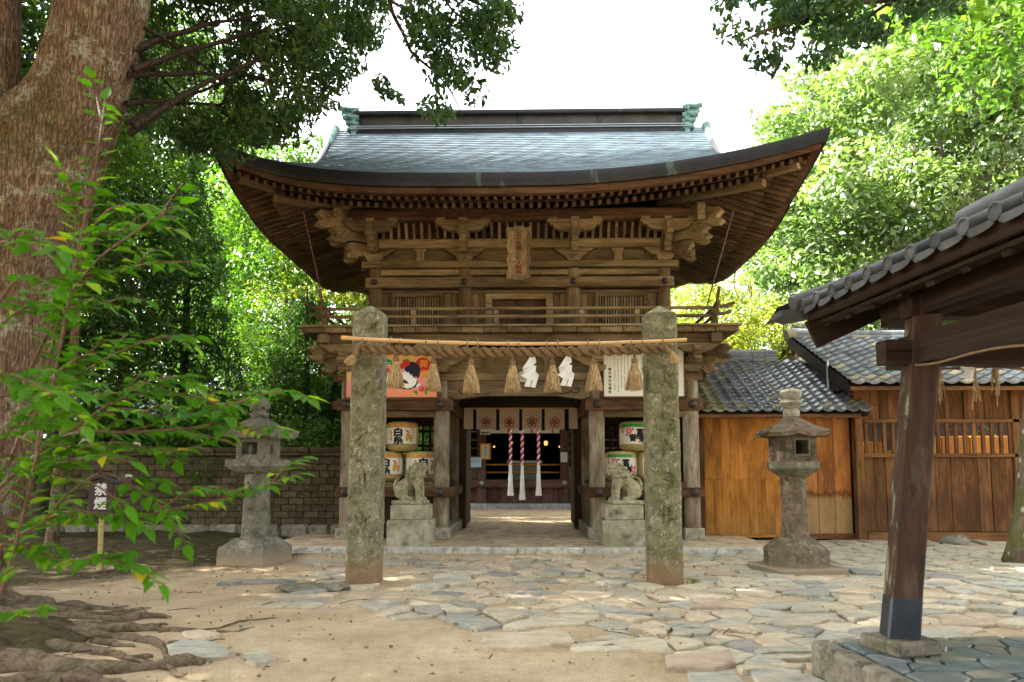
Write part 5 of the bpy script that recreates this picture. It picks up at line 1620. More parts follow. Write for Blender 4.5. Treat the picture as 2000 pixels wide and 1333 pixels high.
dog(799, 915, 'seated stone guardian dog with thick mane beside the left pillar, facing right', False, 0, 'pedestal', 'plain grey two step pedestal under the dog facing right', False)
dog(1220, 915, 'seated pale stone guardian dog beside the right pillar, facing left', True, 1, 'pedestal', 'rust stained two step pedestal under the dog facing left', True)

# ================================================================== stone pillars with rope
def pillar(px, label, mat, dx, seed, glyph_px, glyph_ys):
    Y0 = 9.55
    cx = at(px, 1140, Y0).x
    ztop = at(px, 610, Y0).z; zap = at(px, 597, Y0 + 0.2).z
    g = random.Random(seed)
    strokes = []                       # worn carved strokes on the front face (x, z) pairs
    for py in glyph_ys:
        c = at(glyph_px, py, Y0)
        for k in range(g.choice((4, 5, 5, 6))):
            p = Vector((c.x + g.uniform(-0.075, 0.075), c.z + g.uniform(-0.085, 0.085)))
            an = g.choice((0.1, -0.25, 1.45, 1.6, 0.8, -0.8)); L = g.uniform(0.03, 0.085)
            d = Vector((math.cos(an), math.sin(an))) * L
            strokes.append((p - d, p + d + Vector((0, -0.012))))
    rows = []
    N = 270
    for i in range(N + 1):
        z = -0.12 + (ztop + 0.12) * i / N
        t_ = i / N
        w = 0.218 - 0.012 * t_; d = w
        c = 0.035
        base = [(-w, -d + c), (-w + c, -d), (0, -d), (w - c, -d), (w, -d + c), (w, 0), (w, d - c), (w - c, d), (0, d), (-w + c, d), (-w, d - c), (-w, 0)]
        ring = []
        near = [s_ for s_ in strokes if min(s_[0].y, s_[1].y) - 0.03 < z < max(s_[0].y, s_[1].y) + 0.03]
        for k in range(12):
            a, b = base[k], base[(k + 1) % 12]
            m = 18 if k in (1, 2) else (8 if k in (4, 5, 10, 11) else 3)
            for j in range(m):
                x, y = a[0] + (b[0] - a[0]) * j / m, a[1] + (b[1] - a[1]) * j / m
                v = Vector((x * 6 + px, y * 6, z * 3.2))
                n = mnoise.noise(v) * 0.009 + mnoise.noise(v * 2.7) * 0.007 + mnoise.noise(v * 6) * 0.006 - max(0, mnoise.noise(v * 9 + Vector((7, 0, 0))) - 0.28) * 0.035
                X = cx + dx * t_ + x
                if near and k in (1, 2):
                    P2 = Vector((X, z))
                    for s0, s1 in near:
                        e = s1 - s0; q = max(0, min(1, (P2 - s0).dot(e) / e.length_squared))
                        dist = (P2 - s0 - e * q).length
                        n -= 0.028 * math.exp(-(dist / 0.014) ** 2)
                L = math.hypot(x, y)
                ring.append((X + x * n / L, Y0 + 0.21 + y * (1 + n / L), z))
        rows.append(ring)
    mb = MB(); mb.grid(rows, True)
    last = rows[-1]; nr = len(last)
    tip = (cx + dx, Y0 + 0.21, zap)
    mb.add(last + [tip], [(i, (i + 1) % nr, nr) for i in range(nr)])
    o = mb.build('stone_pillar', mat, None, True, angle=60)
    tag(o, label, 'pillar', 'stone pillars carrying the sacred rope')
    return o
pL = pillar(704, 'left lichen covered square stone pillar carrying the rope', M['pillar_stone'], 0.03, 2, 706, (765, 850, 935, 1020))
pR = pillar(1304, 'right lichen covered square stone pillar with rust streaks carrying the rope', M['pillar_rust'], -0.01, 3, 1306, (745, 820, 880, 945, 1010))

RY = 9.44
bp = MB(); b0, b1 = at(667, 660, RY - 0.1), at(1341, 664, RY - 0.1); bm0 = at(1000, 672, RY - 0.1)
pts = []
for i in range(25):
    t_ = i / 24
    p = b0.lerp(b1, t_); mid = b0.lerp(b1, 0.5)
    p.z += (bm0.z - mid.z) * (1 - (2 * t_ - 1) ** 2)
    pts.append(p)
rad = [0.026 - 0.004 * t / 24 + (0.004 if t % 4 == 0 else 0) for t in range(25)]
bo = bp.tube(pts, rad, 10).build('bamboo_pole', M['bamboo'], None, True)
tag(bo, 'thin yellow bamboo pole tied along the twisted rope', 'pole')
def ropec(t_):
    p = at(690 + (1312 - 690) * t_, 0, RY)
    py = 680 + 9 * (1 - (2 * t_ - 1) ** 2) - 0.5 * t_
    return at(690 + (1312 - 690) * t_, py, RY)
rope = thing('sacred_rope', 'thick twisted straw rope strung between the two stone pillars', 'rope', ropec(0.5))
NT_ = 16.5
for k in range(2):
    pts = []
    for i in range(241):
        t_ = i / 240; a = 2 * math.pi * NT_ * t_ + k * math.pi
        c = ropec(t_); rr = 0.037
        pts.append(c + Vector((0, math.cos(a) * rr, math.sin(a) * rr)))
    MB().tube(pts, [0.037 * (0.8 + 0.2 * min(1, i / 20, (240 - i) / 20)) for i in range(241)], 10).build('rope_strand', M['rope'], rope, True)
def strands(mb, top, bot_c, r0, r1, n, g, L=None, w=0.0045):
    for i in range(n):
        a = g.uniform(0, 2 * math.pi); q = math.sqrt(g.uniform(0, 1))
        p0 = top + Vector((math.cos(a) * r0 * q, math.sin(a) * r0 * q, 0))
        p2 = bot_c + Vector((math.cos(a) * r1 * q, math.sin(a) * r1 * q, g.uniform(-0.02, 0.03)))
        p1 = p0.lerp(p2, 0.5) + (p2 - bot_c) * 0.08
        mb.tube([p0, p1, p2], [w, w * 1.1, w * 0.6], 3, False)
def tassel(px, pyt, pyb, label, Y=RY, r1=0.115, tilt=0.0, group='straw tassels hanging from the rope', parent=None, n=150, name='straw_tassel'):
    g = random.Random(int(px))
    top, bot = at(px, pyt, Y), at(px + tilt, pyb, Y)
    d = bot - top
    k0, k1 = top + d * 0.20, top + d * 0.30
    if parent is None:
        root = thing(name, label, 'tassel', k0, group)
    else:
        root = parent
    MB().tube([top + d * -0.05, top + d * 0.08, top + d * 0.16], [0.018, 0.022, 0.02], 6).build('loop', M['rope'], root, True)
    MB().tube([top + d * 0.15, top + d * 0.18, top + d * 0.26, top + d * 0.31], [0.02, 0.036, 0.04, 0.03], 10).build('binding', M['rope'], root, True)
    mb = MB()
    mb.tube([k1, k1.lerp(bot, 0.5), bot + (top - bot) * 0.10], [0.03, r1 * 0.45, r1 * 0.62], 10)
    strands(mb, k1, bot, 0.034, r1 * 1.05, 230, g, None, 0.0058)
    mb.build('straw_skirt', M['straw_skirt'], root)
    return root
tl = ('straw tassel hanging before the rooster board, nearest the left pillar', 'straw tassel at the right edge of the rooster board', 'straw tassel above the left edge of the passage, right of the rooster board', 'straw tassel just left of the left white paper streamer', 'straw tassel between the two white paper streamers', 'straw tassel at the left edge of the lettered board', 'straw tassel hanging before the lettered board by the right pillar')
for (px, a, b), lb in zip(((773, 686, 757), (846, 690, 763), (920, 692, 766), (1002, 693, 765), (1079, 693, 764), (1160, 691, 762), (1239, 689, 761)), tl):
    tassel(px, a, b, lb)
# rope ends, knotted round the pillars
for pts_, end, td in (([(712, 664), (706, 672), (699, 678), (697, 690), (692, 697)], (690, 694, 710), -8), ([(1290, 668), (1297, 674), (1304, 684), (1310, 692)], (1311, 688, 708), 8)):
    P = [at(a, b, RY - 0.05) for a, b in pts_]
    MB().tube(P, [0.035, 0.04, 0.038, 0.035, 0.028][:len(P)], 8).build('rope_end', M['rope'], rope, True)
    g = random.Random(5); mb = MB()
    top = at(end[0], end[1], RY - 0.05); bot = at(end[0] + td, end[2], RY - 0.05)
    mb.tube([top, bot], [0.028, 0.07], 9); strands(mb, top, bot, 0.03, 0.085, 70, g)
    mb.build('straw_end', M['straw'], rope)
# ties holding rope and bamboo together
mb = None
for px in (765, 784, 834, 858, 914, 934, 993, 1013, 1068, 1089, 1147, 1169, 1230, 1252, 1292, 712):
    t_ = (px - 690) / 622
    c = ropec(max(0.02, min(0.98, t_))); top_ = at(px, 660, RY - 0.1)
    j = min(24, max(0, int(round((px - 667) / 674 * 24))))
    zt = (b0.lerp(b1, (px - 667) / 674)).z + (bm0.z - b0.lerp(b1, 0.5).z) * (1 - (2 * (px - 667) / 674 - 1) ** 2)
    x = c.x; pts = []
    for k in range(13):
        a = 2 * math.pi * k / 12
        zc, hh = (zt + c.z) / 2, (zt - c.z) / 2 + 0.055
        pts.append((x, (RY - 0.05) + 0.085 * math.cos(a), zc + hh * math.sin(a)))
    MB().tube(pts, 0.009, 5).build('tie', M['rope'], rope, True)
# folded paper streamers
def shide(px, py0, py1, label, Y, s=1.0, tilt=1):
    a, b = at(px, py0, Y), at(px, py1, Y)
    L = a.z - b.z
    root = thing('paper_streamer', label, 'paper streamer', a, 'folded white paper streamers')
    def piece(zp, yo, tw, nm='paper_fold'):
        pts = [((x - 325) / 322, (510 - z) / 322) for x, z in zp]
        mb = MB(); mb.prism([(a.x + x * L, a.z + z * L) for x, z in pts], Y + yo, Y + yo + 0.003)
        mb.v = [(p[0], p[1] + tw * (p[0] - a.x), p[2]) for p in mb.v]
        mb.build(nm, M['paper'], root)
    piece([(352, 510), (366, 512), (370, 545), (383, 600), (352, 628), (255, 668), (290, 612)], 0.0, 0.35)
    piece([(262, 664), (345, 630), (381, 640), (374, 692), (286, 735), (272, 702)], -0.010, -0.4)
    piece([(245, 726), (300, 700), (366, 676), (405, 715), (388, 758), (345, 768), (298, 758)], -0.020, 0.4)
    piece([(300, 752), (342, 764), (324, 826), (272, 819)], -0.032, -0.35)
    piece([(352, 762), (403, 720), (372, 832), (330, 826)], -0.030, 0.3)
    MB().tube([(a.x + 0.10 * L, Y, a.z - 0.01), (a.x + 0.10 * L, Y, a.z + 0.06)], 0.006, 5).build('thread', M['white_rope'], root)
    return root
shide(1035, 688, 758, 'zigzag folded white paper streamer left of the middle right tassel', RY - 0.02)
shide(1105, 687, 756, 'zigzag folded white paper streamer nearest the lettered board', RY - 0.02)
# ================================================================== stone lanterns
def ngon_loft(mb, rings, n, a0):
    """rings: (radius to a flat side, z); n-sided"""
    k = 1 / math.cos(math.pi / n)
    mb.lathe([(r * k, z) for r, z in rings], n, (0, 0, 0), a0)
def kasa(mb, r, z0, z1, n, a0, lift=0.07, thick=0.07):
    """umbrella stone with upturned corners"""
    k = 1 / math.cos(math.pi / n)
    rows = []
    m = 8
    def ring(rr, z, up):
        P = []
        for i in range(n):
            A0, A1 = a0 + 2 * math.pi * i / n, a0 + 2 * math.pi * (i + 1) / n
            p, q = (math.cos(A0) * rr * k, math.sin(A0) * rr * k), (math.cos(A1) * rr * k, math.sin(A1) * rr * k)
            for j in range(m):
                t_ = j / m
                e = abs(2 * t_ - 1) ** 2.5
                P.append((p[0] + (q[0] - p[0]) * t_, p[1] + (q[1] - p[1]) * t_, z + up * e))
        return P
    h = z1 - z0
    rows.append(ring(r * 0.42, z0 + 0.01, 0)); rows.append(ring(r * 0.97, z0, lift * 0.8)); rows.append(ring(r, z0 + thick, lift))
    for f in (0.86, 0.72, 0.58, 0.45, 0.33, 0.24, 0.17):
        u = (1 - f) / 0.83
        rows.append(ring(r * f, z0 + thick + (h - thick) * (1 - (1 - u) ** 1.0) ** 1.25 * 1.0, lift * f ** 3))
    rows.append(ring(0.001, z1 + 0.005, 0))
    mb.grid(rows, True)
def lantern_right():
    p = Vector((at(1557, 1090, 10.9).x, 10.95, 0))
    L = thing('stone_lantern', 'brown stone lantern with six sided roof standing before the orange board wall', 'stone lantern', (0, 0, 0), 'stone lanterns of the forecourt')
    mt, m2 = M['lantern_brown'], M['lantern_stone']
    a = R(8)
    MB().box((0, 0, 0.02), (1.06, 1.02, 0.13), 0.03).build('ground_slab', m2, L, jit=0.02)
    b = MB(); ngon_loft(b, [(0.425, 0.08), (0.425, 0.30), (0.40, 0.33), (0.29, 0.43), (0.25, 0.465), (0.22, 0.475)], 6, a); b.build('base_block', mt, L, jit=0.006)
    b = MB(); ngon_loft(b, [(0.205, 0.46), (0.195, 0.55), (0.185, 0.6), (0.182, 1.3), (0.19, 1.42)], 12, a); b.build('shaft', mt, L, jit=0.006)
    b = MB(); ngon_loft(b, [(0.20, 1.38), (0.24, 1.42), (0.335, 1.49), (0.345, 1.51), (0.345, 1.605), (0.32, 1.61)], 6, a); b.build('platform', m2, L, jit=0.006)
    fb = MB(); w, z0, z1 = 0.25, 1.60, 1.995
    h = 0.105
    for sx in (-1, 1):
        fb.span(sx * h, sx * w, -w, w, z0, z1, 0.008) if False else None
    fb.span(-w, -h, -w, w, z0, z1, 0.01); fb.span(h, w, -w, w, z0, z1, 0.01)
    fb.span(-h - 0.001, h + 0.001, -w + 0.003, -w + 0.10, z0, z0 + 0.12, 0.0); fb.span(-h - 0.001, h + 0.001, -w + 0.003, -w + 0.10, z1 - 0.07, z1, 0.0)
    fb.span(-h - 0.001, h + 0.001, w - 0.10, w - 0.003, z0, z0 + 0.12, 0.0); fb.span(-h - 0.001, h + 0.001, w - 0.10, w - 0.003, z1 - 0.07, z1, 0.0)
    o = fb.build('fire_box', mt, L)
    f = MB(); f.span(-h - 0.03, -h, -w - 0.012, -w + 0.01, z0 + 0.09, z1 - 0.04, 0.004); f.span(h, h + 0.03, -w - 0.012, -w + 0.01, z0 + 0.09, z1 - 0.04, 0.004); f.span(-h, h, -w - 0.012, -w + 0.01, z0 + 0.09, z0 + 0.12, 0.004); f.span(-h, h, -w - 0.012, -w + 0.01, z1 - 0.07, z1 - 0.04, 0.004)
    f.build('window_frame', m2, o)
    MB().span(-h, -0.02, -0.05, 0.0, z0 + 0.13, z1 - 0.08, 0.0).build('inner_screen', M['orange_ink'] if False else M['gate_pale'][2], o)
    b = MB(); kasa(b, 0.495, 1.975, 2.30, 6, a, 0.05, 0.06); b.build('roof_stone', mt, L, True, jit=0.006, angle=30)
    b = MB(); b.lathe([(0.10, 2.26), (0.12, 2.31), (0.115, 2.36), (0.09, 2.40), (0.13, 2.44), (0.165, 2.50), (0.13, 2.545), (0.12, 2.55), (0.155, 2.6), (0.16, 2.66), (0.12, 2.70), (0.05, 2.71), (0.01, 2.71)], 16)
    b.build('finial', M['granite'], L, True, jit=0.022)
    L.location = p; L.rotation_euler.z = R(12)
    return L
def lantern_left():
    p = Vector((at(496, 1090, 11.7).x, 11.75, 0.0))
    L = thing('stone_lantern', 'grey stone lantern with onion finial before the brick wall on the left', 'stone lantern', (0, 0, 0), 'stone lanterns of the forecourt')
    mt = M['lantern_stone']
    b = MB(); ngon_loft(b, [(0.42, -0.05), (0.415, 0.21), (0.40, 0.25), (0.33, 0.30), (0.27, 0.37), (0.25, 0.39)], 4, R(45)); b.build('base_block', mt, L, jit=0.008)
    b = MB(); b.lathe([(0.245, 0.38), (0.235, 0.42), (0.225, 0.46), (0.212, 0.9), (0.20, 1.44)], 20); b.build('shaft', mt, L, True, jit=0.006)
    b = MB(); ngon_loft(b, [(0.21, 1.42), (0.27, 1.45), (0.34, 1.53), (0.36, 1.54), (0.365, 1.65), (0.34, 1.655)], 4, R(45)); b.build('platform', mt, L, jit=0.006)
    w, z0, z1, h = 0.25, 1.65, 2.0, 0.14
    fb = MB()
    fb.span(-w, -h, -w, -w + 0.1, z0, z1, 0.008); fb.span(h, w, -w, -w + 0.1, z0, z1, 0.008); fb.span(-w, -h, w - 0.1, w, z0, z1, 0.008); fb.span(h, w, w - 0.1, w, z0, z1, 0.008)
    fb.span(-h - 0.001, h + 0.001, -w + 0.003, w - 0.003, z0, z0 + 0.08, 0); fb.span(-h, h, -w + 0.003, w - 0.003, z1 - 0.07, z1, 0)
    for sx in (-1, 1):
        fb.span(sx * (w - 0.1), sx * (w - 0.004), -w + 0.1, -0.05, z0, z1, 0); fb.span(sx * (w - 0.1), sx * (w - 0.004), 0.05, w - 0.1, z0, z1, 0)
        fb.span(sx * (w - 0.1), sx * (w - 0.004), -0.05, 0.05, z0, z0 + 0.1, 0); fb.span(sx * (w - 0.1), sx * (w - 0.004), -0.05, 0.05, z1 - 0.1, z1, 0)
    fb.build('fire_box', mt, L)
    b = MB(); kasa(b, 0.47, 1.99, 2.36, 4, R(45), 0.06, 0.085); b.build('roof_stone', mt, L, True, jit=0.006, angle=30)
    b = MB(); b.lathe([(0.12, 2.33), (0.15, 2.36), (0.155, 2.40), (0.12, 2.43), (0.105, 2.45), (0.15, 2.48), (0.172, 2.53), (0.165, 2.59), (0.12, 2.64), (0.05, 2.675), (0.025, 2.70), (0.03, 2.725), (0.008, 2.74)], 18)
    b.build('finial', mt, L, True, jit=0.006)
    L.location = p; L.rotation_euler.z = R(-13)
    return L
lantern_right(); lantern_left()

# ================================================================== brick wall on the left
WY = 16.0
wall = thing('brick_wall', 'low dim brick garden wall with a stone coping left of the gate', 'wall', (-8, WY, 0))
WX0, WX1 = -13.2, -3.62
MB().span(WX0, WX1, WY + 0.02, WY + 0.30, -0.1, 1.78, 0).build('wall_core', M['brick_joint'], wall)
bm_ = [MB().box((0, 0, 0), (0.325, 0.05, 0.138), 0.008).mesh('brick', M['brick']) for _ in range(1)][0]
cnt = 0
for r in range(10):
    z = 0.33 + r * 0.15
    x = WX1 - 0.17 - (0.17 if r % 2 else 0)
    while x > WX0 + 0.1:
        if cnt < 299 or True:
            if x > -13.1 and (r * 0 + cnt) < 297:
                put(bm_, 'brick', wall, (x, WY + random.uniform(0, 0.012), z), (random.uniform(-.012, .012), 0, random.uniform(-.012, .012)))
                cnt += 1
        x -= 0.338
for k in range(9):
    x0 = WX1 - (k + 1) * 1.07
    MB().span(x0 + 0.008, x0 + 1.062, WY - 0.05, WY + 0.36, 1.79, 1.87, 0.02).build('coping_stone', M['brick'], wall, jit=0.008)
    MB().span(x0 + 0.008, x0 + 1.062, WY - 0.10, WY + 0.42, 1.872, 1.975, 0.025).build('coping_stone', M['brick'], wall, jit=0.012)
g = random.Random(4)
x = WX1
while x > WX0:
    w = g.uniform(0.4, 1.0)
    MB().box((x - w / 2, WY - 0.06, 0.1), (w - 0.02, 0.32, 0.34), 0.05).build('footing_stone', M['rock'], wall, jit=0.05)
    x -= w

# ================================================================== tiled roofs
def tile_mesh(w, l, mat):
    """one pantile: trough and roll, front lip thick; local x across, y up the slope"""
    n = 8; P0, P1, Q0 = [], [], []
    for i in range(n + 1):
        t_ = i / n
        z = 0.022 * math.cos(t_ * 2 * math.pi * 0.92 + 0.35) + (0.016 if t_ > 0.82 else 0)
        x = -w / 2 + (w + 0.012) * t_
        P0.append((x, -l / 2, z + 0.022)); P1.append((x, l / 2, z)); Q0.append((x, -l / 2, z - 0.016))
    mb = MB(); mb.grid([Q0, P0, P1])
    return mb.mesh('roof_tile', mat, True, angle=50)
def tiled_slope(root, O, ux, up, nx, ny, w, l, mats, mossx=None, name='roof_tile', cap=290):
    """O lower-left corner, ux along the eave, up the slope (both unit)"""
    O, ux, up = Vector(O), Vector(ux).normalized(), Vector(up).normalized()
    nrm = ux.cross(up).normalized()
    tilt = 0.10
    rot = Matrix((ux, up, nrm)).transposed().to_4x4()
    ms = [tile_mesh(w, l * 1.12, m) for m in mats]
    g = random.Random(nx * 31 + ny)
    k = 0
    rest = MB()
    for j in range(ny):
        for i in range(nx):
            p = O + ux * ((i + 0.5) * w) + up * ((j + 0.5) * l) + nrm * (0.02 + g.uniform(-0.003, 0.003))
            m = ms[0]
            if mossx and mossx(i / nx, j / ny, g):
                m = ms[1]
            rr = (rot @ Matrix.Rotation(-0.075 + g.uniform(-0.008, 0.008), 4, 'X') @ Matrix.Rotation(g.uniform(-0.012, 0.012), 4, 'Z'))
            if k < cap:
                put(m, name, root, p, rr.to_euler())
            else:
                rest.add([v.co for v in m.vertices], [tuple(f.vertices) for f in m.polygons], Matrix.Translation(p) @ rr)
            k += 1
    if rest.v:
        rest.build('roof_tiling', mats[0], root, True, kind='stuff', fix=False)
    return ms
# lower shed beside the gate
SY = 15.62
shed = thing('board_shed', 'low shed of orange boards with grey tiled roof beside the gate', 'shed', (5.4, SY + 1.2, 0))
sx0, sx1 = at(1366, 1000, SY).x, at(1668, 1000, SY).x
sz1 = at(1500, 822, SY).z
OW, PW, PLW = M['orange_wood'], M['panel_wood'], M['plank_wood']
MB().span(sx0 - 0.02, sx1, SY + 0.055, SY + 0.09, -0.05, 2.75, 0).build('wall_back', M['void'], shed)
xd = at(1531, 1000, SY).x
door = MB().span(sx0 + 0.13, xd, SY + 0.03, SY + 0.05, 0.08, 2.62, 0).build('board_door', OW, shed)
nb = 9
for i in range(nb):
    x0 = sx0 + 0.13 + (xd - sx0 - 0.13) * i / nb; x1 = sx0 + 0.13 + (xd - sx0 - 0.13) * (i + 1) / nb
    MB().span(x0 + 0.0012, x1 - 0.0012, SY + 0.0, SY + 0.029, 1.27, 2.62, 0.002).build('board', OW, door)
    MB().span(x0 + 0.0012, x1 - 0.0012, SY + 0.0, SY + 0.029, 0.10, 1.265, 0.002).build('board', OW, door)
MB().span(sx0 + 0.13, xd, SY - 0.008, SY + 0.03, 0.035, 0.098, 0.003).build('bottom_rail', OW, door)
MB().span(sx0 - 0.01, sx0 + 0.12, SY - 0.03, SY + 0.06, 0.0, 2.7, 0.008).build('door_post', PLW, shed)
nb = 4
for i in range(nb):
    x0 = xd + 0.03 + (sx1 - xd - 0.06) * i / nb; x1 = xd + 0.03 + (sx1 - xd - 0.06) * (i + 1) / nb
    MB().span(x0 + 0.003, x1 - 0.003, SY + random.uniform(0, .006), SY + 0.05, 0.12, 2.62, 0.006).build('wall_board', PW, shed)
MB().span(xd + 0.02, sx1, SY - 0.02, SY + 0.05, 0.0, 0.12, 0.01).build('sill', PLW, shed)
MB().span(sx0, sx1, SY - 0.03, SY + 0.08, 2.62, 2.76, 0.01).build('lintel', PLW, shed)
e0, r0 = at(1357, 806, 15.05), at(1500, 708, 17.7)
EZ, RZ = e0.z, r0.z
ex0, ex1 = at(1357, 806, 15.05).x - 0.12, at(1700, 806, 15.05).x
slope = Vector((0, 17.7 - 15.05, RZ - EZ)); SL = slope.length; sd = slope.normalized()
nx, ny = 15, 15
w_ = (ex1 - ex0) / nx
tiled_slope(shed, (ex0, 15.0, EZ + 0.02), (1, 0, 0), sd, nx, ny, w_, SL / ny, [M['tile'], M['tile_moss']], lambda a, b, g: g.random() < (0.85 if (a < 0.14 and b < .8) or a > 0.90 else (0.12 if b < 0.15 else 0.04)))
rs = MB(); rs.grid([[(x, 15.05, EZ - 0.03), (x, 17.7, RZ - 0.03)] for x in (ex0, ex1)])
rs.grid([[(x, 15.05, EZ - 0.09), (x, 17.7, RZ - 0.09)] for x in (ex0, ex1)]); rs.build('roof_deck', M['dark_wood'][0], shed)
MB().grid([[(x, 17.7, RZ - 0.03), (x, 20.4, EZ - 0.1)] for x in (ex0, ex1)]).build('roof_deck', M['tile'], shed)
MB().span(ex0, ex1 - 0.2, 15.03, 15.10, EZ - 0.11, EZ - 0.035, 0.006).build('eave_board', PLW, shed)
rfm = barmesh('rafter', 0.06, 0.08, PLW)
for i in range(10):
    x = ex0 + 0.15 + (ex1 - ex0 - 0.4) * i / 9
    between(rfm, 'rafter', shed, (x, 15.07, EZ - 0.10), (x, 16.3, EZ - 0.10 + 1.23 * (RZ - EZ) / 2.65))
for z, h, w in ((RZ + 0.03, 0.06, 0.16), (RZ + 0.093, 0.06, 0.145), (RZ + 0.156, 0.06, 0.13)):
    for k in range(9):
        x0 = ex0 + (ex1 - 1.0 - ex0) * k / 9; x1 = ex0 + (ex1 - 1.0 - ex0) * (k + 1) / 9
        MB().span(x0 + 0.004, x1 - 0.004, 17.7 - w, 17.7 + w, z - h / 2, z + h / 2 - 0.003, 0.006).build('ridge_tile', M['tile'], shed)
for k in range(9):
    x0 = ex0 + (ex1 - 1.0 - ex0) * k / 9; x1 = ex0 + (ex1 - 1.0 - ex0) * (k + 1) / 9
    mb = MB(); mb.tube([(x0 + 0.003, 17.7, RZ + 0.2), (x1 - 0.003, 17.7, RZ + 0.2)], 0.11, 12); mb.build('ridge_cap', M['tile'], shed, True)
MB().span(sx0, sx1, 19.5, 19.6, 0, 2.7, 0).build('back_wall', M['void'], shed)
pv = MB(); pp = at(1617, 742, 15.9)
pv.tube([(pp.x, pp.y, pp.z - 0.25), (pp.x, pp.y, pp.z + 0.42)], 0.028, 10)
tag(pv.build('vent_pipe', M['zinc'], None, True), 'short grey metal pipe standing on the lower tiled roof', 'pipe')

# plank building further right
BY2 = 15.5
bld = thing('plank_building', 'brown plank building with slatted window under a higher tiled roof', 'building', (9.8, BY2 + 2, 0))
bx0, bx1 = at(1690, 1000, BY2).x, 14.6
pz = lambda py: at(1800, py, BY2).z
MB().span(bx0 - 0.18, bx0 + 0.0, BY2 - 0.06, BY2 + 0.12, -0.02, pz(752), 0.015).build('corner_post', PLW, bld)
wx1 = at(1985, 1000, BY2).x
MB().span(wx1, wx1 + 0.16, BY2 - 0.05, BY2 + 0.12, -0.02, pz(752), 0.015).build('corner_post', PLW, bld)
MB().span(bx0, bx1, BY2 - 0.08, BY2 + 0.1, -0.05, pz(1040), 0.02).build('sill_beam', PLW, bld, jit=0.01)
def vplanks(z0, z1, wmean, seed, y=0.0):
    g = random.Random(seed); x = bx0 + 0.005
    while x < bx1 - 0.1:
        w = wmean * g.uniform(0.7, 1.35)
        d = g.uniform(0, 0.02)
        MB().span(x, x + w - 0.006, BY2 + y + d, BY2 + 0.03 + y + d, z0, z1, 0.006).build('wall_plank', PLW, bld)
        x += w
vplanks(pz(1039), pz(894), 0.26, 3); vplanks(pz(819), pz(752), 0.24, 8)
for py0, py1 in ((894, 886), (826, 819)):
    MB().span(bx0, bx1, BY2 - 0.05, BY2 + 0.07, pz(py0), pz(py1), 0.008).build('window_rail', PLW, bld)
MB().span(bx0, bx1, BY2 - 0.06, BY2 + 0.09, pz(752), pz(738), 0.01).build('head_beam', PLW, bld)
slm = MB().box((0, 0, 0), (0.075, 0.05, pz(826) - pz(886)), 0.006).mesh('window_slat', PLW[2])
x = bx0 + 0.09
while x < bx1 - 0.1:
    put(slm, 'window_slat', bld, (x, BY2 + 0.01, (pz(826) + pz(886)) / 2)); x += 0.19
for px in (1765, 1885):
    xx = at(px, 780, BY2).x
    MB().span(xx - 0.05, xx + 0.05, BY2 - 0.03, BY2 + 0.02, pz(819), pz(752), 0.008).build('wall_stud', PLW, bld)
MB().span(bx0, bx1, BY2 + 0.12, BY2 + 0.16, -0.05, pz(890), 0).build('wall_back', M['void'], bld)
MB().span(bx0, bx1, BY2 + 0.12, BY2 + 0.16, pz(822), pz(740), 0).build('wall_back', M['void'], bld)
# orange boards added behind the slats, colour standing for sunlit warmth there
g = random.Random(9)
x = bx0
while x < bx1 - 0.5:
    w = g.uniform(0.5, 0.9)
    MB().span(x + 0.02, x + w, BY2 + 4.55, BY2 + 4.6, 0.1, g.choice((2.0, 2.25, 2.4)), 0.01).build('inner_panel', OW, bld); x += w
e2, r2 = at(1670, 752, 14.95), at(1700, 655, 18.2)
EZ2, RZ2 = e2.z, at(1780, 662, 18.2).z
x0b, x1b = at(1660, 752, 14.95).x, 14.8
sl2 = Vector((0, 18.2 - 14.95, RZ2 - EZ2)); SL2 = sl2.length
nx2, ny2 = 25, 14
tiled_slope(bld, (x0b, 14.9, EZ2 + 0.02), (1, 0, 0), sl2.normalized(), nx2, ny2, (x1b - x0b) / nx2, SL2 / ny2, [M['tile'], M['tile_moss']], lambda a, b, g: g.random() < (0.25 if b < 0.12 else 0.03), cap=300)
rs = MB(); rs.grid([[(x, 14.95, EZ2 - 0.03), (x, 18.2, RZ2 - 0.03)] for x in (x0b, x1b)]); rs.build('roof_deck', M['dark_wood'][0], bld)
MB().span(x0b, x1b, 14.93, 15.0, EZ2 - 0.12, EZ2 - 0.035, 0.006).build('eave_board', PLW, bld)
vb = MB(); vb.grid([[(x0b - 0.06, 14.9, EZ2 + 0.07), (x0b - 0.06, 18.2, RZ2 + 0.08)], [(x0b - 0.06, 14.9, EZ2 - 0.2), (x0b - 0.06, 18.2, RZ2 - 0.22)], [(x0b + 0.02, 14.9, EZ2 - 0.2), (x0b + 0.02, 18.2, RZ2 - 0.22)]]); vb.build('verge_board', M['dark_wood'][1], bld)
gw = MB(); gw.prism([(15.6, EZ2 - 0.6), (18.2, EZ2 - 0.6), (18.2, RZ2 - 0.15), (15.6, EZ2 + 0.25)], x0b + 0.5, x0b + 0.58, 'yz').build('gable_wall', M['dark_wood'], bld)
for k in range(22):
    y0, y1 = 14.9 + 3.3 * k / 22, 14.9 + 3.3 * (k + 1) / 22
    pass
for k in range(16):
    xa = x0b + (x1b - x0b) * k / 16; xb = x0b + (x1b - x0b) * (k + 1) / 16
    MB().span(xa + 0.004, xb - 0.004, 18.05, 18.35, RZ2 + 0.0, RZ2 + 0.07, 0.008).build('ridge_tile', M['tile_moss'] if k % 3 == 0 else M['tile'], bld)
    mb = MB(); mb.tube([(xa + 0.003, 18.2, RZ2 + 0.12), (xb - 0.003, 18.2, RZ2 + 0.12)], 0.10, 12); mb.build('ridge_cap', M['tile'], bld, True)
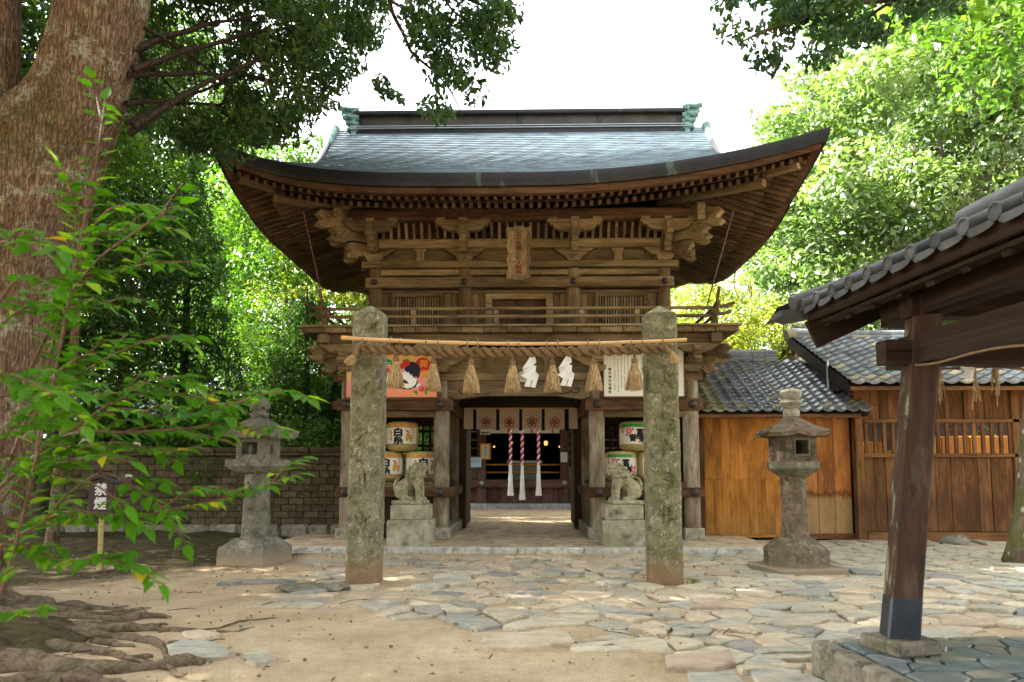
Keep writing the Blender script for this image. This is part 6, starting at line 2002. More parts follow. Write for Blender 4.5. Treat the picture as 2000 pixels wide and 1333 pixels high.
mb = MB(); mb.tube([(x0b - 0.1, 18.2, RZ2 + 0.08), (x0b + 0.12, 18.2, RZ2 + 0.12)], [0.17, 0.15], 12); mb.build('ridge_end', M['tile_moss'], bld, True)
MB().span(bx0 - 0.45, bx0 + 0.1, BY2 + 0.26, BY2 + 0.32, -0.05, 3.2, 0).build('wall_back', M['void'], bld)  # dark filler sheet added to stop light leaking between the two buildings
# far roof behind it
fr_ = thing('rear_roof', 'further grey tiled roof just showing above the plank building', 'building', (11, 22, 0))
RZ3 = at(1850, 637, 22.8).z
MB().grid([[(x, 21.5, RZ3 - 0.75), (x, 22.8, RZ3), (x, 25, RZ3 - 1.2)] for x in (8.6, 20.0)]).build('roof', M['tile'], fr_)
MB().span(8.7, 19.9, 22.0, 24.5, 0, RZ3 - 0.9, 0).build('wall', M['dark_wood'], fr_)
for k in range(14):
    mb = MB(); xa = 8.6 + k * 0.82; mb.tube([(xa, 22.8, RZ3 + 0.04), (xa + 0.81, 22.8, RZ3 + 0.04)], 0.12, 10); mb.build('ridge_cap', M['tile'], fr_, True)

# ================================================================== roof glimpsed left beyond the brick wall
lb = thing('tiled_building', 'dim tiled roof glimpsed between leaves beyond the brick wall', 'building', (-11, 21, 0))
pa, pb_ = at(150, 828, 20.5), at(320, 760, 23.5)
tiled_slope(lb, (-14.2, 20.5, pa.z), (1, 0, 0), (0, 3.0, pb_.z - pa.z), 18, 10, 0.3, Vector((0, 3.0, pb_.z - pa.z)).length / 10, [M['tile'], M['tile_moss']], None)
MB().span(-13.9, -9.2, 21.0, 21.2, 0, pa.z + 0.2, 0).build('wall', M['dark_wood'], lb)
MB().grid([[(-14.2, 20.55, pa.z - 0.05), (-14.2, 23.5, pb_.z - 0.05), (-14.2, 26, pa.z)], [(-8.8, 20.55, pa.z - 0.05), (-8.8, 23.5, pb_.z - 0.05), (-8.8, 26, pa.z)]]).build('roof_deck', M['dark_wood'][0], lb)

# ================================================================== water pavilion on the right
PW_ = M['pav_wood']
PZ = 0.25
PB_ = gnd(1757, 1243, PZ + 0.10)
pav = thing('water_pavilion', 'dark open pavilion with tiled eaves and slanting post at the right', 'pavilion', (PB_.x, PB_.y, 0))
PAV_TURN = R(5)
c0 = gnd(1590, 1246, PZ)
X0, Y1 = c0.x, c0.y + 0.02
MB().span(X0 + 0.04, 6.2, 1.6, Y1 - 0.02, -0.1, PZ - 0.03, 0.0).build('platform_core', M['mortar'], pav)
# edge stones
g = random.Random(12)
y = Y1
while y > 1.7:
    w = g.uniform(0.22, 0.42)
    MB().box((X0 + 0.06, y - w / 2, 0.08), (0.15, w - 0.02, 0.33), 0.025).build('edge_stone', M['rock'], pav, jit=0.02); y -= w
x = X0 + 0.14
while x < 6.0:
    w = g.uniform(0.25, 0.45)
    MB().box((x + w / 2, Y1 - 0.06, 0.08), (w - 0.02, 0.15, 0.33), 0.025).build('edge_stone', M['rock'], pav, jit=0.02); x += w
# crazy paved top
def voronoi_cells(pts, box, relax=2):
    pts = [Vector((p[0], p[1])) for p in pts]
    def cell(i, P):
        poly = [Vector((box[0], box[2])), Vector((box[1], box[2])), Vector((box[1], box[3])), Vector((box[0], box[3]))]
        p = P[i]
        near = sorted((q for q in P if q is not p), key=lambda q: (q - p).length_squared)[:22]
        for q in near:
            m = (p + q) / 2; d = q - p
            out = []
            for a, b in zip(poly, poly[1:] + poly[:1]):
                da, db = (a - m).dot(d), (b - m).dot(d)
                if da <= 0:
                    out.append(a)
                if (da < 0) != (db < 0) and abs(da - db) > 1e-9:
                    out.append(a + (b - a) * (da / (da - db)))
            poly = out
            if len(poly) < 3:
                return None
        return poly
    for it in range(relax + 1):
        cells = [cell(i, pts) for i in range(len(pts))]
        if it < relax:
            pts = [sum(c, Vector((0, 0))) / len(c) if c else p for c, p in zip(cells, pts)]
    return [c for c in cells if c]
def stone_slab(c, shrink, z0, top, g, rough=0.03, dome=0.01, tilt=0.0):
    """irregular flat stone from a cell outline; returns MB or None"""
    ctr = sum(c, Vector((0, 0))) / len(c)
    pts = []
    for a, b in zip(c, c[1:] + c[:1]):
        L = (b - a).length
        k = max(1, int(L / 0.14))
        for j in range(k):
            pts.append(a.lerp(b, j / k))
    out = []
    for p in pts:
        d = p - ctr
        L = d.length
        if L < 0.03:
            continue
        n = mnoise.noise((p.x * 4.3, p.y * 4.3, 2.0)) + 0.5 * mnoise.noise((p.x * 11, p.y * 11, 5.0))
        out.append(ctr + d * max(0.3, (L - shrink + n * rough) / L))
    # keep only the cheap pieces: at most 12 outline points
    while len(out) > 11:
        ar = [abs((out[i - 1] - out[i]).cross(out[(i + 1) % len(out)] - out[i])) for i in range(len(out))]
        out.pop(ar.index(min(ar)))
    if len(out) < 4:
        return None
    n = len(out)
    ta, tb = g.uniform(-tilt, tilt), g.uniform(-tilt, tilt)
    def zz(p, z): return z + (p.x - ctr.x) * ta + (p.y - ctr.y) * tb
    mb = MB()
    V = [(p.x, p.y, z0) for p in out] + [(p.x, p.y, zz(p, top - 0.011)) for p in out]
    mid = [ctr + (p - ctr) * g.uniform(0.93, 0.97) for p in out]
    V += [(p.x, p.y, zz(p, top + g.uniform(-0.004, 0.004))) for p in mid]
    V += [(ctr.x, ctr.y, top + dome)]
    F = [(i, (i + 1) % n, n + (i + 1) % n, n + i) for i in range(n)] + [(n + i, n + (i + 1) % n, 2 * n + (i + 1) % n, 2 * n + i) for i in range(n)]
    F += [(2 * n + i, 2 * n + (i + 1) % n, 3 * n) for i in range(n)]
    mb.add(V, F)
    return mb
g = random.Random(21)
pts = [(g.uniform(X0 + 0.15, 5.6), g.uniform(2.2, Y1 - 0.15)) for _ in range(150)]
for c in voronoi_cells(pts, (X0 + 0.14, 5.7, 2.1, Y1 - 0.14), 1):
    mb = stone_slab(c, 0.014, PZ - 0.03, PZ + g.uniform(-0.004, 0.006), g, 0.006, 0.004)
    if mb:
        mb.build('flagstone', M['flag'], pav, fix=False)
# post on a stone footing
bq = gnd(1757, 1243, PZ + 0.10); tq = at(1808, 620, bq.y - 0.02)
fo = Vector((bq.x, bq.y + 0.0, PZ))
MB().box((fo.x, fo.y, PZ + 0.05), (0.36, 0.36, 0.10), 0.015, (0, 0, R(10))).build('footing', M['rock'], pav, jit=0.01)
def slant_post(name, b0, t0, w, mat, rz=0.0):
    V = []
    for p, ww in ((b0, w * 1.03), (t0, w)):
        for a in range(8):
            s_ = [(-1, -.86), (-.86, -1), (.86, -1), (1, -.86), (1, .86), (.86, 1), (-.86, 1), (-1, .86)][a]
            x, y = s_[0] * ww / 2, s_[1] * ww / 2
            V.append((p.x + x * math.cos(rz) - y * math.sin(rz), p.y + x * math.sin(rz) + y * math.cos(rz), p.z))
    F = [(i, (i + 1) % 8, 8 + (i + 1) % 8, 8 + i) for i in range(8)] + [tuple(range(8))[::-1], tuple(range(8, 16))]
    return MB().add(V, F).build(name, mat, pav)
B0 = Vector((fo.x, fo.y, PZ + 0.10)); T0 = Vector((tq.x, tq.y - 0.03, 2.72))
t = NT('post_paint')
wv = t.coord(scale=(1, 1, 0.12)); n0 = t.noise(wv, 16, 6, 0.7)
c = t.ramp(n0, [(0.3, (0.014, 0.007, 0.005)), (0.5, (0.040, 0.018, 0.009)), (0.7, (0.075, 0.04, 0.02))])
pl_ = t.ramp(t.noise(t.coord(scale=(1, 1, 0.35)), 7, 8, 0.75), [(0.52, 0.0), (0.58, 1.0)])
nx_ = t.sep(t.n('NewGeometry').outputs['Normal'])[0]
side = t.ramp(t.math('MULTIPLY', nx_, -1.0), [(0.3, 0.12), (0.7, 0.85)])
c = t.mix(t.math('MULTIPLY', pl_, side), c, (0.17, 0.19, 0.12))
M['post_paint'] = t.bsdf(c, 0.7, t.bump(n0, 0.5, 0.01), 0.25)
slant_post('post', B0, T0, 0.195, M['post_paint'], R(-16))
SB = B0 + (T0 - B0) * 0.115
slant_post('post_sheath', B0 + Vector((0, 0, 0.002)), SB, 0.204, M['sheath'], R(-16))
# other posts (right rear inside the frame edge is hidden; front ones behind the camera line of sight)
for bx, by, tx, ty in ((5.6, B0.y, 5.42, T0.y), (B0.x, 2.3, T0.x, 2.42), (5.6, 2.3, 5.42, 2.42)):
    slant_post('post', Vector((bx, by, PZ)), Vector((tx, ty, 2.72)), 0.235, M['post_paint'], R(14))
def pb(name, a, b, w, h, mat=PW_):
    a, b = Vector(a), Vector(b)
    me = barmesh(name, w, h, mat)
    return between(me, name, pav, a, b)
TX, TY = T0.x, T0.y
pb('tie_beam', (TX - 0.06, TY + 0.32, 2.34), (TX - 0.06, 2.0, 2.34), 0.13, 0.21)
pb('tie_beam', (TX - 0.35, TY, 2.315), (5.9, TY, 2.315), 0.12, 0.17)
pb('wall_beam', (TX, TY + 0.42, 2.70), (TX, 1.9, 2.70), 0.17, 0.24)
pb('wall_beam', (TX - 0.15, TY, 2.665), (5.9, TY, 2.665), 0.15, 0.19)
pb('wall_beam', (5.42, TY + 0.4, 2.70), (5.42, 1.9, 2.70), 0.17, 0.24)
MB().box((TX + 1.15, TY - 0.25, 2.52), (0.42, 0.3, 0.5), 0.05).build('corner_bracket', PW_, pav, jit=0.03)
# roof: eave along Y at x = EXP
pe0, pe1 = at(1545, 612, 6.0), at(2000, 352, 3.25)
EXP = 2.56; EZP = 2.815; PIT = 0.44; RX = 4.15; YR0, YR1 = 1.5, 6.05
EXPZ = lambda x: EZP + (x - EXP) * PIT
for x0, x1, nm in ((EXP + 0.04, RX, 'roof_board'),):
    MB().grid([[(EXP + 0.06, y, EXPZ(EXP + 0.06) - 0.06), (RX, y, EXPZ(RX) - 0.06), (RX * 2 - EXP, y, EZP - 0.06)] for y in (YR0, YR1 - 0.1)]).build('roof_board', PW_[1], pav)
MB().grid([[(EXP + 0.06, y, EXPZ(EXP + 0.06) - 0.02), (RX, y, EXPZ(RX) + 0.0), (RX * 2 - EXP, y, EZP)] for y in (YR0, YR1)]).build('roof_deck', M['tile_pav'], pav)
pb('eave_fascia', (EXP + 0.05, YR1 - 0.05, EZP - 0.025), (EXP + 0.05, YR0, EZP - 0.025), 0.04, 0.12)
pb('eave_batten', (EXP + 0.15, YR1 - 0.08, EZP - 0.10), (EXP + 0.15, YR0, EZP - 0.10), 0.10, 0.03)
y = YR1 - 0.16
rfm2 = barmesh('rafter', 0.075, 0.10, PW_)
while y > YR0 + 0.1:
    between(rfm2, 'rafter', pav, (EXP + 0.12, y, EXPZ(EXP + 0.12) - 0.155), (RX, y, EXPZ(RX) - 0.15)); y -= 0.33
pb('verge_board', (EXP + 0.05, YR1 - 0.07, EZP - 0.20), (RX, YR1 - 0.07, EXPZ(RX) - 0.20), 0.04, 0.24)
pb('verge_board', (RX, YR1 - 0.07, EXPZ(RX) - 0.20), (RX * 2 - EXP, YR1 - 0.07, EZP - 0.20), 0.04, 0.24)
pb('purlin', (RX, YR1 - 0.1, EXPZ(RX) - 0.3), (RX, YR0, EXPZ(RX) - 0.3), 0.13, 0.16)
# round eave tiles and the troughs between them
tl_ = MB(); tl_.tube([(0, 0, 0), (0.3, 0, 0.3 * PIT), (RX - EXP, 0, (RX - EXP) * PIT)], 0.045, 12); rollm = tl_.mesh('roll_tile', M['tile_pav'], True)
dk_ = MB(); dk_.lathe([(0.052, 0), (0.053, 0.018), (0.044, 0.022), (0.040, 0.012), (0.02, 0.012), (0.004, 0.014)], 16)
dk_.v = [(-p[2], p[0], p[1]) for p in dk_.v]; endm = dk_.mesh('eave_tile_end', M['tile_pav'], True)
PT = 0.245
tr_ = []
for x_, in ((0.0,), (0.35,), (RX - EXP,)):
    tr_.append([(x_ + (0.02 * math.cos(k / 8 * 2 * math.pi) - 0.02 if x_ == 0 else 0), (k / 8 - 0.5) * (PT - 0.03), 0.040 - 0.04 * math.sin(k / 8 * math.pi) + x_ * PIT) for k in range(9)])
low = [(p[0], p[1], p[2] - 0.045) for p in tr_[0]]
tm_ = MB(); tm_.grid([low] + tr_); trm = tm_.mesh('trough_tile', M['tile_pav'], True)
k = 0; y = YR1 - 0.05
while y > YR0:
    o = put(rollm, 'roll_tile', pav, (EXP, y, EZP + 0.06))
    put(endm, 'eave_tile_end', pav, (EXP, y, EZP + 0.06))
    put(trm, 'trough_tile', pav, (EXP - 0.01, y - PT / 2, EZP + 0.005))
    y -= PT; k += 1
# corner: projecting verge roll and up-curled tile at the far corner
MB().tube([(EXP - 0.06, YR1 + 0.03, EZP + 0.085), (EXP + 0.4, YR1 + 0.03, EZP + 0.085 + 0.4 * PIT), (RX, YR1 + 0.03, EXPZ(RX) + 0.12)], [0.065, 0.06, 0.06], 12).build('verge_roll', M['tile_pav'], pav, True)
MB().grid([[(EXP - 0.16 + 0.3 * i, YR1 + 0.10 + 0.11 * j, EZP + 0.05 - 0.055 * math.sin(j / 4 * math.pi) + 0.02 * (1 - i) + 0.3 * i * PIT - 0.09 * j / 4) for j in range(5)] for i in range(2)]).build('corner_tile', M['tile_pav'], pav, True)
cn = MB(); cn.prism([(0, 0), (0.36, 0.05), (0.36, -0.03), (0.1, -0.085), (0.0, -0.05)], -0.10, 0.10, 'xz', Matrix.Translation((EXP - 0.17, YR1 + 0.10, EZP + 0.02))); cn.build('corner_tile', M['tile_pav'], pav)
MB().tube([(RX, YR1 + 0.08, EXPZ(RX) + 0.16), (RX, YR0, EXPZ(RX) + 0.16)], 0.13, 12).build('ridge_cap', M['tile_pav'], pav, True)
# straw rope under the tie beam with hanging straws and a paper streamer
sr = thing('straw_rope', 'thin straw rope with dangling straws under the pavilion beam', 'rope', (PB_.x, PB_.y, 0))
sr.rotation_euler.z = PAV_TURN; pav.rotation_euler.z = PAV_TURN
pts = [Vector((TX - 0.08 + 2.6 * i / 20, TY + 0.10, 2.245 - 0.015 * math.sin(i * 0.9) - 0.03 * math.sin(math.pi * i / 20))) for i in range(21)]
MB().tube(pts, 0.009, 6).build('rope_cord', M['rope'], sr, True)
pts = [Vector((TX - 0.14, TY + 0.12 - 2.4 * i / 16, 2.25 - 0.02 * math.sin(i * 0.8) - 0.06 * math.sin(math.pi * i / 16))) for i in range(17)]
MB().tube(pts, 0.008, 6).build('rope_cord', M['rope'], sr, True)
g = random.Random(3)
for i, px in enumerate((1776, 1835, 1842, 1915, 1955, 1962)):
    mb = MB(); q = at(px, 712, TY + 0.10)
    L = (0.30, 0.26, 0.3, 0.36, 0.22, 0.3)[i]
    for k in range(9):
        a = q + Vector((g.uniform(-0.012, 0.012), 0, 0)); b = q + Vector((g.uniform(-0.035, 0.035), g.uniform(-0.02, 0.02), -L * g.uniform(0.6, 1.0)))
        mb.tube([a, a.lerp(b, 0.5) + Vector((g.uniform(-.01, .01), 0, 0)), b], 0.0028, 3, False)
    mb.build('straw_bunch', M['straw'], sr)
pvs = at(1886, 668, TY + 0.02)
shide(1883, 672, 742, 'small blurred white paper streamer under the pavilion beam', TY + 0.13)

# ================================================================== no smoking sign on the left
sg = gnd(195, 1105, 0.05); sg = Vector((sg.x, sg.y, 0.03))
SGY = sg.y
sign = thing('wooden_sign', 'dark wooden sign with two white characters and tiny roof under the leaves', 'sign', sg)
q0, q1 = at(172, 1010, SGY), at(222, 945, SGY)
MB().span((q0.x + q1.x) / 2 - 0.03, (q0.x + q1.x) / 2 + 0.03, SGY + 0.02, SGY + 0.07, -0.1, q1.z, 0.006).build('sign_post', M['mat_straw'], sign)
MB().span(q0.x, q1.x, SGY - 0.01, SGY + 0.018, q0.z, q1.z, 0.005).build('sign_board', M['sign_brown'], sign)
xm = (q0.x + q1.x) / 2
for sx in (-1, 1):
    a = at(160 if sx < 0 else 233, 946, SGY); b = at(197, 933, SGY)
    MB().prism([(a.x, a.z), (xm, b.z), (xm, b.z + 0.025), (a.x, a.z + 0.025)], SGY - 0.06, SGY + 0.09).build('sign_roof', M['sign_brown'], sign)
mb = MB(); zt_ = at(197, 943, SGY).z; s_ = at(197, 943, SGY).z - at(197, 970, SGY).z
vtext(mb, '禁煙', xm + 0.0, SGY - 0.014, zt_, s_ * 0.95, s_ * 1.02, bold=0.006)
mb.build('lettering', M['paper'], sign, fix=False)
# ================================================================== uneven stone paving of the forecourt
def inside(p, poly_):
    c = False; n = len(poly_)
    for i in range(n):
        a, b = poly_[i], poly_[i - 1]
        if (a[1] > p[1]) != (b[1] > p[1]) and p[0] < (b[0] - a[0]) * (p[1] - a[1]) / (b[1] - a[1]) + a[0]:
            c = not c
    return c
px_poly = [(600, 1092), (740, 1086), (1380, 1086), (1470, 1064), (1700, 1062), (2300, 1068), (2300, 1180), (1600, 1318), (1300, 1316), (1240, 1262), (1120, 1226), (1000, 1200), (840, 1222), (690, 1232), (575, 1205), (575, 1140)]
PP = [tuple(gnd(a, b)[:2]) for a, b in px_poly]
pave = emptystruct('stone_pavement', 'uneven natural stone paving set in sand across the forecourt', (2, 9, 0))
g = random.Random(77)
pts = []; tries = 0
while tries < 9000 and len(pts) < 900:
    tries += 1
    p = (g.uniform(-3.6, 11.5), g.uniform(5.6, 15.5))
    if not inside(p, PP):
        continue
    md = g.choice((0.22, 0.34, 0.42, 0.50)) + 0.10 * mnoise.noise((p[0] * 0.5, p[1] * 0.5, 9))
    if p[1] > 11.8: md *= 0.85
    if all((p[0] - q[0]) ** 2 * 0.62 + (p[1] - q[1]) ** 2 * 1.5 > md * md for q in pts):
        pts.append(p)
cells = voronoi_cells(pts, (-4.2, 12, 5.0, 16), 0)
made = []
for c in cells:
    ctr = sum(c, Vector((0, 0))) / len(c)
    ar = abs(sum(a.cross(b) for a, b in zip(c, c[1:] + c[:1]))) / 2
    if ar > 1.6:
        continue
    c = [ctr + (p - ctr) * min(1.0, 0.52 / max(0.01, (p - ctr).length)) for p in c]
    dd = [p - ctr for p in c]; mw = min(max(abs(d.dot(Vector((math.cos(a), math.sin(a))))) for d in dd) for a in (0, 0.4, 0.8, 1.2, 1.57, 2.0, 2.4, 2.8))
    if mw < 0.085 or max(d.length for d in dd) > 3.2 * mw:
        continue
    if X0 - 0.15 < ctr.x < 6.4 and ctr.y < Y1 + 0.12:
        continue
    if abs(ctr.x) < 4.9 and ctr.y > 12.95:
        continue
    if any((ctr - Vector((a, b))).length < r for a, b, r in ((-2.0, 9.76, 0.42), (1.98, 9.76, 0.42), (4.25, 10.95, 0.62))):
        continue
    skip = 0.06
    if ctr.y > 11.6 and ctr.x < 3: skip = 0.38
    if ctr.x < -1.0: skip = 0.32
    if ctr.x < -2.2: skip = 0.55
    if g.random() < skip:
        continue
    made.append((ctr.length, c, ctr))
made.sort(key=lambda q: q[0])
rest = MB()
for i, (d, c, ctr) in enumerate(made):
    sparse = ctr.y > 11.6 and ctr.x < 3
    if sparse and g.random() < 0.6:
        c = [ctr + (p - ctr) * g.uniform(0.55, 0.8) for p in c]
    mb = stone_slab(c, g.uniform(0.008, 0.034), -0.09, g.choice((-0.010, -0.002, 0.006, 0.014, 0.024)) + g.uniform(-0.006, 0.006), g, 0.07, g.uniform(0.002, 0.012), 0.035)
    if not mb:
        continue
    if i < 298:
        mb.build('paving_stone', M['paving'], pave, False, fix=False)
    else:
        rest.add(mb.v, mb.f)
if rest.v:
    rest.build('paving_stones', M['paving'], pave, True, fix=False, kind='stuff')
# the straight edge slabs and a few single flat stones
def flat(pxs, label, top=0.05, mat='paving', name='edge_slab', cat='stone', par=pave, grp=None):
    c = [Vector(gnd(a, b)[:2]) for a, b in pxs]
    mb = stone_slab(c, 0.0, -0.08, top, g, 0.02, 0.006)
    o = mb.build(name, M[mat], par, True, fix=False, angle=35)
    return o
flat([(1300, 1288), (1425, 1276), (1437, 1300), (1395, 1311), (1302, 1311)], '', 0.035)
flat([(1440, 1308), (1500, 1300), (1572, 1303), (1560, 1313), (1450, 1316)], '', 0.03)
for pxs, lab in (([(325, 1262), (360, 1250), (420, 1256), (452, 1272), (440, 1285), (380, 1288), (330, 1284)], 'flat grey stone lying among the tree roots'),
                 ([(356, 1238), (390, 1233), (430, 1240), (418, 1248), (370, 1246)], 'small flat stone just above the larger grey stone by the roots'),
                 ([(475, 1280), (515, 1270), (540, 1288), (500, 1300), (478, 1292)], 'thin pale stone right of the flat grey root stone')):
    o = flat(pxs, lab, 0.018, 'paving', 'flat_stone', par=None)
    tag(o, lab, 'stone', 'flat stones by the roots')
for px, py, s_, lab in ((1865, 1062, 0.30, 'rough rounded rock at the foot of the plank building'), (1800, 1066, 0.16, 'small rock by the post at the foot of the plank building'), (640, 1150, 0.26, 'low mossy rock at the left foot of the left pillar'), (590, 1152, 0.3, 'flat mossy rock left of the left pillar')):
    q = gnd(px, py)
    b = MB(); b.ball((q.x, q.y, 0.02), (s_, s_ * 0.7, s_ * (0.55 if px > 1000 else 0.22)), 14, 9)
    tag(b.build('rock', M['rock'], None, True, jit=0.05), lab, 'rock', 'rocks on the ground')

# ================================================================== big leaning tree at the left
TYD = 7.9
big = thing('leaning_tree', 'huge leaning tree with furrowed lichen spotted bark at the left edge', 'tree', gnd(-150, 1190))
def trunk_mesh(rows, Y, n=96, amp=0.022, top_extra=()):
    """rows: (py, left px, right px) -> lofted, furrowed trunk"""
    C, Rr = [], []
    for py, l, r in rows:
        u, w = ray(l, py), ray(r, py)
        th0, th1 = math.atan2(u.x, u.y), math.atan2(w.x, w.y)
        tm = (th0 + th1) / 2
        D = Y / math.cos(tm)
        zz_ = CAM.z + (ray(r, py).z / math.hypot(w.x, w.y)) * D
        C.append(Vector((CAM.x + D * math.sin(tm), Y, zz_))); Rr.append(D * math.sin((th1 - th0) / 2))
    for c, r in top_extra:
        C.append(Vector(c)); Rr.append(r)
    # resample
    cc, rr = [], []
    for i in range(len(C) - 1):
        m = max(2, int((C[i + 1] - C[i]).length / 0.045))
        for j in range(m):
            t_ = j / m
            p0, p1, p2, p3 = C[max(i - 1, 0)], C[i], C[i + 1], C[min(i + 2, len(C) - 1)]
            cc.append(0.5 * ((2 * p1) + (p2 - p0) * t_ + (2 * p0 - 5 * p1 + 4 * p2 - p3) * t_ * t_ + (-p0 + 3 * p1 - 3 * p2 + p3) * t_ ** 3))
            rr.append(Rr[i] + (Rr[i + 1] - Rr[i]) * t_)
    rows_ = []
    for c, r in zip(cc, rr):
        ring = []
        for k in range(n):
            a = 2 * math.pi * k / n
            d = Vector((math.cos(a), math.sin(a), 0))
            f = mnoise.noise((d.x * 11 * r * 1.6, d.y * 11 * r * 1.6, c.z * 1.9))
            f2 = mnoise.noise((d.x * 2.2, d.y * 2.2, c.z * 0.9 + 4))
            f3 = mnoise.noise((d.x * 19 * r, d.y * 19 * r, c.z * 3.2))
            ring.append(c + d * (r * (1 + 0.05 * f2) + amp * (1 - 2 * abs(f)) + amp * 0.55 * (0.5 - abs(f3))))
        rows_.append(ring)
    mb = MB(); mb.grid(rows_, True)
    return mb
tops = [(at(205, -160, TYD), 0.48), (at(225, -420, TYD + 0.1), 0.42)]
trunk_rows = [(1215, -420, 14), (1190, -380, 8), (1100, -290, 18), (1000, -230, 40), (908, -200, 66), (820, -190, 84), (700, -180, 105), (550, -160, 134), (400, -110, 182), (300, -45, 215), (200, 55, 244), (100, 92, 270), (0, 116, 290)]
mb = trunk_mesh(trunk_rows, TYD, 170, 0.026, tops)
tr_o = mb.build('trunk', M['bark'], big, True, angle=180)
mb = trunk_mesh([(420, -150, 40), (330, -110, 40), (220, -70, 36), (145, -55, 38), (0, -40, 40), (-150, -45, 36)], TYD + 0.25, 60, 0.02, [(at(-20, -500, TYD + 0.4), 0.2)])
mb.build('fork_limb', M['bark'], big, True, angle=180)
def root(pxs, r0, r1, lift=0.3, name='root'):
    n = len(pxs); P = []
    for i, (a, b) in enumerate(pxs):
        q = gnd(a, b); r = r0 + (r1 - r0) * i / (n - 1); P.append(Vector((q.x, q.y, -r * 0.30 + 0.012 * math.sin(i * 2.3 + r0 * 40))))
    # smooth
    Q, Rr = [], []
    for i in range(n - 1):
        for j in range(6):
            t_ = j / 6
            p0, p1, p2, p3 = P[max(i - 1, 0)], P[i], P[i + 1], P[min(i + 2, n - 1)]
            v = 0.5 * ((2 * p1) + (p2 - p0) * t_ + (2 * p0 - 5 * p1 + 4 * p2 - p3) * t_ * t_ + (-p0 + 3 * p1 - 3 * p2 + p3) * t_ ** 3)
            v += mnoise.noise_vector(v * 4) * 0.04
            Q.append(v); r = r0 + (r1 - r0) * (i + t_) / (n - 1); Rr.append(r * (1 + 0.45 * mnoise.noise((v.x * 6, v.y * 6, 3)) + 0.2 * mnoise.noise((v.x * 17, v.y * 17, 5))))
    Q.append(P[-1]); Rr.append(r1)
    MB().tube(Q, Rr, 14).build(name, M['root'], big, True, jit=0.028, angle=60)
for pxs, r0, r1 in (
    ([(-150, 1190), (20, 1178), (110, 1180), (170, 1188), (215, 1190), (250, 1183)], 0.16, 0.02),
    ([(-150, 1205), (10, 1196), (110, 1190), (180, 1198), (250, 1194), (290, 1186)], 0.13, 0.015),
    ([(-100, 1215), (60, 1206), (150, 1204), (230, 1210), (290, 1203), (335, 1207)], 0.13, 0.012),
    ([(30, 1222), (120, 1216), (190, 1222), (260, 1216), (325, 1222)], 0.10, 0.012),
    ([(60, 1212), (140, 1224), (230, 1230), (300, 1228), (365, 1232)], 0.09, 0.02),
    ([(-100, 1250), (40, 1236), (150, 1238), (230, 1243), (290, 1252), (330, 1262)], 0.13, 0.02),
    ([(100, 1232), (170, 1246), (220, 1258), (262, 1262)], 0.06, 0.012),
    ([(-60, 1300), (60, 1298), (180, 1306), (280, 1302), (350, 1292), (396, 1293)], 0.13, 0.035),
    ([(20, 1270), (110, 1264), (190, 1270), (250, 1284), (300, 1282)], 0.09, 0.015),
    ([(-40, 1328), (80, 1322), (170, 1326), (240, 1334)], 0.09, 0.02),
    ([(310, 1232), (360, 1228), (420, 1224), (480, 1213), (540, 1206)], 0.034, 0.005),
    ([(330, 1262), (345, 1250), (400, 1250), (440, 1252)], 0.022, 0.006),
    ([(270, 1248), (320, 1268), (330, 1284), (350, 1290)], 0.024, 0.006),
    ([(150, 1204), (200, 1196), (235, 1200), (270, 1198)], 0.05, 0.01),
    ([(250, 1284), (300, 1296), (340, 1310), (360, 1322)], 0.03, 0.008),
    ([(420, 1234), (470, 1230), (498, 1226)], 0.016, 0.004)):
    root(pxs, r0, r1, 0.15)
mo = MB(); q = gnd(30, 1262); mo.ball((q.x - 0.6, q.y + 0.1, -0.03), (1.1, 0.95, 0.16), 48, 20)
mo.build('root_mound', M['moss_soil'], big, True, jit=0.06, angle=180)
def px_cloud(poly_, y0, y1, K, rad, per, seed, dens=None, flat_=0.8):
    gg = np.random.default_rng(seed); pr = random.Random(seed)
    xs_ = [p[0] for p in poly_]; ys_ = [p[1] for p in poly_]
    P, N, V, cs = [], [], [], []
    while len(cs) < K:
        q = (pr.uniform(min(xs_), max(xs_)), pr.uniform(min(ys_), max(ys_)))
        if not inside(q, poly_) or (dens and pr.random() > dens(*q)):
            continue
        c = np.array(at(q[0], q[1], pr.uniform(y0, y1)))
        r = rad * pr.uniform(0.6, 1.25)
        p, d = clump_points(c, r, int(per * (r / rad) ** 2), gg, flat_, 0.2)
        P.append(p); N.append(d * 0.35 + np.array([0, 0, 0.45]) + gg.normal(size=p.shape) * 0.6)
        V.append(np.full(len(p), gg.uniform(0.15, 0.75))); cs.append(Vector(c))
    return np.concatenate(P), np.concatenate(N), np.concatenate(V), cs
polyL = [(235, -60), (745, -60), (738, 40), (715, 90), (690, 160), (668, 190), (640, 175), (615, 235), (570, 262), (545, 292), (500, 285), (440, 300), (380, 300), (320, 260), (270, 200), (255, 100)]
def densL(x, y):
    d = 0.30
    if x > 470: d = 0.75
    if x > 560 and y > 20: d = 1.0
    if y < 10: d = 0.8
    if x < 420 and y > 220: d = 1.0
    return d
P, N, V, csL = px_cloud(polyL, 9.0, 12.5, 215, 0.30, 115, 5, densL)
put(leaf_mesh('crown', P, N, 0.125, 0.36, M['leaf_dark'], (0.15, 0, -1.0), V, 5, True), 'crown', big, (0, 0, 0))
polyC = [(770, -70), (1012, -70), (1004, 50), (992, 85), (970, 112), (945, 130), (925, 150), (940, 190), (925, 215), (905, 225), (900, 250), (882, 232), (850, 228), (828, 210), (812, 208), (845, 196), (868, 182), (872, 150), (845, 130), (812, 90)]
P, N, V, csC = px_cloud(polyC, 7.6, 8.6, 74, 0.20, 62, 8)
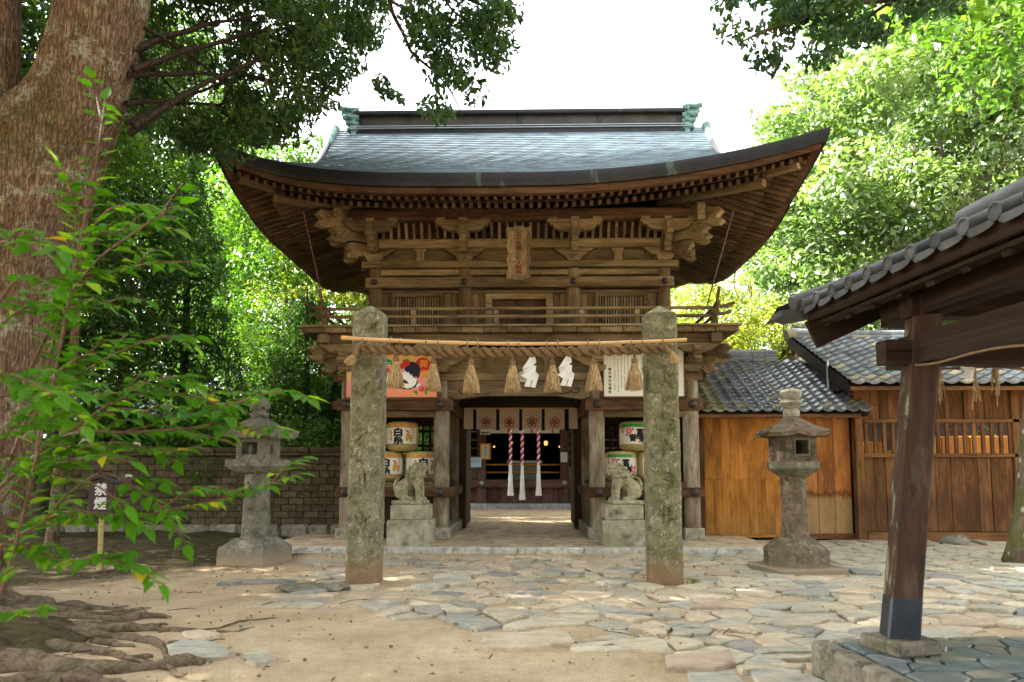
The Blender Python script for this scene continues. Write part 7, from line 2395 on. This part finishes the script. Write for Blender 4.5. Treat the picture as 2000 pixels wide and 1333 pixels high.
P2, N2, V2, cs2 = px_cloud([(724, 158), (745, 158), (780, 180), (812, 208), (800, 214), (760, 192)], 7.9, 8.2, 9, 0.10, 16, 9)
P = np.concatenate([P, P2]); N = np.concatenate([N, N2]); V = np.concatenate([V, V2])
put(leaf_mesh('crown', P, N, 0.095, 0.5, M['leaf_camphor'], (0.1, 0, -1.0), V, 6, True), 'crown', big, (0, 0, 0))
def plimb(pts_, r0, r1, par, mat='twig', name='branch', n=6):
    P = [Vector(p) for p in pts_]
    Q = []
    for i in range(len(P) - 1):
        for j in range(5):
            t_ = j / 5
            p0, p1, p2, p3 = P[max(i - 1, 0)], P[i], P[i + 1], P[min(i + 2, len(P) - 1)]
            v = 0.5 * ((2 * p1) + (p2 - p0) * t_ + (2 * p0 - 5 * p1 + 4 * p2 - p3) * t_ * t_ + (-p0 + 3 * p1 - 3 * p2 + p3) * t_ ** 3)
            Q.append(v + mnoise.noise_vector(v * 2.3) * 0.03)
    Q.append(P[-1])
    return MB().tube(Q, [r0 + (r1 - r0) * (i / (len(Q) - 1)) ** 0.7 for i in range(len(Q))], n).build(name, M[mat], par, True)
sA = at(262, 110, TYD)
gg = random.Random(2)
for tgt, r in (((610, 85), 0.05), ((480, 150), 0.045), ((560, 30), 0.05), ((640, 180), 0.04), ((520, 235), 0.04), ((690, 40), 0.045), ((430, 205), 0.035), ((420, 60), 0.03), ((390, 255), 0.03), ((560, 270), 0.03)):
    s0 = at(250 + gg.uniform(-10, 12), gg.uniform(30, 260), TYD); e = at(tgt[0], tgt[1], gg.uniform(9.5, 11.5))
    m1, m2 = s0.lerp(e, 0.35) + Vector((0, 0, 0.12)), s0.lerp(e, 0.7) + Vector((0, 0, 0.10))
    plimb((s0, m1, m2, e), r, 0.008, big)
    for k in range(5):
        a = s0.lerp(e, gg.uniform(0.3, 0.95)) + Vector((0, 0, 0.1)); b = csL[gg.randrange(len(csL))]
        if (a - b).length < 2.2:
            plimb((a, a.lerp(b, 0.5) + Vector((0, 0, 0.05)), b), 0.014, 0.004, big, n=4)
lim0 = at(215, -260, TYD)
plimb((lim0, lim0 + Vector((1.2, 0.3, 0.55)), at(660, -120, 8.2), at(800, -60, 8.1), at(980, -60, 8.1)), 0.16, 0.03, big, 'bark', 'limb', 8)
plimb((at(745, -80, 8.1), at(760, 0, 8.1), at(782, 50, 8.1), at(802, 98, 8.1), at(835, 130, 8.1), at(858, 150, 8.1), at(885, 185, 8.1), at(905, 235, 8.05)), 0.035, 0.006, big)
plimb((at(760, 0, 8.1), at(800, 25, 8.15), at(850, 70, 8.2), at(900, 100, 8.2)), 0.022, 0.005, big)
plimb((at(850, -40, 8.1), at(880, 15, 8.0), at(930, 50, 8.0), at(975, 80, 8.0)), 0.022, 0.005, big)
plimb((at(796, 80, 8.1), at(776, 115, 8.05), at(774, 128, 8.0), at(738, 148, 8.0), at(728, 160, 8.0)), 0.007, 0.003, big, n=4)
plimb((at(774, 128, 8.0), at(776, 150, 8.0), at(780, 178, 8.0), at(810, 205, 8.0)), 0.005, 0.003, big, n=4)
plimb((at(802, 98, 8.1), at(804, 130, 8.1), at(812, 160, 8.1)), 0.004, 0.002, big, n=4)
for c in csC[::3]:
    a = at(min(960, max(790, 1000 - (1000 - 760) * 0.5)), 60, 8.1)
    j = min(((c - q).length, q) for q in [at(782, 50, 8.1), at(835, 130, 8.1), at(885, 185, 8.1), at(850, 70, 8.2), at(930, 50, 8.0), at(900, 100, 8.2)])[1]
    plimb((j, j.lerp(c, 0.5) + Vector((0, 0, 0.04)), c), 0.008, 0.003, big, n=4)
# the part of its crown above the picture
gq = np.random.default_rng(15)
P, N, V, cs = crown_arrays((-6.6, 7.3, 14.2), (6.2, 5.8, 3.4), 140, 1.15, 200, gq, 0.3, 0.65, -0.9)
put(leaf_mesh('crown', P, N, 0.24, 0.42, M['leaf_dark'], (0, 0, -0.5), V, 16), 'crown', big, (0, 0, 0))

# mossy tree at the right edge whose branches reach in above
q = gnd(1996, 1098)
rt = thing('mossy_tree', 'mossy spotted trunk at the right edge beyond the pavilion post', 'tree', q)
pts_ = [q + Vector((0.12, 0, -0.1)), q + Vector((0.13, 0, 0.25)), q + Vector((0.22, 0.02, 1.0)), q + Vector((0.42, 0.05, 2.2)), q + Vector((0.75, 0.1, 4.0)), q + Vector((1.0, 0.0, 6.5)), q + Vector((1.2, 0, 9.0))]
t = NT('mossy_bark'); v = t.coord(scale=(1, 1, 0.6), rnd=False)
n0 = t.noise(v, 9, 8, 0.72)
c = t.ramp(n0, [(0.3, (0.05, 0.035, 0.025)), (0.5, (0.13, 0.095, 0.065)), (0.7, (0.2, 0.16, 0.11))])
c = t.mix(t.ramp(t.noise(v, 2.6, 6, 0.7), [(0.45, 0.0), (0.58, 0.9)]), c, (0.085, 0.095, 0.025))
c = t.mix(t.ramp(t.voro(v, 7), [(0.16, 0.9), (0.24, 0.0)]), c, (0.36, 0.36, 0.29))
M['mossy_bark'] = t.bsdf(c, 0.95, t.bump(n0, 1.0, 0.04), 0.1)
MB().tube(pts_, [0.42, 0.30, 0.24, 0.22, 0.20, 0.16, 0.10], 20).build('trunk', M['mossy_bark'], rt, True, jit=0.03, angle=180)
polyR = [(1412, 15), (1420, -70), (1960, -70), (1890, 10), (1800, 45), (1745, 75), (1730, 118), (1690, 80), (1650, 95), (1600, 128), (1570, 135), (1535, 108), (1500, 125), (1465, 122), (1440, 90), (1420, 55)]
P, N, V, csR = px_cloud(polyR, 8.2, 9.6, 92, 0.22, 62, 12, lambda x, y: 1.0 if y < 60 or x < 1640 else 0.7)
put(leaf_mesh('crown', P, N, 0.11, 0.5, M['leaf_camphor'], (0, 0, -0.9), V, 13, True), 'crown', rt, (0, 0, 0))
plimb((pts_[5], at(2100, -160, 10.3), at(1900, -60, 9.3), at(1760, -10, 9.0), at(1640, 10, 8.9), at(1560, 40, 8.8), at(1490, 60, 8.8), at(1450, 80, 8.8)), 0.13, 0.01, rt, 'mossy_bark', 'limb', 8)
plimb((at(1760, -10, 9.0), at(1700, 30, 8.9), at(1650, 60, 8.9), at(1610, 110, 8.8)), 0.03, 0.006, rt)
plimb((at(1640, 10, 8.9), at(1590, 30, 8.8), at(1550, 60, 8.8), at(1530, 95, 8.8)), 0.03, 0.006, rt)
plimb((at(1860, -40, 9.2), at(1800, 10, 9.0), at(1745, 30, 8.9), at(1730, 90, 8.9)), 0.03, 0.006, rt)
gq = np.random.default_rng(25)
P, N, V, cs = crown_arrays((9.6, 11.3, 11.0), (3.6, 3.6, 2.8), 50, 1.0, 170, gq, 0.3, 0.65, -0.9)
put(leaf_mesh('crown', P, N, 0.22, 0.45, M['leaf_mid'], (0, 0, -0.5), V, 26), 'crown', rt, (0, 0, 0))

# ================================================================== woods around the shrine
TG = 'trees around the shrine'
def W(px, py, Y): return at(px, py, Y)
# right: sunlit broadleaved trees
r1 = make_tree('broadleaf_tree', 'tall sunlit pale green tree filling the upper right beyond the sheds', 'tree', (14.6, 24.5, 0), 18, (0, 0, 10.2), (6.4, 4.6, 8.3), 400, 1.0, 250, 0.24, 0.5, M['leaf_bright'], M['pale_bark'], 0.34, 31, TG, 22, 0.5, 0.55, -0.95)
r2 = make_tree('broadleaf_tree', 'smaller sunlit green tree behind the right end of the gate roof', 'tree', (9.9, 31.0, 0), 12, (0, 0, 7.4), (4.4, 3.4, 6.1), 170, 0.85, 230, 0.215, 0.42, M['leaf_bright'], M['pale_bark'], 0.2, 32, TG, 12, 0.65, 0.55, -0.95)
r3 = copy_tree(r2, (20.5, 29.5, 0), 1.2, (1.7, 1.7, 1.75), 'far sunlit green tree at the right edge of the picture', TG)
r4 = copy_tree(r2, (15.3, 35.0, 0), 2.4, (1.2, 1.2, 1.15), 'green tree glimpsed behind the tall pale tree, above the shed roofs', TG)
y1 = make_tree('young_tree', 'yellow green bushy tree below the right eave, behind the tiled shed', 'tree', (7.6, 24.0, 0), 7, (0, 0, 4.3), (2.3, 2.0, 3.6), 60, 0.75, 210, 0.16, 0.4, M['leaf_yellow'], M['pale_bark'], 0.10, 33, TG, 8, 0.3, 0.65, -0.9)
y2 = copy_tree(y1, (-6.3, 26.0, 0), 2.0, (1.5, 1.3, 1.55), 'yellow green bushy tree below the left eave beside the balcony', TG)
y3 = copy_tree(y1, (5.6, 26.0, 0), 4.0, (0.9, 0.9, 1.0), 'small yellow green tree close beside the right gate wall', TG)
# left: lit tree behind, dark evergreens in front
l1 = make_tree('broadleaf_tree', 'round sunlit green tree under the left eave of the gate', 'tree', (-9.0, 27.5, 0), 13, (0, 0, 8.4), (4.6, 3.6, 5.2), 130, 1.05, 300, 0.22, 0.46, M['leaf_mid'], M['pale_bark'], 0.25, 34, TG, 9, 0.5, 0.6, -0.95)
def conifer(name, label, base, h, rad, K, per, leafsz, seed, mat='needle'):
    g = np.random.default_rng(seed); pr = random.Random(seed)
    root = thing(name, label, 'tree', base, TG)
    b = Vector(base); P, N, V = [], [], []
    MB().tube([b + Vector((0, 0, -0.1)), b + Vector((0.05, 0, h * 0.5)), b + Vector((0, 0, h))], [0.16, 0.10, 0.02], 9).build('trunk', M['twig'], root, True)
    for k in range(K):
        t_ = (k + 0.5) / K
        z = h * (0.10 + 0.88 * t_); a = k * 2.39996
        L = rad * (1 - t_) ** 0.75 * pr.uniform(0.75, 1.15) + 0.15
        d = np.array([math.cos(a), math.sin(a), 0.0])
        n_ = int(per * (0.25 + L / rad))
        s_ = g.uniform(0.1, 1, n_) ** 0.7
        side = np.array([-d[1], d[0], 0])
        p = d * (s_ * L)[:, None] + side * (g.normal(0, 0.17, n_) * L * (0.3 + 0.7 * (1 - s_)))[:, None]
        p[:, 2] = z + 0.12 * L * s_ - 0.34 * L * s_ ** 2 + g.normal(0, 0.10, n_) - np.abs(g.normal(0, 0.14, n_))
        P.append(p); N.append(np.array([0, 0, 1.0]) + g.normal(size=p.shape) * 0.6); V.append(np.full(n_, g.uniform(0.15, 0.7)) + 0.25 * s_)
        if k % 3 == 0:
            e = d * L * 0.9
            MB().tube([b + Vector((0, 0, z)), b + Vector((e[0] * 0.5, e[1] * 0.5, z + 0.03 * L)), b + Vector((e[0], e[1], z - 0.2 * L))], [0.03, 0.02, 0.006], 5).build('branch', M['twig'], root, True)
    P, N, V = np.concatenate(P), np.concatenate(N), np.concatenate(V)
    put(leaf_mesh('crown', P, N, leafsz, 0.2, M[mat], (0, 0, -1.1), V, seed), 'crown', root, b)
    return root
f1 = conifer('conifer', 'dark feathery conifer standing behind the left stone lantern', (-6.1, 20.0, 0), 6.6, 2.3, 90, 190, 0.20, 41)
f2 = copy_tree(f1, (-8.9, 18.6, 0), 1.7, (1.0, 1.0, 1.5), 'tall dark conifer left of the lantern, reaching up to the leaning roof corner', TG)
f3 = copy_tree(f1, (-4.9, 18.6, 0), 4.2, (0.62, 0.62, 0.6), 'small dark conifer close beside the left gate wall', TG)
d1 = make_tree('evergreen_tree', 'dark evergreen tree beneath the overhanging branches at the upper left', 'tree', (-9.6, 14.6, 0), 13, (0, 0, 7.2), (2.6, 2.4, 4.6), 120, 0.8, 260, 0.15, 0.4, M['leaf_dark'], M['twig'], 0.22, 51, TG, 8, 0.4, 0.65, -0.95)
m1 = make_tree('broadleaf_tree', 'mid green leafy tree right behind the leaning trunk', 'tree', (-12.4, 17.5, 0), 11, (0, 0, 5.4), (3.4, 2.6, 4.8), 130, 0.9, 240, 0.16, 0.42, M['leaf_mid'], M['twig'], 0.2, 52, TG, 8, 0.4, 0.65, -0.95)
m2 = copy_tree(m1, (-8.6, 21.5, 0), 2.2, (0.9, 0.8, 0.66), 'mid green tree low behind the brick wall and lantern', TG)
m3 = copy_tree(m1, (-18.0, 17.5, 0), 4.2, (1.2, 1.2, 1.5), 'tall mid green tree glimpsed between the leaning trunk and overhanging leaves', TG)
m4 = copy_tree(m1, (-4.6, 22.6, 0), 0.7, (0.62, 0.7, 0.62), 'light green bush seen between left gate wall and dark conifers', TG)
d2 = copy_tree(d1, (-12.8, 17.6, 0), 1.0, (1.2, 1.1, 1.45), 'broad dark evergreen deep in the left wood', TG)
l2 = copy_tree(l1, (-23.5, 44.0, 0), 2.7, (1.8, 1.6, 2.3), 'far sunlit tree shining through the overhanging leaves at upper left', TG)
l3 = copy_tree(l1, (-3.0, 40.0, 0), 0.6, (1.3, 1.3, 1.0), 'far sunlit tree just above the left side of the gate roof', TG)
# tall trees of the same wood outside the picture on the left: they shade the forecourt
for i, (x, y, s_) in enumerate(((-12.5, 9.0, 1.9), (-13.5, 3.5, 1.9), (-19.5, 12.0, 2.0), (-14.0, -3.0, 1.8))):
    copy_tree(d1, (x, y, 0), i * 1.3, (s_ * 1.1, s_ * 1.1, s_ * 0.86), ('tall dark evergreen of the wood just left of the leaning trunk', 'tall dark evergreen of the wood left of the leafy shrub', 'tall dark evergreen behind the leaning trunk, furthest left of the forecourt wood', 'tall dark evergreen of the left wood, nearest the viewer')[i], TG)
for i, (x, y, s_) in enumerate(((-6.5, -5.5, 1.7), (1.0, -7.0, 1.9), (8.5, -5.0, 1.7), (15.5, 0.5, 1.6))):  # unseen trees added behind and beside the viewer to block sky light
    copy_tree(d1, (x, y, 0), i * 1.7 + 0.5, (s_ * 1.25, s_ * 1.25, s_ * 0.8), ('unseen dark evergreen added for shade at the left of the wood facing the gate', 'unseen dark evergreen added for shade in the middle of the wood facing the gate', 'unseen dark evergreen added for shade at the right of the wood facing the gate', 'unseen dark evergreen added for shade behind the water pavilion')[i], TG)
# far wood closing the view on the left
g0 = np.random.default_rng(61)
P, N, V = [], [], []
for k in range(230):
    c = np.array([g0.uniform(-38, -5), g0.uniform(33, 42), 0.0]); c[2] = g0.uniform(0.5, 16.5 if -24 < c[0] < -7 else 12.0)
    r = g0.uniform(1.2, 2.4)
    p, d = clump_points(c, r, 260, g0, 0.8)
    P.append(p); N.append(d * 0.6 + np.array([0, 0, .6]) + g0.normal(size=p.shape) * 0.4); V.append(np.full(len(p), g0.uniform(0.1, 0.8)))
wd = put(leaf_mesh('far_wood', np.concatenate(P), np.concatenate(N), 0.34, 0.5, M['leaf_mid'], None, np.concatenate(V), 62), 'far_wood', None, (0, 0, 0))
tag(wd, 'dense green wood closing the view far behind the left trees', 'wood', None, 'stuff')
# slim trunks in the shade and low bushes along the wall
for px, py, Yt, r, lab in ((103, 1085, 12.4, 0.12, 'slim shaded trunk beside the dark wooden sign'), (212, 700, 17.0, 0.16, 'straight dark trunk rising behind the leaves at the left')):
    q = gnd(px, 1085) if py > 1000 else W(px, 1000, Yt)
    q = Vector((q.x, Yt if py < 1000 else q.y, 0))
    tt = thing('slim_tree', lab, 'tree', q, TG)
    MB().tube([q + Vector((-.05, 0, -.1)), q + Vector((0.02, 0, 1.4)), q + Vector((0.16, 0, 3.2)), q + Vector((0.2, 0.1, 6.5))], [r, r * 0.8, r * 0.65, r * 0.4], 10).build('trunk', M['bark'], tt, True, jit=0.02)
    gq = np.random.default_rng(px)
    P, N, V, cs = crown_arrays(q + Vector((0.3, 0, 6.6)), (1.3, 1.2, 1.6), 20, 0.5, 130, gq, 0.3)
    put(leaf_mesh('crown', P, N, 0.14, 0.42, M['leaf_mid'], (0, 0, -0.4), V, px), 'crown', tt, (0, 0, 0))
sh = make_tree('bush', 'low dark bush behind the brick wall near the left lantern', 'bush', (-5.2, 17.3, 0), 3, (0, 0, 1.6), (1.3, 0.8, 1.1), 26, 0.42, 150, 0.12, 0.42, M['leaf_mid'], M['twig'], 0.05, 71, 'bushes along the brick wall', 4, 0.3, 0.7, -0.6)
for i, (x, y, s_, lb) in enumerate(((-7.6, 17.2, 1.1, 'low bush behind the brick wall left of the lantern'), (-10.2, 17.4, 1.3, 'low bush behind the brick wall below the tiled roof glimpse'))):
    copy_tree(sh, (x, y, 0), 1.5 + i, (s_, s_, s_), lb, 'bushes along the brick wall')

# ================================================================== leafy shrub reaching in at the lower left
SYD = 2.7
shrub = thing('leafy_shrub', 'bright green leafy shrub with yellowing leaves reaching in from the left', 'shrub', (-2.9, 2.6, 0))
def leafshape(seed):
    g = random.Random(seed)
    prof = [(0.0, 0.02), (0.10, 0.16), (0.25, 0.235), (0.42, 0.235), (0.6, 0.175), (0.78, 0.09), (0.92, 0.03), (1.0, 0.0)]
    bend = g.uniform(0.06, 0.2); fold = g.uniform(0.15, 0.35)
    rows = []
    for t_, w in prof:
        z = -bend * t_ * t_
        wob = 0.012 * math.sin(t_ * 17 + seed)
        rows.append([(t_, -w, z + fold * w + wob), (t_, 0, z), (t_, w, z + fold * w - wob)])
    mb = MB(); mb.grid(rows)
    mb.tube([(-0.18, 0, 0.01), (0, 0, 0)], 0.012, 4, False)
    return mb.mesh('leaf', M['shrub_leaf'], True, fix=False, angle=180)
LS = [leafshape(i) for i in range(4)]
BR = [
    ([(-60, 1330), (20, 1100), (70, 900), (110, 720), (150, 500), (185, 330), (205, 200)], 2.45, 0.0055),
    ([(70, 900), (110, 640), (180, 520), (270, 450), (345, 400)], 2.5, 0.006),
    ([(90, 800), (149, 560), (230, 530), (298, 514), (372, 512)], 2.55, 0.006),
    ([(100, 740), (178, 480), (225, 455), (269, 440), (335, 446)], 2.6, 0.005),
    ([(-60, 1010), (0, 952), (82, 880), (143, 847), (250, 845), (360, 838), (450, 828), (530, 853)], 2.75, 0.009),
    ([(82, 880), (170, 820), (250, 775), (340, 768), (440, 790), (500, 775), (548, 764)], 2.7, 0.007),
    ([(20, 900), (70, 790), (150, 735), (240, 685), (310, 660), (378, 656)], 2.65, 0.007),
    ([(143, 847), (230, 800), (330, 815), (420, 800), (470, 795)], 2.85, 0.006),
    ([(-80, 1110), (10, 1062), (82, 1022), (135, 1000), (260, 1008), (390, 985), (480, 962), (582, 926)], 2.8, 0.008),
    ([(300, 1003), (380, 955), (450, 958), (520, 950)], 2.9, 0.004),
    ([(-60, 1050), (30, 1062), (120, 1095), (180, 1090), (252, 1100)], 2.5, 0.005),
    ([(-90, 760), (-20, 730), (40, 740), (110, 772)], 2.05, 0.006),
    ([(-90, 500), (-20, 480), (40, 470), (105, 505)], 2.2, 0.005),
    ([(-80, 880), (0, 850), (60, 835), (130, 800)], 2.2, 0.006),
    ([(-60, 700), (20, 620), (80, 590), (130, 610)], 2.4, 0.005),
    ([(-50, 1240), (0, 1205), (40, 1192), (75, 1190)], 2.6, 0.004),
    ([(82, 1022), (140, 960), (200, 925), (260, 950), (330, 1000)], 2.7, 0.005),
    ([(0, 980), (60, 920), (120, 905), (190, 890), (250, 900)], 2.5, 0.005),
    ([(20, 960), (100, 900), (180, 868), (260, 872), (340, 880), (400, 868)], 2.7, 0.006),
    ([(40, 850), (100, 790), (160, 770), (230, 768), (300, 742), (345, 735)], 2.6, 0.006),
    ([(-40, 780), (30, 770), (90, 745), (150, 700), (190, 690)], 2.45, 0.005),
    ([(-30, 900), (40, 890), (110, 930), (180, 945), (240, 985)], 2.55, 0.005),
    ([(60, 720), (100, 640), (130, 600), (180, 585), (235, 600)], 2.55, 0.005),
    ([(110, 640), (130, 560), (150, 440), (140, 380), (120, 330)], 2.5, 0.004),
    ([(240, 845), (310, 830), (390, 850), (470, 870)], 2.85, 0.004),
    ([(150, 500), (200, 420), (250, 400), (300, 402)], 2.6, 0.004),
    ([(-30, 640), (20, 560), (60, 540), (110, 560)], 2.3, 0.005),
]
gl = random.Random(19)
leaves = []
twigs = []
for pxs, Y, r in BR:
    if r > 0.0045:
        for k in range(1, len(pxs) - 1):
            for sgn in (-1, 1):
                if gl.random() < 0.42:
                    (ax, ay), (bx, by) = pxs[k], pxs[k + 1]
                    t_ = gl.uniform(0.1, 0.9)
                    sx_w, sy_w = ax + (bx - ax) * t_, ay + (by - ay) * t_
                    dx_, dy_ = (bx - ax), (by - ay); ln_ = math.hypot(dx_, dy_) + 1e-6
                    L_ = gl.uniform(45, 105)
                    ex_, ey_ = sx_w + dx_ / ln_ * L_ * 0.85 - sgn * dy_ / ln_ * L_ * 0.32, sy_w + dy_ / ln_ * L_ * 0.85 + sgn * dx_ / ln_ * L_ * 0.30
                    twigs.append(([(sx_w, sy_w), ((sx_w + ex_) / 2 + gl.uniform(-6, 6), (sy_w + ey_) / 2 - 8), (ex_, ey_)], Y + gl.uniform(-0.12, 0.12), 0.0028))
for pxs, Y, r in BR + twigs:
    Pp = [at(a, b, Y + 0.10 * math.sin(i * 1.3)) for i, (a, b) in enumerate(pxs)]
    Q = []
    for i in range(len(Pp) - 1):
        for j in range(6):
            t_ = j / 6
            p0, p1, p2, p3 = Pp[max(i - 1, 0)], Pp[i], Pp[i + 1], Pp[min(i + 2, len(Pp) - 1)]
            Q.append(0.5 * ((2 * p1) + (p2 - p0) * t_ + (2 * p0 - 5 * p1 + 4 * p2 - p3) * t_ * t_ + (-p0 + 3 * p1 - 3 * p2 + p3) * t_ ** 3))
    Q.append(Pp[-1])
    MB().tube(Q, [r * (1 - 0.8 * i / (len(Q) - 1)) + 0.0012 for i in range(len(Q))], 6).build('branch', M['shrub_stem'], shrub, True)
    if pxs[0][0] < 5 and r > 0.0045:
        # the hidden lower stem from the shrub's foot outside the picture
        foot = Vector((-2.75 + gl.uniform(-0.2, 0.2), 2.6 + gl.uniform(-0.2, 0.2), -0.05)); q0 = Q[0]
        MB().tube([foot, foot.lerp(q0, 0.45) + Vector((-0.15, 0, 0.18 + 0.2 * q0.z)), foot.lerp(q0, 0.8) + Vector((-0.05, 0, 0.05)), q0], [r * 1.8, r * 1.4, r * 1.15, r], 6).build('stem', M['shrub_stem'], shrub, True)
    # leaves, alternate, along the outer part
    L = [0.0]
    for a, b in zip(Q, Q[1:]):
        L.append(L[-1] + (b - a).length)
    s_ = L[-1] * 0.14; k = 0
    while s_ < L[-1] + 1e-6:
        i = max(j for j in range(len(L)) if L[j] <= s_); i = min(i, len(Q) - 2)
        t_ = (s_ - L[i]) / max(1e-6, L[i + 1] - L[i])
        p = Q[i].lerp(Q[i + 1], t_); d = (Q[i + 1] - Q[i]).normalized()
        leaves.append((p, d, 1 if k % 2 else -1, gl.uniform(0.048, 0.088) * (1.0 if s_ < L[-1] * 0.9 else 0.75)))
        s_ += gl.uniform(0.013, 0.024); k += 1
    leaves.append((Q[-1], (Q[-1] - Q[-2]).normalized(), 0, 0.08))
def _proj(p):
    v = p - CAM
    x, y = v.x * _cy + v.y * _sy, -v.x * _sy + v.y * _cy
    cp, sp = math.cos(PITCH), math.sin(PITCH)
    d = y * cp + v.z * sp
    return (1000 + FPX * x / d, 666.5 + SHIFT - FPX * (v.z * cp - y * sp) / d)
def _clear(l):
    x, y = _proj(l[0] + l[1] * 0.02 + Vector((0, 0, -0.02)))
    return (150 < x < 250 and 905 < y < 985) or (470 < x < 560 and 800 < y < 830) or (440 < x < 560 and 860 < y < 905)
def _thin(l):
    x, y = _proj(l[0])
    return gl.random() < (0.30 if y < 560 else 0.2 if y < 700 else 0.0)
leaves = [l for l in leaves if not _clear(l) and not _thin(l)]
gl.shuffle(leaves)
rest = MB()
for i, (p, d, sd_, ln) in enumerate(leaves):
    upv = Vector((0, 0, 1))
    side = d.cross(upv).normalized() * sd_
    x = (d * gl.uniform(0.4, 0.75) + side * gl.uniform(0.6, 0.95) + Vector((0, 0, gl.uniform(-0.42, 0.05)))).normalized()
    if sd_ == 0: x = (d + Vector((0, 0, -0.3))).normalized()
    n = (upv * gl.uniform(0.6, 1.0) + Vector((gl.uniform(-.4, .4), gl.uniform(-.45, .25), 0)))
    y = n.cross(x).normalized(); z = x.cross(y)
    m = Matrix((x, y, z)).transposed()
    pos = p + x * ln * 0.18
    me = LS[gl.randrange(4)]
    if i < 299:
        put(me, 'leaf', shrub, pos, m.to_euler(), (ln, ln, ln))
    else:
        rest.add([v.co for v in me.vertices], [tuple(f.vertices) for f in me.polygons], Matrix.Translation(pos) @ m.to_4x4() @ Matrix.Scale(ln, 4))
if rest.v:
    rest.build('leaves', M['shrub_leaf'], shrub, True, kind='stuff', fix=False, angle=180)
# paper fortunes tied to its twigs
for (px, py), lab in (((162, 861), 'white paper fortune tied to a shrub twig left of the sign'), ((263, 868), 'white paper fortune with two tails tied to a shrub twig above the sign'), ((247, 931), 'white paper fortune tied to a twig right of the sign')):
    q = at(px, py, 2.72)
    mb = MB()
    for a, b in (((-0.018, -0.014), (0.002, 0.004)), ((0.002, 0.004), (0.018, 0.002)), ((0.018, 0.002), (0.024, -0.010))):
        p0, p1 = q + Vector((a[0], 0, a[1])), q + Vector((b[0], 0, b[1]))
        mb.add([p0 + Vector((0, 0, -0.003)), p1 + Vector((0, 0, -0.003)), p1 + Vector((0, 0.002, 0.004)), p0 + Vector((0, 0.002, 0.004))], [(0, 1, 2, 3)])
    mb.ball(q + Vector((0.002, 0, 0.003)), 0.006, 8, 6)
    tag(mb.build('paper_fortune', M['paper'], None, fix=False), lab, 'paper strip', 'paper fortunes tied in the shrub')

# ================================================================== litter on the ground
gd = np.random.default_rng(91)
n = 900
X = np.concatenate([gd.uniform(-7, 4, 500), gd.uniform(-10, -3, 400)]); Y = np.concatenate([gd.uniform(5, 13, 500), gd.uniform(9, 15.5, 400)])
keep = ~((np.abs(X) < 4.9) & (Y > 13.0))
P = np.stack([X, Y, np.full(n, 0.02)], 1)[keep]
P[:, 2] += np.where((P[:, 0] < -4.6) & (P[:, 1] > 11), 0.07, 0.0)
o = put(leaf_mesh('fallen_leaves', P, np.array([0, 0, 1.0]) + gd.normal(size=P.shape) * 0.35, 0.055, 0.45, M['fallen'], None, None, 92), 'fallen_leaves', None, (0, 0, 0))
tag(o, 'scattered brown and yellow fallen leaves on the sand', 'fallen leaves', None, 'stuff')
mb = MB(); g = random.Random(33)
for i in range(420):
    x, y = g.uniform(-6, 5), g.uniform(5, 13)
    r = g.uniform(0.006, 0.022)
    mb.ball((x, y, r * 0.2 - 0.006), (r, r * 0.8, r * 0.6), 6, 4)
tag(mb.build('pebbles', M['rock'], None, True, fix=False), 'small loose pebbles scattered over the sand', 'pebbles', None, 'stuff')
mb = MB()
for i in range(60):
    x, y, a, L = g.uniform(-6, 3), g.uniform(5, 12), g.uniform(0, 3.14), g.uniform(0.05, 0.22)
    q = Vector((x, y, 0.012)); d = Vector((math.cos(a), math.sin(a), 0)) * L
    mb.tube([q - d, q + Vector((0.01, 0.01, 0.004)), q + d], [0.004, 0.005, 0.002], 4)
tag(mb.build('fallen_twigs', M['twig'], None, False, fix=False), 'thin fallen twigs lying on the sand', 'twigs', None, 'stuff')
# small weeds by the right pillar's foot
P = []
for px, py in ((1355, 1142), (1350, 1143), (1298, 1139)):
    q = np.array(gnd(px, py)); P.append(gd.normal(size=(26, 3)) * np.array([0.035, 0.03, 0.025]) + q + np.array([0, 0, 0.04]))
o = put(leaf_mesh('weeds', np.concatenate(P), gd.normal(size=(78, 3)) + np.array([0, 0, 1.0]), 0.05, 0.5, M['leaf_yellow'], None, None, 95), 'weeds', None, (0, 0, 0))
tag(o, 'tiny green weeds at the foot of the right pillar', 'weeds', None, 'stuff')
